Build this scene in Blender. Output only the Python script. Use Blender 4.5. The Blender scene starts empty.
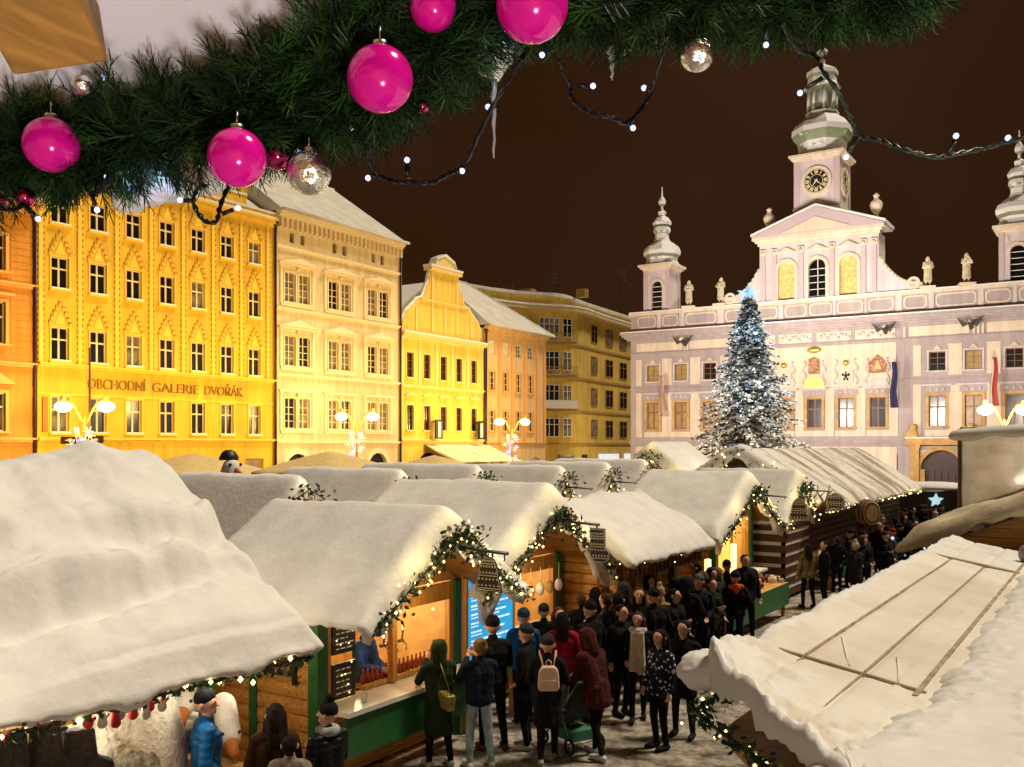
import bpy, bmesh, math, random
import numpy as np
from mathutils import Vector, Matrix, noise
random.seed(7)
R = math.radians
SC = bpy.context.scene
COL = SC.collection

# ------------------------------------------------------------------ helpers
def lin(c):
    return tuple((x/12.92 if x <= .04045 else ((x+.055)/1.055)**2.4) for x in c)

def thing(name, label, cat, loc=(0, 0, 0), rz=0, group=None):
    o = bpy.data.objects.new(name, None)
    COL.objects.link(o)
    o.location = loc
    o.rotation_euler = (0, 0, rz)
    o.empty_display_size = .2
    return tag(o, label, cat, group)

def tag(o, label, cat, group=None):
    o['label'] = label
    o['category'] = cat
    if group:
        o['group'] = group
    return o

def put(name, me, parent=None, loc=(0, 0, 0), rz=0):
    o = bpy.data.objects.new(name, me)
    COL.objects.link(o)
    o.parent = parent
    o.location = loc
    o.rotation_euler = (0, 0, rz)
    return o

def kids(o):
    return [c for c in bpy.data.objects if c.parent == o]

def copy_tree(o, parent=None):
    ch = kids(o)
    c = o.copy()
    COL.objects.link(c)
    c.parent = parent
    for k in ch:
        copy_tree(k, c)
    return c

class MB:
    """collects boxes, tubes, lathes ... into one mesh"""
    def __init__(self, M=None):
        self.v, self.f, self.mi = [], [], []
        self.M = M
        self.sm = []
    def add(self, vs, fs, mi=0, smooth=False):
        n = len(self.v)
        if self.M is not None:
            vs = [self.M @ Vector(p) for p in vs]
        self.v += [tuple(p) for p in vs]
        self.f += [tuple(i+n for i in f) for f in fs]
        self.mi += [mi]*len(fs)
        self.sm += [smooth]*len(fs)
        return self
    def box(self, x0, x1, y0, y1, z0, z1, mi=0):
        vs = [(x, y, z) for z in (z0, z1) for y in (y0, y1) for x in (x0, x1)]
        return self.add(vs, [(0, 2, 3, 1), (4, 5, 7, 6), (0, 1, 5, 4), (2, 6, 7, 3), (0, 4, 6, 2), (1, 3, 7, 5)], mi)
    def quad(self, a, b, c, d, mi=0):
        return self.add([a, b, c, d], [(0, 1, 2, 3)], mi)
    def prism(self, poly, y0, y1, mi=0):
        """poly of (x,z) extruded from y0 to y1"""
        n = len(poly)
        vs = [(x, y0, z) for x, z in poly]+[(x, y1, z) for x, z in poly]
        fs = [tuple(range(n)), tuple(range(2*n-1, n-1, -1))]
        fs += [(i, i+n, (i+1) % n+n, (i+1) % n) for i in range(n)]
        return self.add(vs, fs, mi)
    def slab(self, poly, z0, z1, mi=0):
        n = len(poly)
        vs = [(x, y, z0) for x, y in poly]+[(x, y, z1) for x, y in poly]
        fs = [tuple(range(n-1, -1, -1)), tuple(range(n, 2*n))]
        fs += [(i, (i+1) % n, (i+1) % n+n, i+n) for i in range(n)]
        return self.add(vs, fs, mi)
    def lathe(self, prof, cx=0, cy=0, n=16, mi=0, smooth=True, rot=0):
        vs, fs = [], []
        for r, z in prof:
            for k in range(n):
                a = 2*math.pi*k/n+rot
                vs.append((cx+r*math.cos(a), cy+r*math.sin(a), z))
        m = len(prof)
        for j in range(m-1):
            for k in range(n):
                fs.append((j*n+k, j*n+(k+1) % n, (j+1)*n+(k+1) % n, (j+1)*n+k))
        fs.append(tuple(range(n-1, -1, -1)))
        fs.append(tuple((m-1)*n+k for k in range(n)))
        return self.add(vs, fs, mi, smooth)
    def tube(self, pts, r, n=6, mi=0, smooth=True):
        pts = [Vector(p) for p in pts]
        rs = r if isinstance(r, (list, tuple)) else [r]*len(pts)
        vs, fs = [], []
        ref = None
        for i, p in enumerate(pts):
            d = (pts[min(i+1, len(pts)-1)]-pts[max(i-1, 0)])
            if d.length < 1e-9:
                d = Vector((0, 0, 1))
            d.normalize()
            if ref is None:
                ref = Vector((1, 0, 0)) if abs(d.x) < .8 else Vector((0, 1, 0))
            a = d.cross(ref).normalized()
            b = d.cross(a).normalized()
            ref = b.cross(d) if b.cross(d).length > .1 else ref
            ref = -ref if False else ref
            for k in range(n):
                t = 2*math.pi*k/n
                vs.append(p+(a*math.cos(t)+b*math.sin(t))*rs[i])
        for j in range(len(pts)-1):
            for k in range(n):
                fs.append((j*n+k, j*n+(k+1) % n, (j+1)*n+(k+1) % n, (j+1)*n+k))
        fs.append(tuple(range(n-1, -1, -1)))
        fs.append(tuple((len(pts)-1)*n+k for k in range(n)))
        return self.add(vs, fs, mi, smooth)
    def cap(self, p0, p1, r0, r1, n=10, mi=0):
        """tapered capsule"""
        p0, p1 = Vector(p0), Vector(p1)
        d = p1-p0
        if d.length < 1e-6:
            d = Vector((0, 0, 1e-4))
        d = d.normalized()
        a = d.cross(Vector((1, 0, 0)) if abs(d.x) < .8 else Vector((0, 1, 0))).normalized()
        b = d.cross(a)
        rings = []
        for t in (-90, -60, -30, 0):
            rings.append((p0+d*(r0*math.sin(R(t))), r0*max(math.cos(R(t)), .02)))
        for t in (0, 30, 60, 90):
            rings.append((p1+d*(r1*math.sin(R(t))), r1*max(math.cos(R(t)), .02)))
        vs, fs = [], []
        for c, r in rings:
            for k in range(n):
                t = 2*math.pi*k/n
                vs.append(c+(a*math.cos(t)+b*math.sin(t))*r)
        m = len(rings)
        for j in range(m-1):
            for k in range(n):
                fs.append((j*n+k, j*n+(k+1) % n, (j+1)*n+(k+1) % n, (j+1)*n+k))
        fs.append(tuple(range(n-1, -1, -1)))
        fs.append(tuple((m-1)*n+k for k in range(n)))
        return self.add(vs, fs, mi, True)
    def ball(self, c, r, mi=0, n=10, m=7, sq=(1, 1, 1)):
        vs, fs = [], []
        for j in range(m+1):
            t = math.pi*j/m
            for k in range(n):
                a = 2*math.pi*k/n
                rr = max(math.sin(t), .01)
                vs.append((c[0]+r*sq[0]*rr*math.cos(a), c[1]+r*sq[1]*rr*math.sin(a), c[2]-r*sq[2]*math.cos(t)))
        for j in range(m):
            for k in range(n):
                fs.append((j*n+k, j*n+(k+1) % n, (j+1)*n+(k+1) % n, (j+1)*n+k))
        return self.add(vs, fs, mi, True)
    def octa(self, c, r, mi=0):
        x, y, z = c
        return self.add([(x+r, y, z), (x-r, y, z), (x, y+r, z), (x, y-r, z), (x, y, z+r), (x, y, z-r)],
                        [(0, 2, 4), (2, 1, 4), (1, 3, 4), (3, 0, 4), (2, 0, 5), (1, 2, 5), (3, 1, 5), (0, 3, 5)], mi, True)
    def mesh(self, name, mats, recalc=True):
        me = bpy.data.meshes.new(name)
        me.from_pydata(self.v, [], self.f)
        for m in (mats if isinstance(mats, (list, tuple)) else [mats]):
            me.materials.append(m)
        me.polygons.foreach_set('material_index', self.mi)
        me.polygons.foreach_set('use_smooth', self.sm)
        if recalc:
            bm = bmesh.new()
            bm.from_mesh(me)
            bmesh.ops.recalc_face_normals(bm, faces=bm.faces)
            bm.to_mesh(me)
            bm.free()
        me.update()
        return me
    def build(self, name, mats, parent=None, loc=(0, 0, 0), rz=0, recalc=True):
        return put(name, self.mesh(name, mats, recalc), parent, loc, rz)

# ------------------------------------------------------------------ materials
MATS = {}
def mat(name, col, rough=.8, metal=0, var=.12, scale=6, bump=0, bscale=30, emit=None, estr=0, spec=.5, srgb=False, tint2=None):
    if name in MATS:
        return MATS[name]
    m = bpy.data.materials.new(name)
    m.use_nodes = True
    nt = m.node_tree
    p = nt.nodes['Principled BSDF']
    if srgb:
        col = lin(col)
    c = (*col, 1)
    p.inputs['Base Color'].default_value = c
    p.inputs['Roughness'].default_value = rough
    p.inputs['Metallic'].default_value = metal
    p.inputs['Specular IOR Level'].default_value = spec
    if var or bump:
        tc = nt.nodes.new('ShaderNodeTexCoord')
    if var:
        n = nt.nodes.new('ShaderNodeTexNoise')
        n.inputs['Scale'].default_value = scale
        n.inputs['Detail'].default_value = 6
        nt.links.new(tc.outputs['Object'], n.inputs['Vector'])
        r = nt.nodes.new('ShaderNodeMapRange')
        r.inputs['From Min'].default_value = .3
        r.inputs['From Max'].default_value = .7
        nt.links.new(n.outputs['Fac'], r.inputs['Value'])
        mx = nt.nodes.new('ShaderNodeMix')
        mx.data_type = 'RGBA'
        c2 = tint2 if tint2 else tuple(x*(1-var*1.5) for x in col)
        mx.inputs['A'].default_value = (*c2, 1)
        mx.inputs['B'].default_value = (*[min(1, x*(1+var*.5)) for x in col], 1)
        nt.links.new(r.outputs['Result'], mx.inputs['Factor'])
        nt.links.new(mx.outputs['Result'], p.inputs['Base Color'])
    if bump:
        n2 = nt.nodes.new('ShaderNodeTexNoise')
        n2.inputs['Scale'].default_value = bscale
        n2.inputs['Detail'].default_value = 8
        nt.links.new(tc.outputs['Object'], n2.inputs['Vector'])
        b = nt.nodes.new('ShaderNodeBump')
        b.inputs['Strength'].default_value = bump
        b.inputs['Distance'].default_value = .05
        nt.links.new(n2.outputs['Fac'], b.inputs['Height'])
        nt.links.new(b.outputs['Normal'], p.inputs['Normal'])
    if emit:
        p.inputs['Emission Color'].default_value = (*emit, 1)
        p.inputs['Emission Strength'].default_value = estr
    MATS[name] = m
    return m

def snowy(name, col, thr=.35, rough=.6, snowcol=(.78, .76, .74), metal=0):
    """a surface on which snow lies wherever it faces up"""
    if name in MATS:
        return MATS[name]
    m = mat(name, col, rough, metal, var=.15, scale=4)
    nt = m.node_tree
    p = nt.nodes['Principled BSDF']
    src = p.inputs['Base Color'].links[0].from_socket
    g = nt.nodes.new('ShaderNodeNewGeometry')
    s = nt.nodes.new('ShaderNodeSeparateXYZ')
    nt.links.new(g.outputs['Normal'], s.inputs[0])
    tc = nt.nodes.new('ShaderNodeTexCoord')
    n = nt.nodes.new('ShaderNodeTexNoise')
    n.inputs['Scale'].default_value = 2.2
    n.inputs['Detail'].default_value = 5
    nt.links.new(tc.outputs['Object'], n.inputs['Vector'])
    a = nt.nodes.new('ShaderNodeMath')
    a.operation = 'MULTIPLY_ADD'
    a.inputs[1].default_value = .7
    nt.links.new(n.outputs['Fac'], a.inputs[0])
    nt.links.new(s.outputs['Z'], a.inputs[2])
    r = nt.nodes.new('ShaderNodeMapRange')
    r.inputs['From Min'].default_value = thr+.3
    r.inputs['From Max'].default_value = thr+.42
    nt.links.new(a.outputs[0], r.inputs['Value'])
    mx = nt.nodes.new('ShaderNodeMix')
    mx.data_type = 'RGBA'
    nt.links.new(r.outputs['Result'], mx.inputs['Factor'])
    nt.links.new(src, mx.inputs['A'])
    mx.inputs['B'].default_value = (*snowcol, 1)
    nt.links.new(mx.outputs['Result'], p.inputs['Base Color'])
    return m

def wood(name, col, axis='X', scale=1.5, dark=.45, rough=.55):
    if name in MATS:
        return MATS[name]
    m = mat(name, col, rough, var=0)
    nt = m.node_tree
    p = nt.nodes['Principled BSDF']
    tc = nt.nodes.new('ShaderNodeTexCoord')
    mp = nt.nodes.new('ShaderNodeMapping')
    sc = {'X': (.6, 9, 9), 'Y': (9, .6, 9), 'Z': (9, 9, .6)}[axis]
    mp.inputs['Scale'].default_value = tuple(x*scale for x in sc)
    nt.links.new(tc.outputs['Object'], mp.inputs[0])
    n = nt.nodes.new('ShaderNodeTexNoise')
    n.inputs['Scale'].default_value = 1.6
    n.inputs['Detail'].default_value = 7
    n.inputs['Distortion'].default_value = .8
    nt.links.new(mp.outputs[0], n.inputs['Vector'])
    cr = nt.nodes.new('ShaderNodeValToRGB')
    cr.color_ramp.elements[0].position = .3
    cr.color_ramp.elements[1].position = .68
    cr.color_ramp.elements[0].color = (*[c*dark for c in col], 1)
    cr.color_ramp.elements[1].color = (*col, 1)
    nt.links.new(n.outputs['Fac'], cr.inputs[0])
    nt.links.new(cr.outputs[0], p.inputs['Base Color'])
    b = nt.nodes.new('ShaderNodeBump')
    b.inputs['Strength'].default_value = .25
    b.inputs['Distance'].default_value = .01
    nt.links.new(n.outputs['Fac'], b.inputs['Height'])
    nt.links.new(b.outputs['Normal'], p.inputs['Normal'])
    return m

def weather(m, amt=.72):
    """rain streaks and grime, longer down the wall than across it"""
    nt = m.node_tree
    p = nt.nodes['Principled BSDF']
    src = p.inputs['Base Color'].links[0].from_socket
    tc = nt.nodes.new('ShaderNodeTexCoord')
    mp = nt.nodes.new('ShaderNodeMapping')
    mp.inputs['Scale'].default_value = (1.6, 1.6, .16)
    nt.links.new(tc.outputs['Object'], mp.inputs[0])
    n = nt.nodes.new('ShaderNodeTexNoise')
    n.inputs['Scale'].default_value = 1.3
    n.inputs['Detail'].default_value = 8
    n.inputs['Roughness'].default_value = .65
    nt.links.new(mp.outputs[0], n.inputs['Vector'])
    r = nt.nodes.new('ShaderNodeMapRange')
    r.inputs['From Min'].default_value = .35
    r.inputs['From Max'].default_value = .62
    r.inputs['To Min'].default_value = amt
    nt.links.new(n.outputs['Fac'], r.inputs['Value'])
    mx = nt.nodes.new('ShaderNodeMix')
    mx.data_type = 'RGBA'
    mx.blend_type = 'MULTIPLY'
    mx.inputs['Factor'].default_value = 1
    nt.links.new(src, mx.inputs['A'])
    nt.links.new(r.outputs['Result'], mx.inputs['B'])
    nt.links.new(mx.outputs['Result'], p.inputs['Base Color'])
    return m

def glow(name, col, s, sample=False):
    m = mat(name, (.8, .8, .8), .4, var=0, emit=col, estr=s)
    if not sample:
        m.cycles.emission_sampling = 'NONE'
    return m

SNOW = mat('snow', (.80, .785, .76), .6, var=.06, scale=3, bump=.2, bscale=11, spec=.3)
SNOW_DIRTY = mat('trodden_snow', (.5, .46, .4), .8, var=.3, scale=5, bump=.5, bscale=14)
GREEN = mat('green_paint', (.012, .11, .025), .45, var=.2)
BLACK = mat('black_metal', (.012, .012, .013), .5, var=.2)
GOLD = mat('gold_leaf', (.75, .5, .12), .35, .7, var=.1)
PINE = wood('pine_boards', (.62, .29, .055), 'X')
PINEZ = wood('pine_upright', (.62, .29, .055), 'Z')
PINE_LIGHT = wood('pale_pine', (.72, .42, .13), 'Z')
PINE_D = wood('dark_brown_boards', (.1, .03, .018), 'X')
NEEDLE = mat('fir_needles', (.016, .05, .018), .6, var=.5, scale=12)
NEEDLE_FG = mat('garland_needles', (.004, .020, .005), .55, var=.6, scale=20, tint2=(.009, .032, .008), spec=.2)
WARM_BULB = glow('warm_fairy_bulb', (1, .70, .22), 5)
COLD_BULB = glow('cold_white_bulb', (.4, .56, 1), 1.7)
WHITE_PAINT = mat('white_paint', (.75, .74, .7), .5, var=.06)
STONE = mat('sculpture_stone', (.6, .55, .46), .8, var=.25, scale=3, bump=.3)
GLASS_DARK = mat('dark_glass', (.012, .009, .008), .2, var=.5, scale=.7, spec=.5)
GLASS_CURTAIN = mat('curtained_glass', (.24, .19, .13), .3, var=.6, scale=1.3, tint2=(.03, .02, .015), spec=.4)
GLASS_LIT = mat('lit_glass', (.2, .12, .05), .3, var=.5, scale=2, emit=(1, .55, .15), estr=.28)
GLASS_LIT.cycles.emission_sampling = 'NONE'
# ------------------------------------------------------------------ architecture helpers
WIN = {}
def win_mesh(w, h, style, fr=.07):
    key = (round(w, 2), round(h, 2), style)
    if key in WIN:
        return WIN[key]
    m = MB()
    d0, d1 = .0, .07
    m.box(-w/2, -w/2+fr, d0, d1, 0, h)
    m.box(w/2-fr, w/2, d0, d1, 0, h)
    m.box(-w/2+fr, w/2-fr, d0, d1, 0, fr)
    m.box(-w/2+fr, w/2-fr, d0, d1, h-fr, h)
    b = .04
    if style == 'cross':
        tz = h*.64
        m.box(-.06, .06, d0+.005, d1+.003, fr, h-fr)
        m.box(-w/2+fr, -.06, d0, d1, tz-.05, tz+.05)
        m.box(.06, w/2-fr, d0, d1, tz-.05, tz+.05)
    elif style == 'sash':
        m.box(-.025, .025, d0+.005, d1+.003, fr, h-fr)
        for q in (.36, .68):
            m.box(-w/2+fr, -.025, d0+.01, d1-.01, h*q-.02, h*q+.02)
            m.box(.025, w/2-fr, d0+.01, d1-.01, h*q-.02, h*q+.02)
    elif style == 'grid':
        m.box(-.045, .045, d0+.005, d1+.003, fr, h-fr)
        for q in (.25, .47, .69):
            m.box(-w/2+fr, -.045, d0+.01, d1-.01, h*q-.025, h*q+.025)
            m.box(.045, w/2-fr, d0+.01, d1-.01, h*q-.025, h*q+.025)
    elif style.startswith('wide'):
        n = int(style[4:])
        for k in range(1, n):
            x = -w/2+w*k/n
            m.box(x-b, x+b, d0+.005, d1+.003, fr, h-fr)
        m.box(-w/2+fr, w/2-fr, d0+.01, d1-.01, h*.66-.03, h*.66+.03)
    p = MB()
    p.quad((-w/2+.02, .045, .02), (w/2-.02, .045, .02), (w/2-.02, .045, h-.02), (-w/2+.02, .045, h-.02))
    WIN[key] = (m, p)
    return WIN[key]

WMESH = {}
def window(root, x, z, w, h, style='cross', frame=None, glass=None, y=.14, M=None):
    frame = frame or WHITE_PAINT
    glass = glass or GLASS_DARK
    key = (round(w, 2), round(h, 2), style, frame.name, glass.name)
    if key not in WMESH:
        m, p = win_mesh(w, h, style)
        WMESH[key] = (m.mesh('window', frame), p.mesh('pane', glass))
    a, b = WMESH[key]
    o = put('window', a, root, (x, y, z))
    put('pane', b, o)
    return o

def wall_open(mb, x0, x1, z0, z1, ops, depth=.22, mi=0, y=0, rmi=None):
    """a wall sheet in the plane y with rectangular openings (xa,xb,za,zb) and their reveals"""
    rmi = mi if rmi is None else rmi
    xs = sorted({x0, x1, *[o[0] for o in ops], *[o[1] for o in ops]})
    zs = sorted({z0, z1, *[o[2] for o in ops], *[o[3] for o in ops]})
    for i in range(len(xs)-1):
        for j in range(len(zs)-1):
            cx, cz = (xs[i]+xs[i+1])/2, (zs[j]+zs[j+1])/2
            if not (x0 <= cx <= x1 and z0 <= cz <= z1):
                continue
            if any(o[0] < cx < o[1] and o[2] < cz < o[3] for o in ops):
                continue
            mb.quad((xs[i], y, zs[j]), (xs[i+1], y, zs[j]), (xs[i+1], y, zs[j+1]), (xs[i], y, zs[j+1]), mi)
    for a, b, c, d in ops:
        mb.quad((a, y, c), (a, y+depth, c), (a, y+depth, d), (a, y, d), rmi)
        mb.quad((b, y, c), (b, y+depth, c), (b, y+depth, d), (b, y, d), rmi)
        mb.quad((a, y, d), (a, y+depth, d), (b, y+depth, d), (b, y, d), rmi)
        mb.quad((a, y, c), (a, y+depth, c), (b, y+depth, c), (b, y, c), rmi)

def arch_fill(mb, a, b, ztop, rise, y0, y1, mi=0, n=10):
    """fills the corners above an arch inside the opening a..b whose top is ztop"""
    cx, hw = (a+b)/2, (b-a)/2
    for s in (-1, 1):
        pts = [(cx+s*hw, ztop)]
        for k in range(n+1):
            t = math.pi/2*k/n
            pts.append((cx+s*hw*math.cos(t), ztop-rise+rise*math.sin(t)))
        # fan, one prism per slice
        for k in range(1, n+1):
            mb.prism([pts[0], pts[k], pts[k+1]], y0, y1, mi)

def arch_ring(mb, cx, zc, r0, r1, y0, y1, mi=0, n=14, a0=0, a1=180):
    for k in range(n):
        t0, t1 = R(a0+(a1-a0)*k/n), R(a0+(a1-a0)*(k+1)/n)
        mb.prism([(cx+r0*math.cos(t0), zc+r0*math.sin(t0)), (cx+r1*math.cos(t0), zc+r1*math.sin(t0)),
                  (cx+r1*math.cos(t1), zc+r1*math.sin(t1)), (cx+r0*math.cos(t1), zc+r0*math.sin(t1))], y0, y1, mi)

def casing(mb, x, z, w, h, t=.13, d=.06, mi=1, sill=True):
    mb.box(x-w/2-t, x-w/2, -d, 0, z, z+h, mi)
    mb.box(x+w/2, x+w/2+t, -d, 0, z, z+h, mi)
    mb.box(x-w/2-t, x+w/2+t, -d, 0, z+h, z+h+t, mi)
    if sill:
        mb.box(x-w/2-t-.06, x+w/2+t+.06, -d-.12, 0, z-.12, z, mi)

def cornice(mb, x0, x1, z0, steps, mi=1, ends=True):
    """stack of (height, projection) mouldings from z0 up"""
    z = z0
    for h, p in steps:
        e = p if ends else 0
        mb.box(x0-e, x1+e, -p, 0, z, z+h-.003, mi)
        z += h
    return z

def courses(mb, x0, x1, z0, n, step, h, d, ops, mar=.3, mi=0):
    """raised board courses that stop short of the openings"""
    for k in range(n):
        za, zb = z0+k*step, z0+k*step+h
        cuts = sorted((o[0]-mar, o[1]+mar) for o in ops if o[2]-mar < zb and o[3]+mar > za)
        x = x0
        for a, b in cuts+[(x1, x1)]:
            if a > x+.02:
                mb.box(x, min(a, x1), -d, 0, za, zb, mi)
            x = max(x, b)

def body(mb, x0, x1, z1, depth, mi=0):
    """sides and back of a block whose front sheet is built elsewhere"""
    mb.quad((x0, 0, 0), (x0, depth, 0), (x0, depth, z1), (x0, 0, z1), mi)
    mb.quad((x1, 0, 0), (x1, depth, 0), (x1, depth, z1), (x1, 0, z1), mi)
    mb.quad((x0, depth, 0), (x1, depth, 0), (x1, depth, z1), (x0, depth, z1), mi)

def lettering(txt, size, m, parent, loc, rot, ext=.02, align='CENTER', name='lettering', spacing=1.0):
    c = bpy.data.curves.new(name, 'FONT')
    c.body = txt
    c.size = size
    c.extrude = ext
    c.align_x = align
    c.space_character = spacing
    o = bpy.data.objects.new(name, c)
    COL.objects.link(o)
    bpy.context.view_layer.update()
    dg = bpy.context.evaluated_depsgraph_get()
    me = bpy.data.meshes.new_from_object(o.evaluated_get(dg))
    bpy.data.objects.remove(o)
    me.materials.clear()
    me.materials.append(m)
    o = bpy.data.objects.new(name, me)
    COL.objects.link(o)
    o.parent = parent
    o.location = loc
    o.rotation_euler = rot
    return o

LX = -51.6   # plane of the house fronts on the left of the square
def house(name, label, y0):
    return thing(name, label, 'building', (LX, y0, 0), R(90))

# plaster colours
YEL = mat('ochre_yellow_plaster', (.82, .50, .03), .85, var=.10, scale=.5, bump=.12, bscale=6)
YEL_T = mat('ochre_yellow_trim', (.86, .56, .06), .8, var=.06, scale=2)
ORA = mat('orange_plaster', (.72, .30, .035), .85, var=.1, scale=.5, bump=.12, bscale=6)
ORA_T = mat('orange_trim', (.76, .42, .12), .8, var=.06)
CRE = mat('cream_plaster', (.78, .62, .36), .85, var=.1, scale=.5, bump=.12, bscale=6)
CRE_T = mat('cream_trim', (.82, .68, .44), .8, var=.06)
YE3 = mat('warm_yellow_plaster', (.82, .57, .09), .85, var=.08, scale=.5, bump=.1, bscale=6)
YE3_T = mat('pale_yellow_trim', (.80, .60, .22), .8, var=.06)
PEA = mat('peach_plaster', (.72, .46, .20), .85, var=.08, scale=.5, bump=.1, bscale=6)
PEA_T = mat('peach_trim', (.68, .35, .10), .8, var=.06)
OCH = mat('dull_ochre_plaster', (.60, .40, .065), .85, var=.12, scale=.4, bump=.1, bscale=6)
OCH_T = mat('dull_ochre_trim', (.33, .19, .05), .8, var=.08)
for q in (YEL, ORA, CRE, YE3, PEA, OCH):
    weather(q, .74)
PIPE = mat('dark_downpipe', (.06, .018, .012), .5, var=.1)
ROOFSNOW = mat('roof_snow', (.62, .58, .50), .8, var=.12, scale=.8, bump=.2, bscale=4)
LETTER = mat('brown_letters', (.33, .16, .02), .6, var=.1)
WFRAME = mat('window_cream', (.72, .58, .34), .5, var=.05)

def pipe(root, x, z1):
    m = MB()
    m.tube([(x, -.14, 0), (x, -.14, z1)], .1, 8)
    m.lathe([(.11, z1), (.22, z1+.3), (.22, z1+.42)], x, -.14, 8)
    return m.build('downpipe', PIPE, root)

# ---- the orange house at the edge -------------------------------------------------
def build_orange_house():
    y0, w = 17.0, 13.7
    r = house('orange_house', 'orange house with pediments over its windows, left of the tall yellow house', y0)
    m = MB()
    cols = [11.35-2.6*k for k in range(4)]
    ops = []
    for x in cols:
        for z, h in ((5.0, 2.1), (9.8, 2.3), (13.8, 2.0)):
            ops.append((x-.6, x+.6, z, z+h))
            window(r, x, z, 1.2, h, 'cross', WFRAME)
    wall_open(m, 0, w, 0, 17.6, ops)
    body(m, 0, w, 17.6, 12)
    for x in cols:
        for z, h in ((5.0, 2.1), (9.8, 2.3), (13.8, 2.0)):
            casing(m, x, z, 1.2, h, .17, .08)
        m.box(x-1.05, x+1.05, -.22, 0, 12.45, 12.62, 1)
        m.prism([(x-1.1, 7.6), (x+1.1, 7.6), (x, 8.35)], -.2, 0, 1)
    courses(m, 0, w, 8.9, 10, .38, .33, .025, ops)
    courses(m, 0, w, 13.3, 10, .38, .33, .025, ops)
    for z in (4.4, 8.6, 13.0):
        cornice(m, 0, w, z, [(.14, .1), (.12, .22)], 1, False)
    cornice(m, 0, w, 17.2, [(.25, .2), (.2, .45), (.18, .7)], 1, False)
    m.build('wall', [ORA, ORA_T], r)
    rf = MB()
    rf.quad((0, -.7, 17.85), (w, -.7, 17.85), (w, 6, 22.5), (0, 6, 22.5))
    rf.quad((0, 6, 22.5), (w, 6, 22.5), (w, 12.5, 17.8), (0, 12.5, 17.8))
    rf.build('roof', ROOFSNOW, r)
    pipe(r, w-.12, 16.8)

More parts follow.
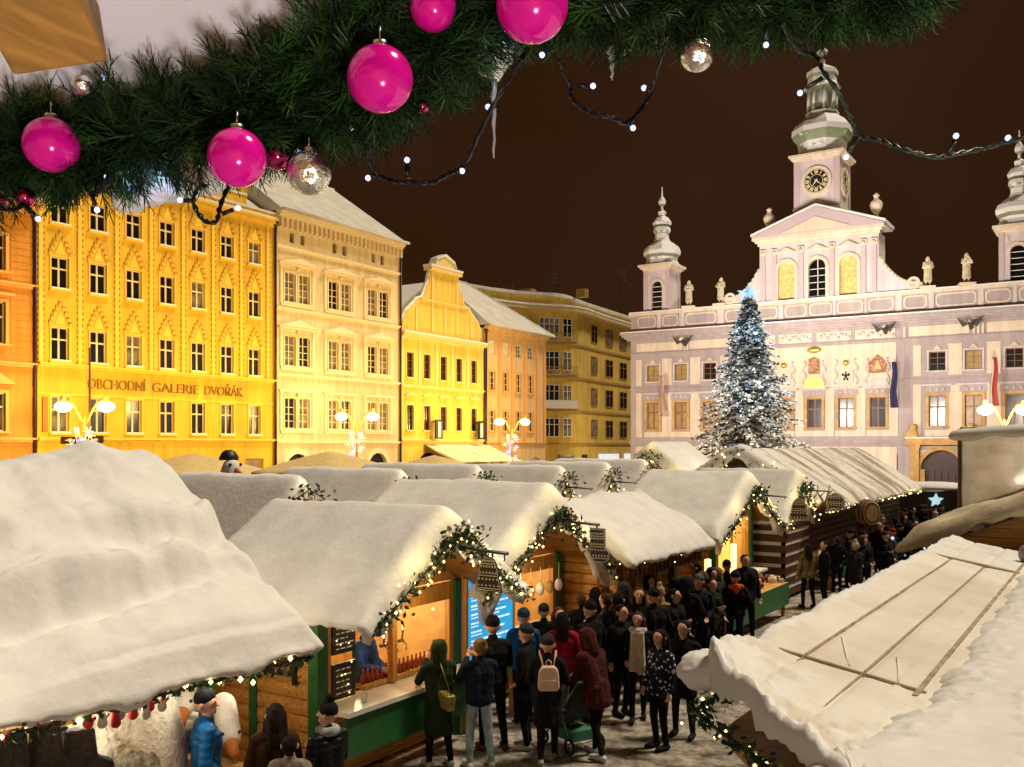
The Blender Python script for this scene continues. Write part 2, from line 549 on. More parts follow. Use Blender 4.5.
# ---- the tall yellow house with the lettering -----------------------------------------
def build_yellow_house():
    y0, w = 30.8, 17.95
    r = house('tall_yellow_house', 'tall yellow corner-stepped house with seven bays of windows and a painted name band', y0)
    cols = [1.36+2.44*k for k in range(7)]
    m = MB()
    rows = [(4.95, 2.1), (9.1, 1.95), (13.25, 1.85), (17.0, 1.6)]
    ops = []
    for ci, x in enumerate(cols):
        for ri, (z, h) in enumerate(rows):
            ops.append((x-.55, x+.55, z, z+h))
            window(r, x, z, 1.1, h, 'cross', WFRAME, GLASS_CURTAIN if (ci*3+ri*5) % 11 == 0 else GLASS_DARK)
    # shop openings of the ground floor
    shops = [(x-.85, x+.85, .3, 3.3) for x in cols]
    wall_open(m, 0, w, 0, 20.2, ops+shops, .25)
    body(m, 0, w, 20.2, 13)
    for x in cols:
        for z, h in rows:
            casing(m, x, z, 1.1, h, .1, .05)
    # stepped gothic ornament above the windows of the middle storeys
    for x in cols:
        for z in (11.3, 15.35, 18.85):
            for (dx, dz) in ((.62, 0), (.5, .3), (.36, .6), (.2, .9), (0, 1.15)):
                if z > 18 and dz > .85:
                    continue
                for s in ((-1, 1) if dx else (1,)):
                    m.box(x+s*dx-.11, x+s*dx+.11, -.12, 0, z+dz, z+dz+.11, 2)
                    m.box(x+s*dx-.09, x+s*dx+.09, -.06, 0, z+dz-.2, z+dz-.003, 1)
            m.prism([(x-.34, z-.1), (x+.34, z-.1), (x, z+.75)], -.05, 0, 1)
    # beaded pilaster strips
    for k in range(8):
        x = .16+2.44*k if k else .2
        x = min(x+.0, w-.2)
        m.box(x-.13, x+.13, -.05, 0, 8.9, 20.0, 1)
        for q in range(30):
            z = 9.05+q*.36
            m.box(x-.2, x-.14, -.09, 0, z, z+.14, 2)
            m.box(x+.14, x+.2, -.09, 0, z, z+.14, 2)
    cornice(m, 0, w, 4.45, [(.1, .08), (.12, .2)], 1, False)
    cornice(m, 0, w, 8.72, [(.12, .12), (.12, .3)], 1, False)
    cornice(m, 0, w, 7.15, [(.08, .05)], 1, False)
    cornice(m, 0, w, 20.0, [(.2, .12), (.2, .3), (.12, .42)], 1, False)
    # stepped parapet
    m.box(0, w, -.05, .35, 20.5, 20.95, 0)
    m.box(0, w-2.7, -.05, .35, 20.95, 21.7, 0)
    for k in range(4):
        m.box(w-2.7-5.0*k-.55, w-2.7-5.0*k, -.1, .4, 21.7, 22.25, 0)
    m.build('wall', [YEL, YEL_T, mat('ochre_dark_trim', (.55, .30, .05), .8)], r)  # darker ochre for the beads and stepped ornament
    s = MB()
    s.box(0, w, -.12, .42, 20.95, 21.06)
    s.box(0, w-2.7, -.12, .42, 21.7, 21.84)
    s.box(0, w, -.42, -.05, 20.52, 20.64)
    s.build('parapet_snow', SNOW, r)
    q = MB()
    q.box(-.6, .6, -.17, .1, 0, .08)
    sm = q.mesh('sill_snow', SNOW)
    for x in cols:
        for z, h in rows:
            put('sill_snow', sm, r, (x, 0, z))
    rf = MB()
    rf.quad((0, .35, 20.9), (w, .35, 20.9), (w, 6.5, 25), (0, 6.5, 25))
    rf.quad((0, 6.5, 25), (w, 6.5, 25), (w, 13, 20.2), (0, 13, 20.2))
    rf.prism([(0, 20.2), (.1, 20.2), (.1, 21), (0, 21)], .3, 13)
    rf.build('roof', ROOFSNOW, r)
    for k, (x, sh) in enumerate(zip(cols, shops)):
        p = MB()
        p.quad((sh[0], .2, sh[2]), (sh[1], .2, sh[2]), (sh[1], .2, sh[3]), (sh[0], .2, sh[3]))
        p.build('shop_window', GLASS_LIT, r)
    for wd, xa, xb in (('OBCHODNÍ', 3.06, 7.04), ('GALERIE', 7.55, 11.11), ('DVOŘÁK', 11.6, 14.87)):
        o = lettering(wd, .86, LETTER, r, ((xa+xb)/2, -.06, 7.62), (R(90), 0, 0), .05)
        bpy.context.view_layer.update()
        o.scale.x = (xb-xa)/o.dimensions.x
    pipe(r, w-.08, 20.0)
    b = MB()
    b.box(.25, .55, -.12, -.02, 5.0, 7.0)
    b.build('plaque', mat('orange_plaque', (.65, .16, .02), .6), r)

# ---- the cream house --------------------------------------------------------------
def build_cream_house():
    y0, w = 48.8, 14.1
    r = house('cream_house', 'cream house with paired arched windows under hoods and a steep snowy roof', y0)
    m = MB()
    pairs = [1.42, 2.86, 6.0, 7.42, 10.55, 12.0]
    rows = [(5.45, 2.3), (10.1, 2.25), (14.8, 2.2)]
    ops = []
    for i, x in enumerate(pairs):
        for j, (z, h) in enumerate(rows):
            ops.append((x-.56, x+.56, z, z+h))
            window(r, x, z, 1.12, h, 'grid', WFRAME, GLASS_CURTAIN if (i*2+j) % 3 else GLASS_DARK)
    att = []
    for b in (2.14, 6.7, 11.27):
        for s in (-.55, .55):
            att.append((b+s-.22, b+s+.22, 19.2, 19.95))
    arches = [(1.0, 3.4, .1, 3.6), (5.3, 8.0, .1, 3.0), (10.1, 12.4, .1, 3.6)]
    wall_open(m, 0, w, 0, 21.0, ops+att+arches, .3)
    body(m, 0, w, 21.0, 14)
    for a in (arches[0], arches[2]):
        arch_fill(m, a[0], a[1], a[3], (a[1]-a[0])/2, 0, .3)
        arch_ring(m, (a[0]+a[1])/2, a[3]-(a[1]-a[0])/2, (a[1]-a[0])/2, (a[1]-a[0])/2+.4, -.08, 0, 1)
    for x in pairs:
        for z, h in rows:
            casing(m, x, z, 1.12, h, .1, .06)
            arch_fill(m, x-.56, x+.56, z+h, .22, .0, .1, 0, 6)
    for b in (2.14, 6.7, 11.27):
        for z, top in ((5.45, 0), (10.1, .55), (14.8, .4)):
            m.box(b-1.75, b-1.5, -.1, 0, z-.1, z+2.7, 1)
            m.box(b+1.5, b+1.75, -.1, 0, z-.1, z+2.7, 1)
            m.box(b-1.9, b+1.9, -.2, 0, z+2.7, z+2.86, 1)
            if top:
                m.prism([(b-2.0, z+2.87), (b+2.0, z+2.87), (b, z+2.87+top)], -.38, 0, 1)
            m.box(b-1.7, b+1.7, -.14, 0, z-.32, z-.12, 1)
            m.ball((b, -.12, z+2.5), .14, 1)
    for z in (4.3, 9.3, 14.1, 18.6):
        cornice(m, 0, w, z, [(.12, .08), (.12, .2)], 1, False)
    courses(m, 0, w, 4.75, 15, .29, .25, .02, ops)
    for k in range(28):
        x = .25+k*w/28
        m.box(x, x+.22, -.35, 0, 20.15, 20.85, 1)
    cornice(m, 0, w, 20.86, [(.16, .45), (.14, .6), (.14, .75)], 1, False)
    # rusticated base
    for a in arches:
        pass
    m.build('wall', [CRE, CRE_T], r)
    rf = MB()
    rf.quad((0, -.75, 21.3), (w+.3, -.75, 21.3), (w-.6, 7.0, 26.8), (0, 7.0, 26.8))
    rf.quad((0, 7, 26.8), (w-.6, 7, 26.8), (w+.3, 14, 21.3), (0, 14, 21.3))
    rf.add([(w+.3, -.75, 21.3), (w+.3, 14, 21.3), (w-.6, 7, 26.8)], [(0, 1, 2)])
    rf.add([(0, -.75, 21.3), (0, 14, 21.3), (0, 7, 26.8)], [(0, 1, 2)])
    rf.tube([(0, 7, 26.8), (w-.6, 7, 26.8)], .13)
    rf.tube([(-.02, -.78, 21.36), (w+.3, -.78, 21.36)], .12)
    rf.build('roof', ROOFSNOW, r)
    for a in arches:
        p = MB()
        p.quad((a[0], .28, a[2]), (a[1], .28, a[2]), (a[1], .28, a[3]), (a[0], .28, a[3]))
        p.build('doorway', GLASS_DARK, r)
    for a in att:
        p = MB()
        p.quad((a[0], .2, a[2]), (a[1], .2, a[2]), (a[1], .2, a[3]), (a[0], .2, a[3]))
        p.build('attic_window', GLASS_CURTAIN, r)
    s = MB()
    s.box(4.6, 5.15, -.9, -.8, 2.7, 3.7)
    s.box(4.86, 4.9, -.8, 0, 3.5, 3.56)
    s.build('hanging_sign', BLACK, r)
    pipe(r, w-.05, 20.5)

# ---- the yellow house with the curved gable ---------------------------------------------
def build_gable_house():
    y0, w = 63.0, 12.6
    r = house('yellow_gabled_house', 'yellow house with a curved baroque gable capped with snow', y0)
    m = MB()
    cols = [1.3, 3.67, 6.1, 8.5, 10.9]
    ops = []
    for x in cols:
        for z, h in ((5.55, 2.15), (10.1, 2.15)):
            ops.append((x-.47, x+.47, z, z+h))
            window(r, x, z, .94, h, 'sash', mat('dark_frame', (.16, .08, .03), .5), GLASS_DARK)
    arch = (2.2, 5.8, .1, 3.6)
    wall_open(m, 0, w, 0, 13.6, ops+[arch], .22)
    arch_fill(m, arch[0], arch[1], arch[3], 1.7, 0, .25)
    body(m, 0, w, 13.6, 13)
    for x in cols:
        for z, h in ((5.55, 2.15), (10.1, 2.15)):
            casing(m, x, z, .94, h, .1, .05)
        m.box(x-.75, x+.75, -.2, 0, 8.5, 8.62, 1)
        m.prism([(x-.7, 8.62), (x+.7, 8.62), (x, 8.82)], -.18, 0, 1)
    for x in (0, 2.45, 4.85, 7.25, 9.65, 12.25):
        m.box(x, x+.35, -.06, 0, 9.4, 13.4, 1)
    for z in (4.5, 9.2):
        cornice(m, 0, w, z, [(.14, .1), (.12, .2)], 1, False)
    cornice(m, 0, w, 13.4, [(.18, .15), (.16, .35), (.14, .5)], 1, False)
    # gable outline
    half = [(6.3, 13.9), (6.2, 14.0), (5.9, 15.2), (5.3, 15.9), (4.6, 16.4), (3.9, 17.0), (3.2, 17.2), (2.9, 17.8), (2.45, 18.6), (2.2, 19.3), (2.1, 19.8)]
    poly = [(w/2+a, z) for a, z in half]+[(w/2-a, z) for a, z in reversed(half)]
    m.prism(poly, 0, .5, 0)
    m.box(w/2-2.35, w/2+2.35, -.3, .6, 19.8, 20.15, 1)
    m.prism([(w/2-1.6, 20.15), (w/2+1.6, 20.15), (w/2+1.3, 20.8), (w/2, 21.25), (w/2-1.3, 20.8)], -.1, .5, 1)
    for x in (-2.0, -.15, 1.7):
        m.box(w/2+x, w/2+x+.3, -.07, 0, 14.3, 19.7 if abs(x) > 1 else 17, 1)
    for x in (-4.3, 4.0):
        m.box(w/2+x, w/2+x+.3, -.07, 0, 14.3, 16.2, 1)
    cornice(m, w/2-3.6, w/2+3.6, 17.0, [(.14, .2)], 1, False)
    m.build('wall', [YE3, YE3_T], r)
    s = MB()
    for side in (-1, 1):
        s.tube([(w/2+side*a, .22, z+.06) for a, z in half[1:]], .2, 8)
    s.box(w/2-2.4, w/2+2.4, -.35, .65, 20.15, 20.32)
    s.prism([(w/2-1.7, 20.35), (w/2-1.35, 20.85), (w/2, 21.3), (w/2+1.35, 20.85), (w/2+1.7, 20.35), (w/2+1.3, 21.05), (w/2, 21.55), (w/2-1.3, 21.05)], -.2, .6)
    s.box(0, w, -.52, 0, 13.885, 14.02)
    s.build('gable_snow', SNOW, r)
    rf = MB()
    rf.quad((0, .4, 14.1), (w/2, .4, 19.2), (w/2, 13, 19.2), (0, 13, 14.1))
    rf.quad((w, .4, 14.1), (w/2, .4, 19.2), (w/2, 13, 19.2), (w, 13, 14.1))
    rf.build('roof', SNOW, r)
    p = MB()
    p.quad((arch[0], .24, .1), (arch[1], .24, .1), (arch[1], .24, 3.6), (arch[0], .24, 3.6))
    p.build('doorway', GLASS_DARK, r)
    for x in (4.0, 10.6):
        b = MB()
        b.box(x, x+1.0, -.75, -.62, 4.8, 6.5, 0)
        b.box(x+.3, x+.7, -.78, -.755, 4.95, 6.3, 1)
        b.box(x+.45, x+.55, -.62, 0, 6.3, 6.4, 0)
        b.build('shop_banner', [BLACK, WHITE_PAINT], r)
    pipe(r, w-.1, 13.4)
    a = thing('shop_awning', 'wide sloping yellow-lit awning under the curved gable house, heavy with snow', 'awning', (LX, y0, 0), R(90))
    aw = MB()
    nx, ny = 20, 8
    vs = []
    for j in range(ny+1):
        for i in range(nx+1):
            x = 3.2+10.0*i/nx
            t = j/ny
            vs.append((x, -.1-3.9*t, 4.35-1.55*t-.12*math.sin(math.pi*t)+.06*noise.noise((x*.6, t*3, 2))))
    k = nx+1
    fs = [(j*k+i, j*k+i+1, (j+1)*k+i+1, (j+1)*k+i) for j in range(ny) for i in range(nx)]
    aw.add(vs, fs, 0, True)
    o = aw.build('canopy', mat('awning_cloth', (.72, .58, .34), .8, var=.1), a)
    md = o.modifiers.new('s', 'SOLIDIFY')
    md.thickness = .12
    fr = MB()
    for x in (3.3, 8.2, 13.1):
        fr.tube([(x, -.05, 4.2), (x, -4.0, 2.72)], .04)
        fr.tube([(x, -3.9, 0), (x, -3.9, 2.7)], .05)
    fr.build('frame', BLACK, a)

# ---- the peach house ---------------------------------------------------------------
def build_peach_house():
    y0, w = 75.7, 11.5
    r = house('peach_house', 'narrow peach house with orange pilasters and a hipped snowy roof, right of the gabled house', y0)
    m = MB()
    cols = [1.3, 3.75, 6.15, 8.5]
    ops = []
    for x in cols:
        for z, h in ((5.6, 2.05), (9.6, 1.9)):
            ops.append((x-.48, x+.48, z, z+h))
            window(r, x, z, .96, h, 'sash', WFRAME, GLASS_DARK)
    for i, x in enumerate(cols):
        ops.append((x-.55, x+.55, 13.1, 14.4))
        window(r, x, 13.1, 1.1, 1.3, 'sash', WHITE_PAINT, mat('pale_blind', (.72, .66, .5), .6) if i < 2 else GLASS_CURTAIN)
    doors = [(.7, 3.5, .1, 3.0), (4.4, 7.2, .1, 3.0), (8.0, 10.8, .1, 3.0)]
    wall_open(m, 0, w, 0, 15.6, ops+doors, .22)
    for d in doors:
        arch_fill(m, d[0], d[1], d[3], 1.3, 0, .25)
    body(m, 0, w, 15.6, 12)
    for x in cols:
        for z, h in ((5.6, 2.05), (9.6, 1.9)):
            casing(m, x, z, .96, h, .12, .06)
    for x in (0, 2.4, 4.8, 7.2, 9.6, 11.1):
        m.box(x, x+.4, -.1, 0, 4.6, 15.2, 1)
    cornice(m, 0, w, 4.3, [(.14, .1), (.12, .22)], 1, False)
    cornice(m, 0, w, 15.2, [(.2, .2), (.2, .4), (.2, .65)], 0, False)
    m.build('wall', [PEA, PEA_T], r)
    rf = MB()
    e, zr = .7, 21.3
    A, B, Cc, D = (-.1, -e, 15.85), (w+e, -e, 15.85), (w+e, 12, 15.85), (-.1, 12, 15.85)
    P, Q = (1.0, 6.5, zr), (6.0, 6.5, zr)
    rf.quad(A, B, Q, P)
    rf.add([B, Cc, Q], [(0, 1, 2)])
    rf.quad(Cc, D, P, Q)
    rf.add([D, A, P], [(0, 1, 2)])
    rf.tube([P, Q, B], .14)
    rf.tube([A, B], .13)
    rf.build('roof', ROOFSNOW, r)
    for d in doors:
        p = MB()
        p.quad((d[0], .24, .1), (d[1], .24, .1), (d[1], .24, 3), (d[0], .24, 3))
        p.build('doorway', GLASS_LIT, r)
    pipe(r, .1, 15)

# ---- the dull ochre corner block -----------------------------------------------------------
def build_corner_block():
    r = thing('corner_block', 'dull ochre corner block with a rounded front, balconies and flat snowy roof', 'building', (-54, 96, 0))
    # footprint polyline (local), rounded corner
    def gp(px, Y):
        X = (px-512)/950*Y
        return (.842*X-.539*Y+54, .539*X+.842*Y-96)
    pl = [gp(470, 104), gp(500, 107.5), gp(523, 109.5), gp(545, 110.6), gp(560, 111.2), gp(570, 112), gp(577, 113), gp(583, 114.4), gp(588, 116.2), gp(600, 120), gp(645, 134)]
    def extr(z0, z1, out, name, m, back=16):
        pts = []
        n = len(pl)
        for i, p in enumerate(pl):
            a, b = pl[max(i-1, 0)], pl[min(i+1, n-1)]
            d = Vector((b[0]-a[0], b[1]-a[1])).normalized()
            pts.append((p[0]+d.y*out, p[1]-d.x*out))
        poly = pts+[(pts[-1][0]-22, pts[-1][1]+8), (pts[0][0]-8, pts[0][1]+20)]
        return MB().slab(poly, z0, z1).build(name, m, r)
    extr(0, 19.9, 0, 'wall', OCH)
    for z in (4.3, 8.2, 12.1, 16.0):
        extr(z, z+.22, .12, 'string_course', OCH_T)
    extr(19.9, 20.35, .95, 'cornice', mat('cornice_cream', (.55, .42, .2), .8))
    extr(20.35, 20.55, 1.0, 'roof_snow', SNOW)
    extr(20.56, 22.0, -2.2, 'penthouse', OCH)
    extr(22.0, 22.3, -1.6, 'penthouse_roof', ROOFSNOW)
    # chimneys and aerials
    for q in ((-9, -7.2, 4, 5.2, 22.3, 23.6), (-2, -.8, 6, 7, 22.3, 23.3)):
        c = MB()
        c.box(*q)
        c.build('chimney', OCH_T, r)
    a = MB()
    for x, y, h in ((-5, 5, 3.2), (2.4, 9, 3.4), (-10, 3, 1.8)):
        a.tube([(x, y, 22.3), (x, y, 22.3+h)], .05)
        for q in (.6, .75, .9):
            a.tube([(x-.8, y, 22.3+h*q), (x+.8, y, 22.3+h*q)], .03)
    a.build('aerial', BLACK, r)
    segs = []
    for i in range(len(pl)-1):
        p, q = Vector(pl[i]), Vector(pl[i+1])
        segs.append((p, q, (q-p).length))
    def at(i, t):
        p, q, L = segs[i]
        d = (q-p)/L
        return p+(q-p)*t, math.atan2(d.y, d.x)
    def hit(px):
        dx, dy = .842*(px-512)/950-.539, .539*(px-512)/950+.842
        for i, (p, q, L) in enumerate(segs):
            # ray from the camera place meets the wall line
            ex, ey = q.x-p.x, q.y-p.y
            ox, oy = p.x-54, p.y+96
            den = dx*ey-dy*ex
            if abs(den) < 1e-9:
                continue
            u = (ox*dy-oy*dx)/den
            if 0 <= u <= 1:
                return i, u
        return 0, 0
    places = []
    for z in (5.2, 9.1, 13.0, 16.9):
        for px, w, st in ((522, 1.5, 'wide2'), (549, 2.5, 'wide4'), (567, 1.3, 'wide2'), (594, 2.1, 'wide2'), (609, 2.3, 'wide2'), (623, 2.4, 'wide2')):
            i, t = hit(px)
            places.append((i, t, z, w, st))
    for i, t, z, w, st in places:
        p, ang = at(i, t)
        n = Vector((math.sin(ang), -math.cos(ang)))
        o = window(r, 0, z, w, 2.2, st, WHITE_PAINT if i <= 5 else OCH_T, GLASS_CURTAIN if (i+int(z)) % 2 else GLASS_DARK)
        o.location = (p.x+n.x*.1, p.y+n.y*.1, z)
        o.rotation_euler = (0, 0, ang)
    for z in (8.3, 12.2, 16.1):
        p, ang = at(*hit(555))
        b = MB()
        b.box(-2.4, 2.4, -1.1, 0, 0, .18, 0)
        if z < 9:
            b.box(-2.4, 2.4, -1.15, -1.05, .18, 1.15, 1)
        else:
            for k in range(25):
                b.box(-2.4+k*.2-.02, -2.4+k*.2+.02, -1.1, -1.06, .18, 1.1, 0)
            b.box(-2.45, 2.45, -1.12, -1.04, 1.1, 1.16, 0)
        b.box(-2.4, 2.4, -1.05, -.02, .181, .28, 1)
        o = b.build('balcony', [OCH_T, WHITE_PAINT], r)
        o.location = (p.x, p.y, z)
        o.rotation_euler = (0, 0, ang)
    # lit shop fronts of the ground floor
    for px, w, g in ((533, 2.2, GLASS_DARK), (566, 2.2, GLASS_DARK), (584, 1.5, GLASS_DARK), (608, 6.5, None), (627, 2.4, None)):
        p, ang = at(*hit(px))
        n = Vector((math.sin(ang), -math.cos(ang)))
        b = MB()
        b.box(-w/2, w/2, -.08, .1, .3, 3.1)
        o = b.build('shop_window', g or mat('bright_shop', (.6, .6, .6), .4, var=.6, scale=1.5, emit=(.85, .9, 1), estr=.7), r)
        o.location = (p.x+n.x*.12, p.y+n.y*.12, 0)
        o.rotation_euler = (0, 0, ang)

build_orange_house()
build_yellow_house()
build_cream_house()
build_gable_house()
build_peach_house()
build_corner_block()
# ------------------------------------------------------------------ the town hall
MAU = mat('mauve_plaster', (.46, .385, .375), .85, var=.08, scale=.5, bump=.1, bscale=6)
CRM = mat('cream_stucco', (.78, .66, .50), .8, var=.06, scale=1)
PNK = mat('pale_pink_stucco', (.68, .60, .585), .8, var=.06, scale=1)
SANDST = mat('sandstone', (.66, .40, .14), .8, var=.2, scale=2, bump=.3)
COPPER = snowy('green_copper_with_snow', (.2, .24, .14), -.3)
for q in (MAU, CRM, PNK, SANDST):
    weather(q, .8)
THY = 78.2
THX = -37.3

def frame_round(mb, x0, x1, z0, z1, t, y0, y1, mi):
    """rectangular raised frame with clipped corners"""
    c = .22
    def ring(a0, a1, b0, b1, cc):
        return [(a0+cc, b0), (a1-cc, b0), (a1, b0+cc), (a1, b1-cc), (a1-cc, b1), (a0+cc, b1), (a0, b1-cc), (a0, b0+cc)]
    o, i = ring(x0, x1, z0, z1, c), ring(x0+t, x1-t, z0+t, z1-t, c*.8)
    for k in range(8):
        mb.prism([o[k], o[(k+1) % 8], i[(k+1) % 8], i[k]], y0, y1, mi)

def onion(mb, cx, cy, prof, n=8, mi=0):
    mb.lathe(prof, cx, cy, n, mi, False, R(22.5))

def build_town_hall():
    r = thing('town_hall', 'baroque mauve and cream town hall with a clock tower and two onion turrets', 'building', (THX, THY, 0))
    w, cx = 33.8, 16.4
    m = MB()
    cols_l, cols_c, cols_r = [2.2, 4.85, 7.5], [11.5, 13.95, 16.4, 18.9, 21.3], [25.6, 28.1, 30.8]
    ops, WD = [], 1.18
    for x in cols_l+cols_r:
        ops.append((x-WD/2, x+WD/2, 9.9, 11.35))
        window(r, x, 9.9, WD, 1.45, 'sash', mat('brown_frame', (.22, .11, .05), .5), GLASS_LIT if x in (2.2, 4.85, 28.1) else GLASS_DARK)
    for x in cols_l+cols_c+cols_r:
        ops.append((x-WD/2, x+WD/2, 5.65, 8.0))
        window(r, x, 5.65, WD, 2.35, 'cross', mat('brown_frame', (.22, .11, .05), .5), GLASS_LIT if x in (2.2, 4.85, 7.5, 28.1, 13.95) else GLASS_DARK)
    for x in (2.0, 5.0, 8.0, 22.3):
        ops.append((x-.5, x+.5, 2.3, 3.5))
        window(r, x, 2.3, 1.0, 1.2, 'cross', SANDST, GLASS_CURTAIN)
    gates = [(24.45, 27.35), (5.5, 5.5), ]
    ops.append((24.45, 27.35, 0.0, 3.85))
    wall_open(m, 0, w, 0, 13.7, ops, .25)
    arch_fill(m, 24.45, 27.35, 3.85, 1.45, .0, .25, 1)
    body(m, 0, w, 14.4, 14)
    # panels of cream stucco between the windows (pilasters)
    def lesene(x0, x1, z0, z1, mi=1):
        m.box(x0, x1, -.06, 0, z0, z1, mi)
    for cols, e0, e1 in ((cols_l, .55, 9.2), (cols_r, 23.9, 32.6)):
        edges = [e0]+[(a+b)/2 for a, b in zip(cols, cols[1:])]+[e1]
        for k, e in enumerate(edges):
            if k == 0:
                a, b = e, e+.55
            elif k == len(edges)-1:
                a, b = e-.75, e
            else:
                a, b = e-.46, e+.46
            lesene(a, b, 4.95, 8.9)
            lesene(a, b, 9.55, 11.9)
    for k in range(6):
        e = 10.35+2.42*k
        lesene(e-.34, e+.34, 4.95, 8.6)
    lesene(10.1, 22.65, 8.6, 12.25)
    for x in cols_l+cols_r:
        casing(m, x, 9.9, WD, 1.45, .13, .09, 3, True)
        m.prism([(x-.3, 11.52), (x+.3, 11.52), (x, 11.85)], -.12, 0, 1)
    for x in cols_l+cols_c+cols_r:
        casing(m, x, 5.65, WD, 2.35, .2, .12, 2, True)
        m.box(x-.95, x+.95, -.08, 0, 8.24, 8.72, 0)
        m.box(x-1.1, x+1.1, -.32, 0, 8.74, 8.88, 3)
        m.box(x-.85, x+.85, -.07, 0, 4.95, 5.4, 1)
        for s in (-.45, 0, .45):
            m.ball((x+s, -.1, 8.48), .13, 3, 6, 4)
    # plinth, courses, frieze
    lesene(.5, 9.3, .2, 4.1)
    lesene(10.1, 22.7, .2, 4.1)
    lesene(28.5, 33, .2, 4.1)
    cornice(m, 0, w, 4.25, [(.14, .1), (.14, .22), (.1, .3)], 0, False)
    cornice(m, 0, 10.0, 9.1, [(.1, .08), (.12, .2)], 0, False)
    cornice(m, 22.8, w, 9.1, [(.1, .08), (.12, .2)], 0, False)
    cornice(m, 0, w, 12.3, [(.1, .08), (.1, .14)], 0, False)
    xk = .7
    for a, b in ((.6, 5.0), (5.6, 9.4), (10.2, 13.2), (13.5, 16.2), (16.6, 19.3), (19.6, 22.6), (23.6, 27.8), (29.0, 33.2)):
        m.box(a, b, -.07, 0, 12.62, 13.35, 1)
        if 10 < a < 22:
            for q in range(9):
                xx = a+.3+q*(b-a-.5)/8
                m.ball((xx, -.1, 12.98+.16*math.sin(q*2.2)), .16, 3, 6, 4)
    for x in (5.15, 5.4, 9.55, 23.2, 28.05, 28.35, 28.65):
        m.box(x, x+.16, -.12, 0, 12.55, 13.4, 1)
    cornice(m, 0, w, 13.6, [(.18, .25), (.16, .45), (.2, .62), (.16, .75)], 0, True)
    # wall behind the balustrade
    zt = 14.3
    m.box(-.2, w+.2, -.15, .5, zt, 14.62, 0)
    m.box(0, w, 0, .45, 14.62, 15.85, 0)
    m.box(-.12, w+.12, -.18, .6, 15.85, 16.08, 1)
    widths = [(0.7, 2.5), (3.1, 4.6), (5.3, 8.1), (8.9, 10.6), (11.4, 13.4), (14.0, 15.8), (16.0, 17.8), (18.2, 20.2), (20.6, 22.5), (23.2, 24.9), (25.5, 28.3), (28.9, 30.6), (31.1, 33.2)]
    for a, b in widths:
        frame_round(m, a, b, 14.75, 15.75, .11, -.07, 0, 1)
    for a, b in zip(widths, widths[1:]):
        m.box(a[1]+.12, b[0]-.12, -.1, 0, 14.625, 15.845, 3)
    # attic storey above the middle bay
    a0, a1 = 11.85, 21.35
    ops2 = [(c-.68, c+.68, 16.15, 19.35) for c in (14.1, 16.6, 19.05)]
    att = MB()
    wall_open(att, a0, a1, 16.08, 21.0, ops2, .35, 0, .05)
    for o in ops2:
        arch_fill(att, o[0], o[1], o[3], .68, .05, .4, 0)
        arch_ring(att, (o[0]+o[1])/2, o[3]-.68, .68, .95, -.08, .05, 1)
        att.box(o[0]-.27, o[0], -.06, .05, 16.1, o[3]-.68, 1)
        att.box(o[1], o[1]+.27, -.06, .05, 16.1, o[3]-.68, 1)
        att.prism([(o[0]-.1, 20.15), (o[1]+.1, 20.15), ((o[0]+o[1])/2, 20.55)], -.12, .05, 1)
    att.box(a0, a1, 2.5, 3, 16.08, 21.0)
    att.quad((a0, .05, 16.08), (a0, 3, 16.08), (a0, 3, 21), (a0, .05, 21))
    att.quad((a1, .05, 16.08), (a1, 3, 16.08), (a1, 3, 21), (a1, .05, 21))
    for x in (12.0, 12.95, 15.15, 17.6, 20.05, 20.85):
        att.box(x, x+.36, -.1, .05, 16.08, 20.3, 2)
        att.box(x-.06, x+.42, -.14, .05, 20.05, 20.5, 1)
        att.ball((x+.18, -.16, 20.2), .17, 1, 6, 4)
    cornice(att, a0, a1, 20.85, [(.25, .12), (.2, .3), (.2, .5)], 1, True)
    att.prism([(a0-.5, 21.5), (a1+.5, 21.5), (a1+.5, 21.62), (16.6, 23.55), (a0-.5, 21.62)], -.5, 3, 2)
    att.prism([(a0+1.9, 21.62), (a1-1.9, 21.62), (16.6, 22.7)], -.56, -.497, 1)
    # volutes at each side
    for s in (-1, 1):
        e = a1 if s > 0 else a0
        pts = [(e, 16.08), (e, 19.0)]
        for k in range(11):
            t = k/10
            pts.append((e+s*(.15+2.4*t), 18.9-2.1*math.sin(t*math.pi/2)**.8+.0))
        pts += [(e+s*3.0, 16.75), (e+s*3.3, 16.4), (e+s*3.35, 16.08)]
        att.prism(pts if s > 0 else pts[::-1], .05, .6, 0)
        for k in range(len(pts)-2):
            p, q = pts[k+1], pts[k+2]
            att.tube([(p[0], .15, p[1]), (q[0], .15, q[1])], .13, 6, 1)
        arch_ring(att, e+s*2.55, 16.72, .28, .5, -.02, .05, 1, 14, 0, 360)
    att.build('attic_storey', [PNK, CRM, mat('mauve_pilaster', (.55, .44, .45), .8, var=.06)], r)
    for i, o in enumerate(ops2):
        p = MB()
        p.quad((o[0], .3, o[2]), (o[1], .3, o[2]), (o[1], .3, o[3]), (o[0], .3, o[3]))
        if i == 1:
            for q in range(5):
                p.box(o[0], o[1], .24, .28, o[2]+.2+q*.55, o[2]+.25+q*.55, 1)
            p.box((o[0]+o[1])/2-.03, (o[0]+o[1])/2+.03, .24, .285, o[2], o[3], 1)
        p.build('arched_window', [GLASS_DARK if i == 1 else mat('gold_fresco', (.72, .5, .2), .7, var=.5, scale=3, tint2=(.6, .33, .07)), WHITE_PAINT], r)
    m.build('wall', [MAU, CRM, SANDST, PNK], r)
    # snow lines
    s = MB()
    s.box(-.7, w+.7, -.74, .0, 14.303, 14.4)
    s.box(-.1, w+.1, -.16, .58, 16.083, 16.2)
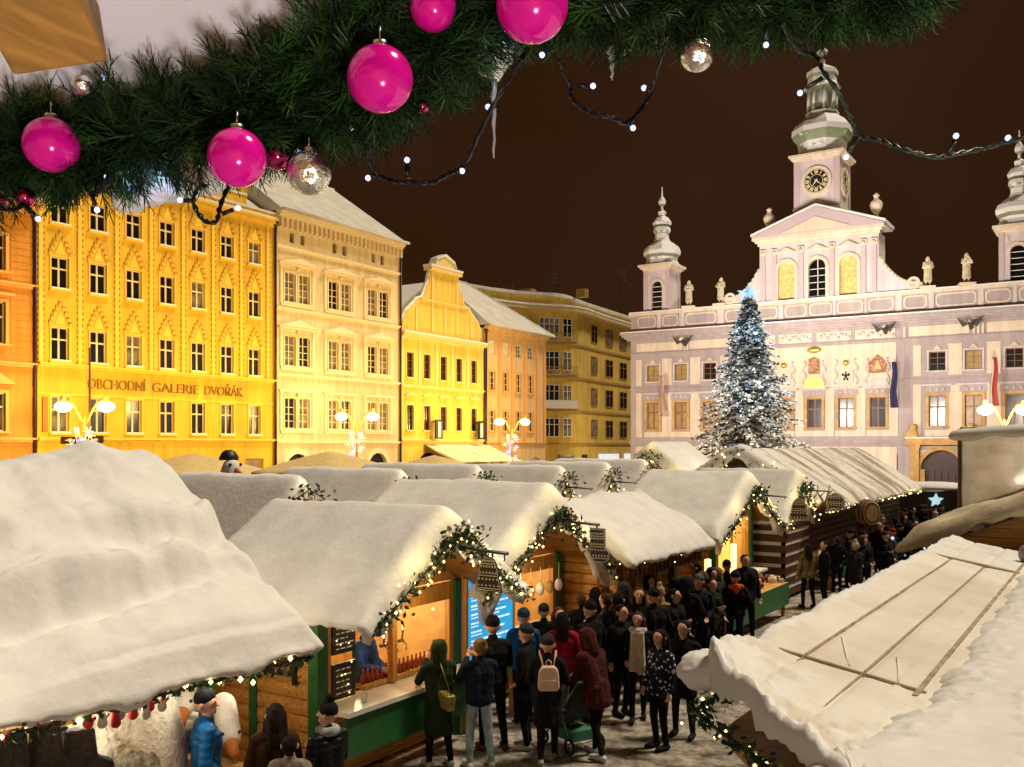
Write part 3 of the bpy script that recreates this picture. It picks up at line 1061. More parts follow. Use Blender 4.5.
    s.prism([(a0-.6, 21.64), (16.6, 23.58), (a1+.6, 21.64), (a1+.6, 21.85), (16.6, 23.75), (a0-.6, 21.85)], -.5, 3.02)
    s.build('cornice_snow', SNOW, r)
    rf = MB()
    rf.quad((0, .6, 15.2), (w, .6, 15.2), (w, 8, 16.0), (0, 8, 16.0))
    rf.quad((0, 8, 16), (w, 8, 16), (w, 14, 14.4), (0, 14, 14.4))
    rf.build('roof', ROOFSNOW, r)
    # clock tower
    t = MB()
    x0, x1, y0, y1 = 14.7, 18.25, .35, 3.9
    t.box(x0, x1, y0, y1, 21.4, 27.6, 0)
    for x in (x0-.06, x1-.44):
        for y in (y0-.06, y1-.44):
            t.box(x, x+.5, y, y+.5, 21.4, 27.55, 1)
    t.box(x0-.12, x1+.12, y0-.12, y1+.12, 23.4, 23.65, 2)
    for z, p, h in ((27.55, .12, .15), (27.7, .28, .15), (27.85, .42, .18)):
        t.box(x0-p, x1+p, y0-p, y1+p, z, z+h-.003, 2)
    tcx, tcy = (x0+x1)/2, (y0+y1)/2
    t.build('clock_tower', [PNK, mat('mauve_pilaster', (.55, .44, .45), .8), CRM], r)
    d = MB()
    onion(d, tcx, tcy, [(2.15, 28.02), (1.95, 28.25), (1.9, 28.7), (2.0, 29.2), (2.3, 29.55), (2.48, 29.9), (2.45, 30.35), (2.15, 30.8), (1.6, 31.2), (1.3, 31.45), (1.35, 31.6), (1.35, 31.75)])
    onion(d, tcx, tcy, [(1.45, 33.7), (1.5, 33.85), (1.2, 34.2), (1.15, 34.6), (1.28, 34.85), (1.25, 35.2), (.6, 35.6), (.25, 35.8), (.2, 36.2)])
    for k in range(8):
        a = R(45*k+22.5)
        d.tube([(tcx+1.1*math.cos(a), tcy+1.1*math.sin(a), 31.7), (tcx+1.1*math.cos(a), tcy+1.1*math.sin(a), 33.75)], .16, 6)
    d.lathe([(.5, 31.7), (.5, 33.7)], tcx, tcy, 8)
    d.build('dome', COPPER, r)
    f = MB()
    f.lathe([(.07, 36.1), (.12, 36.5), (.42, 36.7), (.45, 36.95), (.15, 37.2), (.08, 37.5), (.25, 37.7), (.28, 37.85), (.1, 38.05), (.05, 38.8)], tcx, tcy, 10)
    f.box(tcx-.4, tcx+.4, tcy-.04, tcy+.04, 38.4, 38.48)
    f.build('finial', COPPER, r)
    # clock faces: front and right side
    for name, rz, loc in (('clock_face', 0, (tcx, y0-.0, 25.75)), ('clock_face', R(90), (x1, tcy, 25.75))):
        c = MB()
        def disc(rad, y, mi):
            c.add([(rad*math.cos(2*math.pi*k/36), y, rad*math.sin(2*math.pi*k/36)) for k in range(36)], [tuple(range(36))], mi)
        disc(1.02, -.09, 0)
        arch_ring(c, 0, 0, 1.0, 1.22, -.14, 0, 1, 36, 0, 360)
        arch_ring(c, 0, 0, .93, .97, -.12, -.095, 2, 36, 0, 360)
        arch_ring(c, 0, 0, .5, .53, -.12, -.095, 2, 36, 0, 360)
        rom = ['IIII'] 
        for h in range(12):
            a = R(90-30*h)
            n = (1 if h in (1, 11) else 2 if h in (2, 5, 10) else 3)
            for q in range(n):
                b = a+(q-(n-1)/2)*.13
                p0, p1 = Vector((.6*math.cos(b), 0, .6*math.sin(b))), Vector((.88*math.cos(b), 0, .88*math.sin(b)))
                t_ = Vector((-math.sin(b), 0, math.cos(b)))*.035
                c.add([tuple(p0-t_+Vector((0, -.12, 0))), tuple(p0+t_+Vector((0, -.12, 0))), tuple(p1+t_+Vector((0, -.12, 0))), tuple(p1-t_+Vector((0, -.12, 0)))], [(0, 1, 2, 3)], 2)
        o = c.build('clock_face', [BLACK, CRM, mat('gilt_numerals', (.85, .72, .45), .4, var=0)], r, loc, rz)
        h_ = MB()
        for a, L, wd in ((R(-38), .85, .05), (R(-128), .6, .07)):
            dx, dz = math.cos(a), math.sin(a)
            h_.prism([(-dz*wd-dx*.15, dx*wd-dz*.15), (dx*L, dz*L), (dz*wd-dx*.15, -dx*wd-dz*.15)], -.17, -.14)
        h_.build('clock_hand', mat('gilt_numerals', (.85, .72, .45), .4, var=0), o)
    # side turrets
    for tx in (2.4, 31.0):
        t = MB()
        hw = 1.2
        ops3 = [(tx-.5, tx+.5, 16.3, 18.9)]
        wall_open(t, tx-hw, tx+hw, 16.08, 20.0, ops3, .3, 0, .3)
        arch_fill(t, tx-.5, tx+.5, 18.9, .5, .3, .6)
        arch_ring(t, tx, 18.4, .5, .72, .2, .3, 1)
        t.quad((tx-hw, .3, 16.08), (tx-hw, 2.7, 16.08), (tx-hw, 2.7, 20), (tx-hw, .3, 20))
        t.quad((tx+hw, .3, 16.08), (tx+hw, 2.7, 16.08), (tx+hw, 2.7, 20), (tx+hw, .3, 20))
        t.quad((tx-hw, 2.7, 16.08), (tx+hw, 2.7, 16.08), (tx+hw, 2.7, 20), (tx-hw, 2.7, 20))
        for x in (tx-hw-.05, tx+hw-.3):
            for y in (.22, 2.4):
                t.box(x, x+.35, y, y+.35, 16.08, 19.9, 2)
        t.prism([(tx-.9, 19.2), (tx-.55, 19.2), (tx-.7, 19.7)], .24, .3, 1)
        t.prism([(tx+.55, 19.2), (tx+.9, 19.2), (tx+.7, 19.7)], .24, .3, 1)
        for z, p, h in ((19.9, .12, .16), (20.06, .3, .16), (20.22, .45, .2)):
            t.box(tx-hw-p, tx+hw+p, .3-p, 2.7+p, z, z+h-.003, 1)
        o = t.build('turret', [PNK, CRM, mat('mauve_pilaster', (.55, .44, .45), .8)], r)
        g = MB()
        g.quad((tx-.5, .56, 16.3), (tx+.5, .56, 16.3), (tx+.5, .56, 18.9), (tx-.5, .56, 18.9))
        for q in range(5):
            g.box(tx-.5, tx+.5, .5, .54, 16.6+q*.45, 16.65+q*.45, 1)
        g.build('turret_window', [GLASS_DARK, WHITE_PAINT], o)
        d = MB()
        onion(d, tx, 1.5, [(1.75, 20.42), (1.5, 20.6), (1.35, 20.9), (1.4, 21.1), (1.62, 21.35), (1.68, 21.7), (1.5, 22.1), (1.05, 22.45), (.75, 22.65), (.62, 22.9), (.6, 23.3), (.7, 23.35), (.78, 23.6), (.72, 23.9), (.45, 24.05), (.8, 24.1), (.85, 24.35), (.6, 24.75), (.3, 24.95), (.35, 25.15), (.38, 25.3), (.12, 25.5), (.1, 25.8), (.3, 26.0), (.34, 26.3), (.2, 26.6), (.08, 26.75), (.04, 27.6)])
        d.build('dome', COPPER, o)
    # painted coats of arms over the middle windows
    for x, kind in ((16.4, 0), (18.9, 1), (21.3, 2), (13.95, 1), (11.5, 2)):
        s = MB()
        orn = MB()
        z = 9.0
        if kind == 0:
            s.prism([(x-.45, z+1.0), (x+.45, z+1.0), (x+.45, z+2.2), (x, z+2.4), (x-.45, z+2.2)], -.16, -.06, 0)
            orn.prism([(x-.85, z-.15), (x+.85, z-.15), (x+.7, z+.6), (x, z+.85), (x-.7, z+.6)], -.2, -.06, 1)
            orn.ball((x, -.15, z+2.95), .45, 1, 10, 6, (1.3, .5, .6))
        elif kind == 1:
            s.prism([(x-.55, z+.15), (x+.55, z+.15), (x+.6, z+1.2), (x, z+1.45), (x-.6, z+1.2)], -.16, -.06, 2)
            for q, dx, dz in ((.14, 0, .75), (.1, -.22, .85), (.1, .22, .85), (.08, 0, 1.02), (.09, -.12, .5), (.09, .12, .5)):
                s.ball((x+dx, -.17, z+dz), q, 3, 7, 5, (1, .5, 1.3))
            orn.ball((x, -.15, z+1.8), .25, 1, 8, 5)
        else:
            s.prism([(x-.6, z+.9), (x+.6, z+.9), (x+.7, z+1.6), (x+.3, z+2.1), (x, z+2.35), (x-.3, z+2.1), (x-.7, z+1.6)], -.16, -.06, 0)
            s.prism([(x-.3, z+1.2), (x+.3, z+1.2), (x, z+1.9)], -.2, -.16, 4)
            orn.prism([(x-.9, z-.1), (x+.9, z-.1), (x+.6, z+.45), (x-.6, z+.45)], -.2, -.06, 0)
        a = s.build('coat_of_arms', [mat('terracotta_paint', (.52, .25, .12), .7, var=.5, scale=5), GOLD, CRM, BLACK, mat('pale_gold_paint', (.75, .5, .25), .6)], r)
        orn.build('crest_base', [PNK, GOLD], a)
        for sd in (-1, 1):
            sc = MB()
            sc.tube([(x+sd*(.78+.14*math.sin(q/5*math.pi*2)), -.1, z+.1+q*.2) for q in range(11)], [.1-.03*abs(q-5)/5+.02*math.sin(q*2.5) for q in range(11)], 7)
            sc.build('scrollwork', PNK, a)
    # portal
    p = MB()
    for x in (23.75, 27.55):
        p.box(x, x+.62, -.45, 0, 0, 4.25)
        p.box(x-.08, x+.7, -.52, 0, 0, .7)
        p.box(x-.08, x+.7, -.52, 0, 4.0, 4.25)
    arch_ring(p, 25.9, 2.4, 1.45, 1.75, -.22, 0, 0, 18)
    p.box(24.4, 24.75, -.22, 0, 0, 2.4)
    p.box(27.05, 27.4, -.22, 0, 0, 2.4)
    for x in (24.15, 27.65):
        pass
    p.box(23.4, 28.5, -.6, 0, 4.26, 4.75)
    for s_ in (-1, 1):
        c = 25.95+s_*2.1
        pts = [(c-.5*s_, 4.76), (c+.5*s_, 4.76), (c+.45*s_, 5.0), (c+.1*s_, 5.45), (c-.15*s_, 5.55), (c-.35*s_, 5.3)]
        p.prism(pts if s_ > 0 else pts[::-1], -.55, -.02)
        p.ball((c-.1*s_, -.35, 5.6), .3, 0, 8, 6)
    p.build('portal', SANDST, r)
    g = MB()
    g.quad((24.45, .24, 0), (27.35, .24, 0), (27.35, .24, 3.85), (24.45, .24, 3.85))
    for k in range(6):
        g.box(24.5+k*.48, 24.9+k*.48, .16, .22, .05, 2.3)
    g.build('gate', mat('dark_brown_gate', (.05, .018, .012), .5, var=.3), r)
    ps = MB()
    ps.box(23.4, 28.5, -.62, -.02, 4.752, 4.86)
    ps.build('portal_snow', SNOW, r)
    # water spouts shaped like beasts under the cornice
    for x in (5.3, 21.9, 27.95):
        q = MB()
        q.cap((x, 0, 13.0), (x+.1, -1.3, 13.35), .16, .2)
        q.cap((x+.1, -1.3, 13.35), (x+.15, -1.75, 13.2), .2, .1)
        for s_ in (-1, 1):
            q.prism([(x+s_*.1, 13.2), (x+s_*.9, 13.75), (x+s_*.5, 13.0)], -.85, -.75)
        q.build('water_spout', snowy('spout_metal', (.05, .045, .04), .25), r)
    # urns on the pediment are stone parts of the roofline
    for x in (12.4, 21.0):
        u = MB()
        u.lathe([(.3, 21.9), (.32, 22.15), (.14, 22.3), (.18, 22.6), (.42, 23.0), (.5, 23.3), (.42, 23.55), (.2, 23.75), (.16, 23.9), (.26, 24.05), (.05, 24.25)], x, .9, 14)
        u.build('urn', CRM, r)
build_town_hall()

def flag(x, z, col, label, lean=.5, dy=-.1):
    t = thing('flag', label, 'flag', (THX+x, THY+dy, z))
    p = MB()
    p.tube([(0, 0, 0), (0, -1.3, 3.1)], .045)
    p.ball((0, -1.32, 3.16), .09)
    p.build('flagpole', mat('pole_white', (.6, .55, .5), .5, var=0), t)
    c = MB()
    n, k = 16, 6
    vs = []
    for j in range(n+1):
        for i in range(k+1):
            u, v = i/k, j/n
            wd = .6*(.55+.45*v)
            vs.append((wd*(u-.5)+.06*math.sin(v*7), -1.25+.42*(1-v)*0+.12*math.sin(u*9+v*3), 3.0-3.5*v))
    fs = [(j*(k+1)+i, j*(k+1)+i+1, (j+1)*(k+1)+i+1, (j+1)*(k+1)+i) for j in range(n) for i in range(k)]
    c.add(vs, fs, 0, True)
    mi = []
    for j in range(n):
        for i in range(k):
            mi.append(min(len(col)-1, int(i/k*len(col))))
    c.mi = mi
    o = c.build('cloth', [mat('flag_%.2f_%.2f_%.2f' % q, q, .8, var=.1) for q in col], t)
    md = o.modifiers.new('s', 'SOLIDIFY')
    md.thickness = .02
flag(22.75, 7.6, [(.022, .018, .08)], 'dark blue flag hanging from the town hall wall beside the middle bay')
flag(29.6, 7.6, [(.6, .5, .42), (.4, .06, .04), (.4, .06, .04)], 'red and white flag hanging furthest right on the town hall wall')
flag(3.55, 7.3, [(.5, .36, .2), (.4, .2, .13), (.55, .46, .38)], 'pale striped flag near the left end of the town hall wall')
def build_ground():
    m = MB()
    m.quad((-600, -600, 0), (600, -600, 0), (600, 600, 0), (-600, 600, 0))
    g = mat('trampled_snow_on_cobbles', (.34, .29, .22), .85, var=0)
    nt = g.node_tree
    p = nt.nodes['Principled BSDF']
    tc = nt.nodes.new('ShaderNodeTexCoord')
    n = nt.nodes.new('ShaderNodeTexNoise')
    n.inputs['Scale'].default_value = 2.6
    n.inputs['Detail'].default_value = 9
    n.inputs['Roughness'].default_value = .7
    v = nt.nodes.new('ShaderNodeTexVoronoi')
    v.inputs['Scale'].default_value = 7
    nt.links.new(tc.outputs['Object'], n.inputs['Vector'])
    nt.links.new(tc.outputs['Object'], v.inputs['Vector'])
    cr = nt.nodes.new('ShaderNodeValToRGB')
    e = cr.color_ramp.elements
    e[0].position, e[0].color = .38, (.05, .035, .025, 1)
    e[1].position, e[1].color = .62, (.42, .37, .30, 1)
    nt.links.new(n.outputs['Fac'], cr.inputs[0])
    nt.links.new(cr.outputs[0], p.inputs['Base Color'])
    a = nt.nodes.new('ShaderNodeMath')
    a.operation = 'ADD'
    nt.links.new(n.outputs['Fac'], a.inputs[0])
    nt.links.new(v.outputs['Distance'], a.inputs[1])
    b = nt.nodes.new('ShaderNodeBump')
    b.inputs['Strength'].default_value = .8
    b.inputs['Distance'].default_value = .06
    nt.links.new(a.outputs[0], b.inputs['Height'])
    nt.links.new(b.outputs['Normal'], p.inputs['Normal'])
    o = m.build('ground', g)
    o['kind'] = 'structure'
build_ground()
# ------------------------------------------------------------------ market stalls
def fbm(x, y, z=0, o=4):
    return noise.fractal(Vector((x, y, z)), 1, 2, o)

def snow_gable(w2, y0, y1, ze, zr, th, seed=0, nu=36, nv=30, front=.25, back=.1, side=.1, disp=None, soft=.05, lump=.05):
    """a blanket of snow over a gable roof whose ridge runs along local y"""
    vs, fs = [], []
    L = y1-y0
    def base(u):
        a = math.sqrt(u*u+soft*soft)-soft*.55
        return zr-(zr-ze)*a
    def edge(d, r):
        d = max(0, min(1, d/r))
        return (1-(1-d)**2.2)
    for j in range(nv+1):
        v = j/nv
        v = v*v*(3-2*v)*.55+v*.45
        y = y0+L*v
        for i in range(nu+1):
            u = -1+2*i/nu
            x = u*w2
            e = edge(w2*(1-abs(u)), .2)*edge(y-y0, .22)*edge(y1-y, .22)
            n = fbm(x*.8+seed*7, y*.8, seed)*lump+fbm(x*2.6, y*2.6+seed, seed)*lump*.35+fbm(x*7, y*7, seed+2)*.012
            t = th*(.12+.88*e)*(1+.0*n)+n*e
            dx = dy = 0
            if disp:
                t += disp(u, v, x, y)*e
            bulge = .05*(1-e)
            vs.append((x+(.04 if u > .97 else -.04 if u < -.97 else 0), y, base(u)+t))
    k = nu+1
    fs = [(j*k+i, j*k+i+1, (j+1)*k+i+1, (j+1)*k+i) for j in range(nv) for i in range(nu)]
    # border ring, hanging lip
    ring = [(0, i) for i in range(nu+1)]+[(j, nu) for j in range(1, nv+1)]+[(nv, i) for i in range(nu-1, -1, -1)]+[(j, 0) for j in range(nv-1, 0, -1)]
    prev = [j*k+i for j, i in ring]
    lens = []
    for (j, i) in ring:
        fr = front if j == 0 else back if j == nv else side
        if j == 0 and i in (0, nu):
            fr = min(front, side)*1.1
        lens.append(fr)
    nlev = 4
    for lev in range(1, nlev+1):
        q = lev/nlev
        cur = []
        for n_, (j, i) in enumerate(ring):
            p = Vector(vs[j*k+i])
            o = Vector((0, 0, 0))
            if i == 0: o.x -= 1
            if i == nu: o.x += 1
            if j == 0: o.y -= 1
            if j == nv: o.y += 1
            fl = lens[n_]*(1+.55*fbm(p.x*1.7+3, p.y*1.7, seed+5)+.25*fbm(p.x*6, p.y*6, seed))
            outw = .05*math.sin(q*math.pi*.9)+.02*fbm(p.x*5, p.y*5, q+seed)
            cur.append(len(vs))
            vs.append((p.x+o.x*outw, p.y+o.y*outw, p.z-fl*q-(.1*th if lev else 0)))
        m = len(ring)
        for n_ in range(m):
            fs.append((prev[n_], prev[(n_+1) % m], cur[(n_+1) % m], cur[n_]))
        prev = cur
    # inner underside lip
    cur = []
    for n_, (j, i) in enumerate(ring):
        p = Vector(vs[prev[n_]])
        cur.append(len(vs))
        vs.append((p.x*(1-.12/w2*(1 if i in (0, nu) else 0)), p.y+(.12 if j == 0 else -.12 if j == nv else 0), p.z+.03))
    for n_ in range(len(ring)):
        m = len(ring)
        fs.append((prev[n_], prev[(n_+1) % m], cur[(n_+1) % m], cur[n_]))
    mb = MB()
    mb.add(vs, fs, 0, True)
    return mb

LEAF = mat('garland_leaves', (.02, .06, .022), .55, var=.5, scale=15)
RED = mat('red_ribbon', (.5, .02, .02), .5, var=.2)
def path_points(path, step):
    out = []
    for a, b in zip(path, path[1:]):
        a, b = Vector(a), Vector(b)
        n = max(1, int((b-a).length/step))
        for i in range(n):
            out.append(a+(b-a)*(i/n))
    out.append(Vector(path[-1]))
    return out

def garland(path, spread=.1, per=7, leaf=.075, seed=1, step=.06, red=0):
    rnd = random.Random(seed)
    m = MB()
    for p in path_points(path, step):
        s = spread*(.55+.9*abs(noise.noise(p*2.3+Vector((seed, 0, 0)))))
        for _ in range(per):
            c = p+Vector((rnd.gauss(0, s*.6), rnd.gauss(0, s*.6), rnd.gauss(0, s*.6)))
            d = Vector((rnd.uniform(-1, 1), rnd.uniform(-1, 1), rnd.uniform(-1, .8))).normalized()
            e = d.cross(Vector((rnd.uniform(-1, 1), rnd.uniform(-1, 1), rnd.uniform(-1, 1)))).normalized()
            L, W = leaf*rnd.uniform(.7, 1.4), leaf*.3
            mi = 1 if rnd.random() < red else 0
            m.add([c, c+d*L*.5+e*W, c+d*L, c+d*L*.5-e*W], [(0, 1, 2, 3)], mi)
    m.tube(path, .015, 5)
    return m

def bulbs(path, n, r=.018, spread=.09, seed=2):
    rnd = random.Random(seed)
    m = MB()
    pts = path_points(path, .02)
    for i in range(n):
        p = pts[int(i*(len(pts)-1)/max(1, n-1))]
        c = p+Vector((rnd.gauss(0, spread*.5), rnd.gauss(0, spread*.5), rnd.gauss(0, spread*.5)))
        m.octa(c, r*rnd.uniform(.8, 1.25))
    return m

def logs(mb, axis, fixed, a0, a1, z0, z1, h=.16, t=.05, mi=0, side=1):
    """half-round horizontal boards; axis 'x' runs along x at y=fixed, axis 'y' runs along y at x=fixed"""
    n = max(1, round((z1-z0)/h))
    h = (z1-z0)/n
    prof = [(0, 0), (t*.75, .12), (t, .45), (t, .6), (t*.7, .9), (0, 1)]
    for k in range(n):
        zb = z0+k*h
        pts = [(d*side, zb+q*h*.985) for d, q in prof]
        if axis == 'y':
            m = len(pts)
            vs = [(fixed+d, a0, z) for d, z in pts]+[(fixed+d, a1, z) for d, z in pts]
        else:
            m = len(pts)
            vs = [(a0, fixed+d, z) for d, z in pts]+[(a1, fixed+d, z) for d, z in pts]
        fs = [tuple(range(m)), tuple(range(2*m-1, m-1, -1))]+[(i, i+m, (i+1) % m+m, (i+1) % m) for i in range(m)]
        mb.add(vs, fs, mi)

def gable_boards(mb, w2, ze, zr, y, mi=0, h=.15, t=.04, zcut=None):
    z = ze
    while z < zr-.05:
        z2 = min(z+h, zr)
        a, b = w2*(zr-z)/(zr-ze), w2*(zr-z2)/(zr-ze)
        mb.prism([(-a, z), (a, z), (b, z2-.008), (-b, z2-.008)], y-t*(.6 if int(z*10) % 2 else 1), y+.03, mi)
        z = z2

WOODROOF = wood('roof_boards', (.34, .15, .04), 'Y')
COUNTER = mat('white_counter', (.8, .78, .73), .35, var=.12, scale=3)
PALE_IN = mat('lit_interior_boards', (.75, .45, .15), .6, var=.2, scale=4)
def inner_light(root, loc, power, col=(1, .74, .38), rad=.08):
    l = bpy.data.lights.new('stall_light', 'POINT')
    l.energy = power*1.35
    l.color = col
    l.shadow_soft_size = rad
    o = bpy.data.objects.new('stall_light', l)
    COL.objects.link(o)
    o.parent = root
    o.location = loc
    return o
LAMP_GLASS = glow('warm_lamp_glass', (1, .8, .45), 18)

def roof_parts(root, w2, y0, y1, ze, zr, th, seed, simple=False, disp=None, snow=None, nu=36, nv=30, front=.25, side=.1, lump=.045):
    m = MB()
    t = .06
    m.prism([(-w2, ze), (0, zr), (0, zr+t), (-w2, ze+t)], y0+.03, y1-.03)
    m.prism([(w2, ze), (0, zr), (0, zr+t), (w2, ze+t)], y0+.03, y1-.03)
    rf = m.build('roof', WOODROOF, root)
    s = snow_gable(w2+.06, y0-.02, y1+.02, ze+t, zr+t, th, seed, nu, nv, front, .12, side, disp, lump=lump)
    s.build('snow_cover', snow or SNOW, root)
    return rf

def stall(label, xf, yc, w=2.9, depth=2.3, ze=2.2, zr=3.3, over=1.0, th=.22, seed=1, rz=90, kind='open', name='market_stall', group='snow covered stalls along the aisle', roofw=None, lamp=True, simple=False, verge_lights=60, front=.46):
    r = thing(name, label, 'stall', (xf, yc, 0), R(rz), group)
    w2 = (roofw or w+.4)/2
    k = .02
    hw = w/2
    m = MB()
    # side walls of half-round boards, back wall
    zl = ze+(zr-ze)*(1-hw/w2)-.03
    logs(m, 'y', -hw, 0, depth, .1, zl, .19, .05, 0, -1)
    logs(m, 'y', hw, 0, depth, .1, zl, .19, .05, 0, 1)
    m.box(-hw, -hw+.03, 0, depth, .1, zl, 1)
    m.box(hw-.03, hw, 0, depth, .1, zl, 1)
    m.box(-hw+.03, hw-.03, depth-.05, depth, .1, zl, 1)
    gable_boards(m, hw, zl, zl+(zr-ze)*hw/w2, .0, 0)
    m.box(-hw+.03, hw-.03, .05, depth-.05, .05, .1, 1)
    m.build('wall', [PINE, PALE_IN], r)
    p = MB()
    for x in (-hw, hw):
        p.box(x-.09, x+.09, -.1, .06, 0, zl-.02)
    for i, x in enumerate((-hw, hw)):
        q = MB()
        q.box(x-.09, x+.09, -.1, .06, 0, zl-.02)
        q.build('post', GREEN, r)
    if kind == 'open':
        f = MB()
        f.box(-hw+.09, hw-.09, -.05, .03, zl-.28, zl-.04)
        f.box(-.05, .05, -.055, .03, 1.05, zl-.28)
        for x in (-hw+.14, hw-.14):
            f.box(x-.05, x+.05, -.055, .03, 1.05, zl-.28)
        f.build('window_frame', PINEZ, r)
        f = MB()
        logs(f, 'x', -.02, -hw+.09, hw-.09, .1, .95, .17, .05, 0, -1)
        f.build('front_panel', PINE, r)
        c = MB()
        c.box(-hw+.0, hw-.0, -.52, .12, .97, 1.03)
        c.build('counter', COUNTER, r)
        g = MB()
        g.prism([(-hw+.02, .45), (hw-.02, .45), (hw-.02, .96), (-hw+.02, .96)], -.46, -.42)
        g.build('counter_skirt', GREEN, r)
    elif kind == 'closed':
        f = MB()
        logs(f, 'x', -.02, -hw+.09, hw-.09, .1, zl-.05, .18, .05, 0, -1)
        f.build('front_panel', PINE, r)
    roof_parts(r, w2, -over, depth+.15, ze, zr, th, seed, nu=26 if simple else 40, nv=18 if simple else 34, front=front)
    # garland along the verge of the front gable
    y = -over-.03
    dv = max(0, front-.25)*.8
    path = [(-w2+.05, y-.03, ze-.0-dv*.4), (-w2*.5, y-.05, (ze+zr)/2-.06-dv), (0, y-.06, zr-.1-dv), (w2*.5, y-.05, (ze+zr)/2-.06-dv), (w2-.05, y-.03, ze-.0-dv*.4)]
    garland(path, .12, 4 if simple else 9, .1 if simple else .075, seed, .09 if simple else .05, .03).build('garland', [LEAF, RED], r)
    dz = max(0, front-.25)*(.2 if simple else 1)
    apex = [(-.4, y-.1, zr-.26-dz), (0, y-.12, zr-.08-dz), (.4, y-.1, zr-.26-dz)]
    garland(apex, .2, 8 if simple else 18, .1, seed+9, .08).build('spray', [LEAF, RED], r)
    bulbs(path, verge_lights//2 if simple else verge_lights, .026 if simple else .02, .16, seed).build('light_string', WARM_BULB, r)['kind'] = 'stuff'
    a = MB()
    a.tube([(0, -over+.2, zr-.32-dv*.5), (0, -over-.85, zr-.36-dv*.5)], .025, 6)
    a.tube([(0, -over-.8, zr-.36-dv*.5), (0, -over-.8, zr-.5)], .01, 5)
    a.build('sign_arm', BLACK, r)
    if lamp:
        b = MB()
        b.lathe([(.02, zl-.05), (.05, zl-.1), (.07, zl-.16), (.04, zl-.22)], .4, depth*.45, 10)
        b.build('ceiling_lamp', LAMP_GLASS, r)
        inner_light(r, (.4, depth*.45, zl-.35), 50)
        inner_light(r, (0, -over*.55, ze+.02), 18)  # added light under the hood, brightens gable boards and counter
        for sx in (-1, 1):
            inner_light(r, (sx*w2*.55, -over-.35, (ze+zr)/2+.2), 4.5, (1, .72, .25))
        inner_light(r, (0, -over-.35, zr+.3), 4.5, (1, .72, .25))
    else:
        inner_light(r, (0, -over-.5, zr+.15), 7, (1, .8, .45))
        inner_light(r, (0, -over-.4, ze+.3), 6, (1, .72, .3))
    return r

def at_stall(r, x, y, z):
    return Matrix.Translation(r.location) @ r.rotation_euler.to_matrix().to_4x4() @ Vector((x, y, z))

# ---- the beer stall ---------------------------------------------------------------
SB = stall('nearest open drinks stall with a beer tap behind its white counter and a bell sign', -8.3, 9.95, 2.85, 2.2, 2.14, 3.3, 1.02, .12, 3, roofw=3.35, verge_lights=90, name='drinks_stall', front=.36)
def beer_details():
    r = SB
    hw = 1.42
    d = MB()
    d.box(-hw+.06, -hw+.22, .0, .06, .98, 2.1)
    d.build('upright', PINEZ, r)
    # chalk boards at the near end of the front
    for z0, z1 in ((1.62, 2.02), (1.05, 1.5)):
        b = MB()
        b.box(-1.18, -.76, -.03, .0, z0, z1, 0)
        rnd = random.Random(int(z0*10))
        for k in range(5):
            zz = z1-.07-k*(z1-z0-.08)/5
            xx = -1.12
            while xx < -.88:
                L = rnd.uniform(.03, .1)
                b.box(xx, xx+L, -.034, -.031, zz-.018, zz, 1)
                xx += L+.03
        for q in range(5):
            b.octa((rnd.uniform(-1.15, -.78), -.06, rnd.uniform(z0, z1)), .012, 2)
        b.build('chalk_board', [BLACK, WHITE_PAINT, WARM_BULB], r)
    # hinged side door (near side wall)
    s = MB()
    s.box(-hw-.07, -hw-.055, .05, .06, .1, 2.1, 0)
    s.build('door_joint', BLACK, r)
    h = MB()
    h.box(-hw-.1, -hw-.06, .3, .95, 1.38, 1.44, 0)
    h.box(-hw-.105, -hw-.06, .28, .33, 1.28, 1.52, 0)
    h.box(-hw-.105, -hw-.06, .92, .97, 1.3, 1.5, 0)
    h.build('hinge', BLACK, r)
    gd = MB()
    gd.box(-hw-.08, -hw-.05, 1.0, 1.12, .1, 2.15)
    gd.build('corner_batten', GREEN, r)
    t = thing('beer_tap', 'chrome beer tap column with cross arms on the counter of the drinks stall', 'beer tap', at_stall(r, .42, .35, 1.06))
    CH = mat('chrome', (.75, .75, .72), .18, 1, var=0)
    b = MB()
    b.lathe([(.1, 0), (.1, .02), (.045, .05), (.04, .42), (.06, .45), (.06, .5), (.03, .55)], 0, 0, 12)
    b.tube([(0, -.24, .4), (0, .24, .4)], .03, 8)
    b.build('column', CH, t)
    for y in (-.2, 0, .2):
        b = MB()
        b.tube([(.03, y, .4), (.1, y, .36), (.1, y, .28)], .014, 6)
        b.tube([(.02, y, .42), (.05, y, .62)], [.014, .022], 6)
        b.build('tap_handle', CH, t)
    c = thing('bottle_crate', 'low rack of red and brown bottles behind the drinks stall counter', 'crate', at_stall(r, .35, .12, 1.04), R(90))
    b = MB()
    b.box(-.85, .85, -.09, .09, 0, .05)
    b.build('tray', PINE_LIGHT, c)
    for i in range(18):
        b = MB()
        x = -.8+i*.094
        b.lathe([(.032, .05), (.034, .15), (.014, .2), (.013, .25)], x, .0, 8)
        b.build('bottle', mat('bottle_red', (.35, .05, .03), .2, var=.2), c)
    for k, (x, y) in enumerate(((.2, -.3), (-.95, -.35), (.05, -.42))):
        g = MB()
        g.lathe([(.032, 0), (.042, .12), (.044, .125), (.036, .12), (.028, .01)], 0, 0, 10)
        o = g.build('glass_cup', mat('cup_glass', (.7, .66, .6), .15, var=0), None, at_stall(r, x, y, 1.032))
        tag(o, ['clear cup standing at the middle of the drinks stall counter', 'clear cup standing at the near end of the drinks stall counter', 'clear cup near the outer edge of the white counter'][k], 'cup', 'cups on the counter')
beer_details()

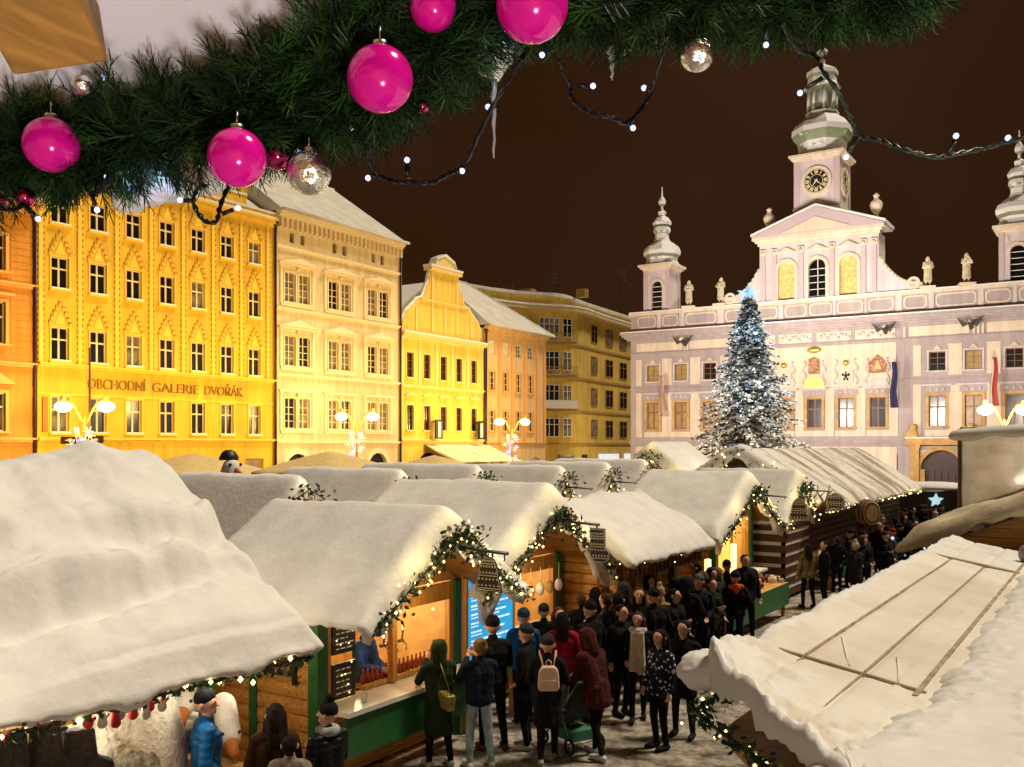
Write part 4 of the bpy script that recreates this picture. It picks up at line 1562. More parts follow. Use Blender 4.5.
def hanging_sign(kind, label, loc, s=1.0):
    t = thing('hanging_sign', label, 'sign', loc)
    m = MB()
    if kind == 'bell':
        pts = [(-.2, -.22), (.2, -.22), (.19, -.14), (.16, -.05), (.14, .08), (.1, .17), (.04, .22), (-.04, .22), (-.1, .17), (-.14, .08), (-.16, -.05), (-.19, -.14)]
    elif kind == 'sock':
        pts = [(-.12, .24), (.12, .24), (.12, -.02), (.2, -.1), (.2, -.2), (.12, -.25), (-.04, -.25), (-.12, -.16)]
    else:
        pts = [(.22*math.cos(2*math.pi*k/14), .22*math.sin(2*math.pi*k/14)) for k in range(14)]
    pts = [(x*s, z*s) for x, z in pts]
    m.prism(pts, -.012, .012)
    m.build('board', mat('dark_sign_board', (.05, .032, .025), .6), t)
    w = MB()
    zt = max(z for x, z in pts)
    def span(z):
        xs = []
        for (x1, z1), (x2, z2) in zip(pts, pts[1:]+pts[:1]):
            if (z1-z)*(z2-z) < 0:
                xs.append(x1+(x2-x1)*(z-z1)/(z2-z1))
        return (min(xs), max(xs)) if len(xs) >= 2 else None
    for q, zz in enumerate((-.18, -.1, -.02, .06, .13)):
        sp = span(zz*s+.0003)
        if not sp:
            continue
        a, b = sp[0]+.015*s, sp[1]-.015*s
        if q % 2 == 0:
            w.box(a, b, -.016, -.0125, zz*s-.006*s, zz*s+.006*s)
        n = 6
        for k in range(n):
            c = a+(b-a)*(k+.5)/n
            w.prism([(c-.016*s, zz*s+.036*s), (c, zz*s+.02*s), (c+.016*s, zz*s+.036*s), (c, zz*s+.055*s)], -.016, -.0125)
    for (x1, z1), (x2, z2) in zip(pts, pts[1:]+pts[:1]):
        w.tube([(x1*.93, -.014, z1*.93), (x2*.93, -.014, z2*.93)], .006*s, 4)
    w.build('white_pattern', mat('white_lettering', (.75, .72, .66), .6, var=0), t)
    c = MB()
    c.tube([(0, 0, zt), (0, 0, zt+.09)], .006, 4)
    c.build('hook', BLACK, t)
    return t

hanging_sign('bell', 'bell shaped dark sign with white pattern hanging off the drinks stall gable', (-6.72, 9.95, 2.62), 1.0)

# blue menu board beside the drinks stall
def menu_board():
    t = thing('menu_board', 'glowing blue menu board with white lines between two stalls', 'menu board', (-8.15, 12.05, 0), R(90))
    m = MB()
    m.box(-.62, .62, -.05, .02, 1.0, 2.28, 0)
    m.box(-.66, .66, -.06, .0, 2.281, 2.33, 1)
    m.box(-.66, .66, -.06, .0, .95, .999, 1)
    for x in (-.64, .64):
        m.box(x-.02, x+.02, -.07, .02, 0, 2.33, 1)
    m.build('panel', [mat('blue_screen', (.02, .2, .45), .4, var=.3, scale=3, emit=(.03, .38, .72), estr=.9), PINEZ], t)
    rnd = random.Random(5)
    w = MB()
    w.box(-.25, .25, -.056, -.052, 2.14, 2.2)
    w.box(-.35, .35, -.056, -.052, 2.06, 2.1)
    for cx in (-.52, .04):
        z = 1.97
        while z > 1.08:
            x = cx
            for q in range(rnd.randint(2, 3)):
                L = rnd.uniform(.1, .18)
                w.box(x, x+L, -.056, -.052, z, z+.025)
                x += L+.025
            w.box(cx, cx+rnd.uniform(.15, .3), -.056, -.052, z-.045, z-.03)
            z -= .13
    w.build('writing', mat('lit_writing', (.8, .85, .9), .5, var=0, emit=(.8, .9, 1), estr=.9), t)
menu_board()

SC_ = stall('second stall in the near row, with a stocking shaped sign and an orange door panel', -8.95, 13.75, 3.5, 2.3, 2.02, 3.4, .98, .2, 5, roofw=4.3, verge_lights=80)
hanging_sign('sock', 'stocking shaped dark sign with white pattern hanging off the second stall', (-7.15, 13.75, 2.62), 1.15)
def c_details():
    r = SC_
    m = MB()
    m.box(-1.6, -.45, -.12, -.06, .1, 2.1, 0)
    for x0, x1, z0, z1 in ((-1.5, -1.05, .3, 1.3), (-1.0, -.55, .3, 1.3), (-1.5, -.55, 1.42, 2.0)):
        frame_round(m, x0, x1, z0, z1, .06, -.15, -.12, 0)
    m.build('door', PINEZ, r)
    for k, (x, z) in enumerate(((-.95, 1.88), (-.82, 1.76), (-.98, 1.64))):
        b = MB()
        b.box(x-.07, x+.07, -.17, -.155, z-.05, z+.05, 0)
        b.box(x-.05, x+.05, -.175, -.171, z-.03, z+.03, 1)
        b.build('picture_card', [mat('dark_red_card', (.25, .05, .03), .6), WHITE_PAINT], r)
    e = MB()
    for k in range(6):
        e.box(-.3+.3*k, -.24+.3*k, -.3, -.26, 1.4, 2.05)
    for k in range(6):
        b = MB()
        x = -.3+.33*k
        b.ball((x, -.3, 1.7), .09, 0, 8, 6, (1, .8, 1.3))
        b.tube([(x, -.3, 1.8), (x, -.3, 2.1)], .008, 4)
        o = b.build('hanging_ornament', [WHITE_PAINT if k % 2 else PINE_LIGHT], None, (0, 0, 0))
        o.parent = None
        o.location = at_stall(r, 0, 0, 0)
        o.rotation_euler = (0, 0, R(90))
        tag(o, 'small pale craft ornament hanging in the front of the second stall', 'ornament', 'craft ornaments hanging in the second stall')
c_details()

# ---- the stall whose long eave runs along the aisle ----------------------------------
def long_stall(label, x, y0, depth, w2, ze, zr, th, seed, snow=None, disp=None, name='market_stall', lump=.07, nu=40, nv=50, rz=0, wallm=None):
    r = thing(name, label, 'stall', (x, y0, 0), R(rz), 'snow covered stalls along the aisle')
    hw = w2-.75
    m = MB()
    zl = ze+.1
    logs(m, 'y', hw, .1, depth-.1, .1, zl, .19, .05, 0, 1)
    logs(m, 'y', -hw, .1, depth-.1, .1, zl, .19, .05, 0, -1)
    logs(m, 'x', .1, -hw, hw, .1, zl, .19, .05, 0, -1)
    logs(m, 'x', depth-.1, -hw, hw, .1, zl, .19, .05, 0, 1)
    gable_boards(m, hw+.3, zl, zr-.1, .1, 0)
    m.build('wall', [wallm or PINE], r)
    roof_parts(r, w2, -.25, depth+.25, ze, zr, th, seed, disp=disp, snow=snow, nu=nu, nv=nv, front=.16, side=.14, lump=lump)
    return r

SE = long_stall('third stall with its long lumpy snow eave running along the aisle', -9.0, 15.7, 3.5, 1.55, 2.12, 3.0, .2, 8, lump=.13)
def e_details():
    r = SE
    for y in (3.35,):
        p = MB()
        p.box(.82, .98, y-.08, y+.08, 0, 2.2)
        p.build('post', GREEN, r)
    f = MB()
    rnd = random.Random(3)
    for k in range(18):
        y = -.1+k*.2
        f.prism([(1.5, 2.06), (1.53, 2.06), (1.53, 1.88), (1.515, 1.8), (1.5, 1.88)], y, y+.13)
    f.build('scalloped_fringe', mat('fringe_brown', (.1, .04, .02), .7), r)
    path = [(1.56, -.2, 2.1), (1.56, 3.7, 2.1)]
    garland(path, .06, 4, .07, 4, .07).build('garland', [LEAF, RED], r)
    bulbs(path, 40, .018, .08, 3).build('light_string', WARM_BULB, r)['kind'] = 'stuff'
    for k in range(5):
        b = MB()
        b.box(.88, .92, .4+k*.55, .5+k*.55, 1.0+.1*(k % 2), 1.95)
        b.build('hanging_board', PINE_LIGHT, r)
e_details()

SD = stall('fourth stall with a brightly lit yellow front below a pointed wooden hood', -8.3, 23.3, 2.6, 2.2, 2.05, 3.42, .55, .15, 11, roofw=4.9, verge_lights=60)
SG = stall('dark brown striped hut beside the yellow-lit stall front', -8.3, 27.0, 2.2, 2.2, 2.1, 3.4, .7, .14, 12, roofw=2.7, verge_lights=50)
hanging_sign('bell', 'bell shaped sign hanging over the yellow-lit stall front', (-6.65, 23.5, 2.66), 1.3)
hanging_sign('disc', 'round dark sign hanging off the dark brown hut', (-6.65, 27.0, 2.66), 1.2)
def dg_details():
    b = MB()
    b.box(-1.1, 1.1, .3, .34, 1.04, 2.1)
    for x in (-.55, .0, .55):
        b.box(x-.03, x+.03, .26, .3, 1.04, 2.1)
    b.build('self_glow_back', mat('glowing_yellow_boards', (.8, .55, .15), .6, var=.2, scale=3, emit=(1, .62, .12), estr=.9), SD)  # boards carry their own glow in place of lamplight
    b = MB()
    for k in range(7):
        b.box(-1.2, 1.2, -.62, -.5, .1+.3*k, .1+.3*k+.2, 0)
        b.box(-1.2, 1.2, -.6, -.5, .1+.3*k+.2, .1+.3*k+.3, 1)
        b.box(-1.22, -1.1, -.6, 1.5, .1+.3*k, .1+.3*k+.2, 0)
        b.box(-1.2, -1.1, -.6, 1.5, .1+.3*k+.2, .1+.3*k+.3, 1)
    b.build('striped_panel', [PINE_D, WHITE_PAINT], SG)
dg_details()

# goods tables along the aisle
def goods_table(label, loc, w, d, seed, cols, n, glow_=True):
    t = thing('goods_table', label, 'table', loc, R(90))
    m = MB()
    m.box(-w/2, w/2, -d/2, d/2, .78, .84)
    m.build('table_top', PINE_LIGHT, t)
    for x in (-w/2+.1, w/2-.1):
        for y in (-d/2+.1, d/2-.1):
            q = MB()
            q.box(x-.04, x+.04, y-.04, y+.04, 0, .78)
            q.build('leg', PINE, t)
    k = MB()
    k.box(-w/2, w/2, -d/2-.02, -d/2, .3, .84)
    k.build('skirt', GREEN, t)
    rnd = random.Random(seed)
    for i in range(n):
        x, y = rnd.uniform(-w/2+.1, w/2-.1), rnd.uniform(-d/2+.1, d/2-.1)
        c = rnd.choice(cols)
        b = MB()
        s = rnd.uniform(.06, .12)
        kind = rnd.randint(0, 2)
        if kind == 0:
            b.lathe([(s, 0), (s*1.05, s*1.2), (s*.5, s*1.5), (s*.45, s*1.9)], 0, 0, 9)
        elif kind == 1:
            b.prism([(0, 0), (s, s*.9), (s*1.1, s*1.5), (s*.6, s*1.8), (0, s*1.4), (-s*.6, s*1.8), (-s*1.1, s*1.5), (-s, s*.9)], -.03, .03)
        else:
            b.ball((0, 0, s*.8), s, 0, 9, 6, (1, 1, .8))
        o = b.build('trinket', c, None, Vector(loc)+Vector((-y, x, .842)), rnd.uniform(0, 6))
        tag(o, {0: 'small jar shaped trinket', 1: 'small heart shaped gingerbread trinket', 2: 'small round trinket'}[kind]+' on the '+label.split(',')[0], 'trinket', 'trinkets on the '+label.split(',')[0])
    return t
BURG = mat('burgundy_goods', (.2, .02, .03), .5, var=.3)
CRG = mat('cream_goods', (.75, .68, .55), .6, var=.1)
PKG = mat('pink_goods', (.6, .15, .3), .5, var=.1)
goods_table('long goods table before the lit stall front, crowded with cream and burgundy trinkets', (-7.55, 21.5, 0), 4.2, 1.2, 4, [BURG, CRG, CRG, BURG, CRG, PKG], 60)
goods_table('small goods table past the dark brown hut, set with pale trinkets', (-7.6, 29.6, 0), 2.2, 1.0, 9, [CRG, CRG, BURG, PINE_LIGHT], 30)
for k, (y, h) in enumerate(((20.6, .8), (22.3, 1.0))):
    m = MB()
    m.lathe([(.12, 0), (.12, .02), (.08, .05), (.08, h), (.03, h+.02)], 0, 0, 10)
    o = m.build('lit_pillar', glow('candle_wax', (1, .75, .3), 1.5), None, (-7.9, y, .845))
    tag(o, ['shorter glowing wax pillar on the goods table', 'taller glowing wax pillar on the goods table'][k], 'candle')

# ---- the long roof with slid snow ------------------------------------------------------
def striped_roof_mat():
    m = mat('old_sheet_with_slid_snow', (.25, .2, .14), .7, var=0)
    nt = m.node_tree
    p = nt.nodes['Principled BSDF']
    tc = nt.nodes.new('ShaderNodeTexCoord')
    mp = nt.nodes.new('ShaderNodeMapping')
    mp.inputs['Scale'].default_value = (.28, 1.5, .28)
    nt.links.new(tc.outputs['Object'], mp.inputs[0])
    n = nt.nodes.new('ShaderNodeTexNoise')
    n.inputs['Scale'].default_value = 1.1
    n.inputs['Detail'].default_value = 6
    nt.links.new(mp.outputs[0], n.inputs['Vector'])
    n2 = nt.nodes.new('ShaderNodeTexNoise')
    n2.inputs['Scale'].default_value = 5
    n2.inputs['Detail'].default_value = 8
    nt.links.new(tc.outputs['Object'], n2.inputs['Vector'])
    a = nt.nodes.new('ShaderNodeMath')
    a.operation = 'MULTIPLY_ADD'
    a.inputs[1].default_value = .25
    nt.links.new(n2.outputs['Fac'], a.inputs[0])
    nt.links.new(n.outputs['Fac'], a.inputs[2])
    cr = nt.nodes.new('ShaderNodeValToRGB')
    e = cr.color_ramp.elements
    e[0].position, e[0].color = .5, (.3, .24, .16, 1)
    e[1].position, e[1].color = .68, (.78, .74, .68, 1)
    nt.links.new(a.outputs[0], cr.inputs[0])
    nt.links.new(cr.outputs[0], p.inputs['Base Color'])
    b = nt.nodes.new('ShaderNodeBump')
    b.inputs['Strength'].default_value = .6
    b.inputs['Distance'].default_value = .08
    nt.links.new(a.outputs[0], b.inputs['Height'])
    nt.links.new(b.outputs['Normal'], p.inputs['Normal'])
    return m
SF = long_stall('long stall roof streaked with slid snow, reaching towards the town hall portal', -9.9, 28.7, 15.2, 2.55, 2.3, 4.0, .12, 21, snow=striped_roof_mat(), name='long_stall', wallm=PINE_D, nu=40, nv=60,
                disp=lambda u, v, x, y: .05*math.sin(y*6.0)*min(1, abs(u)*3), lump=.03)  # wall colour darkened to stand in for the shaded open front
def f_details():
    r = SF
    y = -.34
    path = [(-2.5, y, 2.35), (-1.2, y, 3.2), (0, y, 4.0), (1.2, y, 3.2), (2.5, y, 2.35)]
    garland(path, .2, 12, .12, 5, .08).build('garland', [LEAF, RED], r)
    bulbs(path, 70, .035, .25, 3).build('light_string', WARM_BULB, r)['kind'] = 'stuff'
    s = snow_gable(2.75, -.45, .35, 2.45, 4.12, .2, 31, 30, 8, .3, .05, .12)
    s.build('verge_snow', SNOW, r)
    path = [(2.62, -.2, 2.3), (2.62, 15.4, 2.3)]
    garland(path, .08, 3, .1, 6, .1).build('eave_garland', [LEAF, RED], r)
    bulbs(path, 120, .03, .1, 4).build('eave_lights', WARM_BULB, r)['kind'] = 'stuff'
f_details()
SF2 = stall('white gabled stall with a thick garland, left of the long streaked roof', -13.4, 30.2, 3.2, 2.6, 2.4, 4.1, .6, .25, 33, rz=0, simple=True, roofw=4.2)

# ---- second and third rows -------------------------------------------------------------
proto = stall('x', -13.0, 12.5, 2.2, 2.6, 1.75, 3.58, .7, .12, 41, simple=True, roofw=2.7, front=.5, lamp=False, group='small stalls of the row behind')
names2 = ['nearest', 'second', 'third', 'fourth', 'fifth', 'sixth', 'seventh']
for i in range(7):
    o = proto if i == 0 else copy_tree(proto)
    o.location = (-13.0-.25*((i*37) % 3), 12.3+3.15*i, .04*((i*13) % 3))
    o['label'] = 'snowy gabled stall of the row behind the drinks stall, %s from the camera' % names2[i]
proto3 = stall('y', -18.5, 14, 2.2, 2.6, 1.7, 3.3, .6, .12, 47, simple=True, roofw=2.7, front=.45, lamp=False, group='small stalls of the farthest row')
for i in range(6):
    o = proto3 if i == 0 else copy_tree(proto3)
    o.location = (-19.0-.5*((i*29) % 3), 22.4+3.3*i, .05*((i*11) % 4))
    o['label'] = 'snowy gabled stall of the farthest market row, %s from the camera' % (names2+['eighth'])[i]

# ---- the big roof on the near left ------------------------------------------------------
def near_disp(u, v, x, y):
    a = abs(u)
    wv = .05*fbm(y*.45+3, 1.5, 2)+.022*fbm(y*1.7, 2, 4)
    d = 0
    for c, h, wd in ((.72, .2, .010), (.42, .17, .012), (.2, .08, .02)):
        q = (a-c-wv*1.5*(1 if c > .5 else -1.4))/wd
        gate = .35+.9*max(0, min(1, fbm(y*.5+c*9, 2, 7)*1.6+.5))
        d += gate*h*(1/(1+math.exp(max(-30, min(30, q))))+.5*math.exp(-((q+4)/4)**2)-.45*math.exp(-((q-5)/4)**2))
    d += .05*fbm(x*1.6, y*.9, 3)*max(0, a-.1)+.03*fbm(x*.7, y*.35, 8)
    d -= .075*max(0, y-1.0)
    d += .07*math.exp(-(y/1.1)**2)*max(0, 1-a*1.3)
    return d
def big_roof():
    x, yend = -9.5, 7.12
    r = thing('fleece_stall', 'nearest stall under a huge rippled snow roof, selling fleeces and plush toys', 'stall', (x, yend, 0), R(180), 'snow covered stalls along the aisle')
    # local +x -> world -x ; local y -> world -y
    w2 = 2.36
    roof_parts(r, w2, -.1, 11.5, 2.12, 3.47, .32, 17, nu=300, nv=200, front=.2, side=.14, lump=.07, disp=near_disp)
    m = MB()
    logs(m, 'y', 1.4, .3, 11, .1, 2.4, .19, .05, 0, 1)
    logs(m, 'x', .3, -.1, 1.4, .1, 2.5, .19, .05, 0, -1)
    m.box(-.2, .0, .35, 11, .1, 2.6, 1)
    m.build('wall', [PINE, PALE_IN], r)
    for y in (.25, 2.6, 5.2):
        q = MB()
        q.box(-1.32, -1.2, y, y+.12, 0, 2.35)
        q.build('post', GREEN if y < 4 else PINEZ, r)
    for k, z in enumerate((1.3, 1.7, 2.1)):
        q = MB()
        q.box(-1.2, -.1, .28, .4, z, z+.05)
        q.build('shelf', WHITE_PAINT, r)
    path = [(-w2-.06, -.05, 2.06), (-w2-.07, 11, 2.06)]
    garland(path, .055, 6, .07, 14, .05, .05).build('garland', [LEAF, RED], r)
    cl = [(-w2+.15, -.1, 2.08), (-w2+.35, -.15, 1.95), (-w2+.55, -.1, 2.05)]
    garland(cl, .12, 22, .09, 15, .05, .02).build('spray', [LEAF, RED], r)
    bulbs(path, 60, .03, .1, 9).build('light_string', WARM_BULB, r)['kind'] = 'stuff'
    for y in (.8, 2.2, 3.6):
        inner_light(r, (-1.95, y, 2.0), 13, (1, .88, .66))
    inner_light(r, (-.7, 2, 2.1), 30, (1, .88, .66))
    inner_light(r, (-.9, -.3, 2.0), 16, (1, .8, .5))
    return r
SA = big_roof()
def fleece_goods():
    FL = mat('cream_fleece', (.84, .80, .68), .95, var=.15, scale=9, bump=.9, bscale=22)
    t = thing('display_table', 'goods table under the big snow roof, draped with a pale striped cloth', 'table', (-7.75, 4.6, 0), R(90))
    m = MB()
    m.box(-2.6, 2.2, -.55, .6, .9, .96)
    m.build('table_top', PINE_LIGHT, t)
    for x in (-2.5, 0, 2.1):
        q = MB()
        q.box(x-.05, x+.05, -.5, -.4, 0, .9)
        q.build('leg', PINE, t)
    q = MB()
    q.box(-2.6, 2.2, -.57, -.552, .2, .96)
    q.build('skirt', GREEN, t)
    def heap(name, label, cat, x, y, rx, ry, h, m_, seed, z=.962, amp=.3, grp=None):
        vs, fs = [], []
        n = 26
        for j in range(n+1):
            for i in range(n+1):
                u, v = -1+2*i/n, -1+2*j/n
                # square to disc
                a = u*math.sqrt(1-v*v/2); b = v*math.sqrt(1-u*u/2)
                rr = min(1, math.hypot(a, b))
                hh = h*math.sqrt(max(0, 1-rr**2.4))*(1+amp*fbm(a*2.2+seed, b*2.2, seed))+.02*fbm(a*9, b*9, seed)
                vs.append((a*rx, b*ry, max(0, hh)))
        k = n+1
        fs = [(j*k+i, j*k+i+1, (j+1)*k+i+1, (j+1)*k+i) for j in range(n) for i in range(n)]
        mb = MB().add(vs, fs, 0, True)
        o = mb.build(name, m_, None, (x, y, z), R(20*seed))
        return tag(o, label, cat, grp)
    def striped_cloth():
        m = mat('striped_cloth', (.7, .7, .72), .9, var=0)
        nt = m.node_tree
        p = nt.nodes['Principled BSDF']
        tc = nt.nodes.new('ShaderNodeTexCoord')
        wv = nt.nodes.new('ShaderNodeTexWave')
        wv.inputs['Scale'].default_value = 9
        wv.inputs['Distortion'].default_value = 2
        nt.links.new(tc.outputs['Object'], wv.inputs['Vector'])
        cr = nt.nodes.new('ShaderNodeValToRGB')
        cr.color_ramp.elements[0].color = (.35, .42, .6, 1)
        cr.color_ramp.elements[0].position = .12
        cr.color_ramp.elements[1].color = (.75, .73, .7, 1)
        cr.color_ramp.elements[1].position = .3
        nt.links.new(wv.outputs['Fac'], cr.inputs[0])
        nt.links.new(cr.outputs[0], p.inputs['Base Color'])
        return m
    GRF = mat('grey_green_fur', (.3, .28, .2), .95, var=.5, scale=14, bump=1, bscale=25)
    heap('folded_cloth', 'white cloth with blue stripes heaped on the fleece stall table', 'cloth', -7.6, 4.55, .5, .75, .38, striped_cloth(), 2)
    heap('fleece', 'cream sheepskin rolled at the far left of the fleece stall table', 'fleece', -7.75, 3.75, .35, .5, .42, FL, 3)
    heap('fleece', 'cream sheepskin piled behind the blue-striped cloth', 'fleece', -8.1, 5.35, .3, .5, .7, FL, 4)
    heap('fur_bundle', 'grey green fur bundle beside the blue-striped cloth', 'fur', -7.55, 5.4, .28, .4, .5, GRF, 5)
    heap('fleece', 'biggest cream sheepskin, standing high behind the plush geese', 'fleece', -8.3, 6.0, .4, .5, .95, FL, 6)
    heap('fleece', 'cream sheepskin hanging low over the table front', 'fleece', -7.4, 4.0, .28, .35, .25, FL, 8)
    # dark boots hanging in a row under the eave
    FB = mat('dark_grey_felt', (.075, .07, .065), .95, var=.4, scale=25, bump=.6, bscale=60)
    for k in range(7):
        y = 3.05+k*.3
        b = MB()
        h = .42+.06*((k*5) % 3)
        b.prism([(-.13, h), (.1, h), (.13, .16), (.26, .1), (.27, .0), (-.12, 0), (-.15, .1)], -.07, .07)
        o = b.build('felt_boot', FB, None, (-7.48, y, 1.42+.05*(k % 2)), R(70+12*(k % 3)))
        md = o.modifiers.new('b', 'BEVEL')
        md.width = .03
        md.segments = 2
        tag(o, 'dark grey felt boot hanging in the row under the big snow roof', 'boot', 'felt boots hanging under the big snow roof')
    cols = [(.6, .03, .04), (.7, .68, .65), (.5, .02, .03), (.55, .3, .5), (.6, .05, .04), (.7, .65, .6)]
    for k in range(8):
        y = 4.8+.1*k+.03*(k % 3)
        b = MB()
        b.cap((0, 0, -.05), (0, 0, -.09-.03*(k % 3)), .032, .045, 10)
        b.cap((0, .02, -.08), (0, .06, -.06), .018, .015, 8)
        b.tube([(0, 0, .0), (0, 0, .12)], .006, 4)
        c = cols[k % 6]
        o = b.build('knitted_trinket', mat('knit_%d' % (k % 6), c, .9, var=.2), None, (-7.3, y, 2.0))
        tag(o, ('red' if c[1] < .1 else 'pale' if c[1] > .5 else 'mauve')+' knitted trinket hanging from the garland of the big snow roof', 'trinket', 'knitted trinkets under the big snow roof')
    # plush geese with orange beaks
    PL = mat('white_plush', (.84, .82, .74), .95, var=.06, bump=.5, bscale=30)
    OR = mat('orange_felt', (.6, .2, .03), .85, var=.15)
    for k, (x, y, z, rz, tilt, lab) in enumerate(((-8.35, 6.6, 1.45, 135, 0, 'plush goose with an orange beak, on top of its heap behind the blue jacket'), (-8.2, 6.1, 1.2, 125, 10, 'plush goose with an orange beak, lower left of the topmost one'),
                                       (-7.95, 6.85, 1.12, 150, 5, 'plush goose with an orange beak, right of the blue jacket'), (-8.5, 7.0, 1.75, 130, -8, 'plush goose standing highest, against the end post'))):
        t = thing('plush_goose', lab, 'plush toy', (x, y, z), R(rz-90))
        b = MB()
        b.cap((0, .25, .32), (0, -.08, .06), .13, .12, 14)
        b.cap((0, .3, .3), (0, .42, .0), .14, .17, 14)
        b.build('body', PL, t)
        b = MB()
        b.cap((0, -.16, .02), (0, -.27, -.06), .075, .06, 12)
        b.build('beak', OR, t)
        for s in (-1, 1):
            b = MB()
            b.ball((s*.085, -.14, .12), .02, 0, 8, 6)
            b.build('eye', BLACK, t)
fleece_goods()

# ---- the near right roof: boarded, partly scraped, then deep snow ----------------------------
def scraped():
    """old boards; snow lies where the layer measured in the mesh ('snow_depth') is thick"""
    m = mat('boards_under_thin_snow', (.5, .4, .28), .7, var=0)
    nt = m.node_tree
    p = nt.nodes['Principled BSDF']
    tc = nt.nodes.new('ShaderNodeTexCoord')
    def nz(scale, det):
        n = nt.nodes.new('ShaderNodeTexNoise')
        n.inputs['Scale'].default_value = scale
        n.inputs['Detail'].default_value = det
        nt.links.new(tc.outputs['Object'], n.inputs['Vector'])
        return n
    n = nz(.9, 7)
    cr = nt.nodes.new('ShaderNodeValToRGB')
    e = cr.color_ramp.elements
    e[0].position, e[0].color = .35, (.66, .58, .48, 1)
    e[1].position, e[1].color = .66, (.79, .75, .68, 1)
    nt.links.new(n.outputs['Fac'], cr.inputs[0])
    at_ = nt.nodes.new('ShaderNodeAttribute')
    at_.attribute_name = 'snow_depth'
    n3 = nz(3.5, 9)
    ma = nt.nodes.new('ShaderNodeMath')
    ma.operation = 'MULTIPLY_ADD'
    ma.inputs[1].default_value = .9
    nt.links.new(n3.outputs['Fac'], ma.inputs[0])
    nt.links.new(at_.outputs['Fac'], ma.inputs[2])
    mr = nt.nodes.new('ShaderNodeMapRange')
    mr.inputs['From Min'].default_value = .85
    mr.inputs['From Max'].default_value = 1.05
    nt.links.new(ma.outputs[0], mr.inputs['Value'])
    mx = nt.nodes.new('ShaderNodeMix')
    mx.data_type = 'RGBA'
    nt.links.new(mr.outputs['Result'], mx.inputs['Factor'])
    nt.links.new(cr.outputs[0], mx.inputs['A'])
    mx.inputs['B'].default_value = (.76, .75, .73, 1)
    nt.links.new(mx.outputs['Result'], p.inputs['Base Color'])
    n2 = nz(7, 8)
    b = nt.nodes.new('ShaderNodeBump')
    b.inputs['Strength'].default_value = .35
    b.inputs['Distance'].default_value = .03
    nt.links.new(n2.outputs['Fac'], b.inputs['Height'])
    nt.links.new(b.outputs['Normal'], p.inputs['Normal'])
    return m

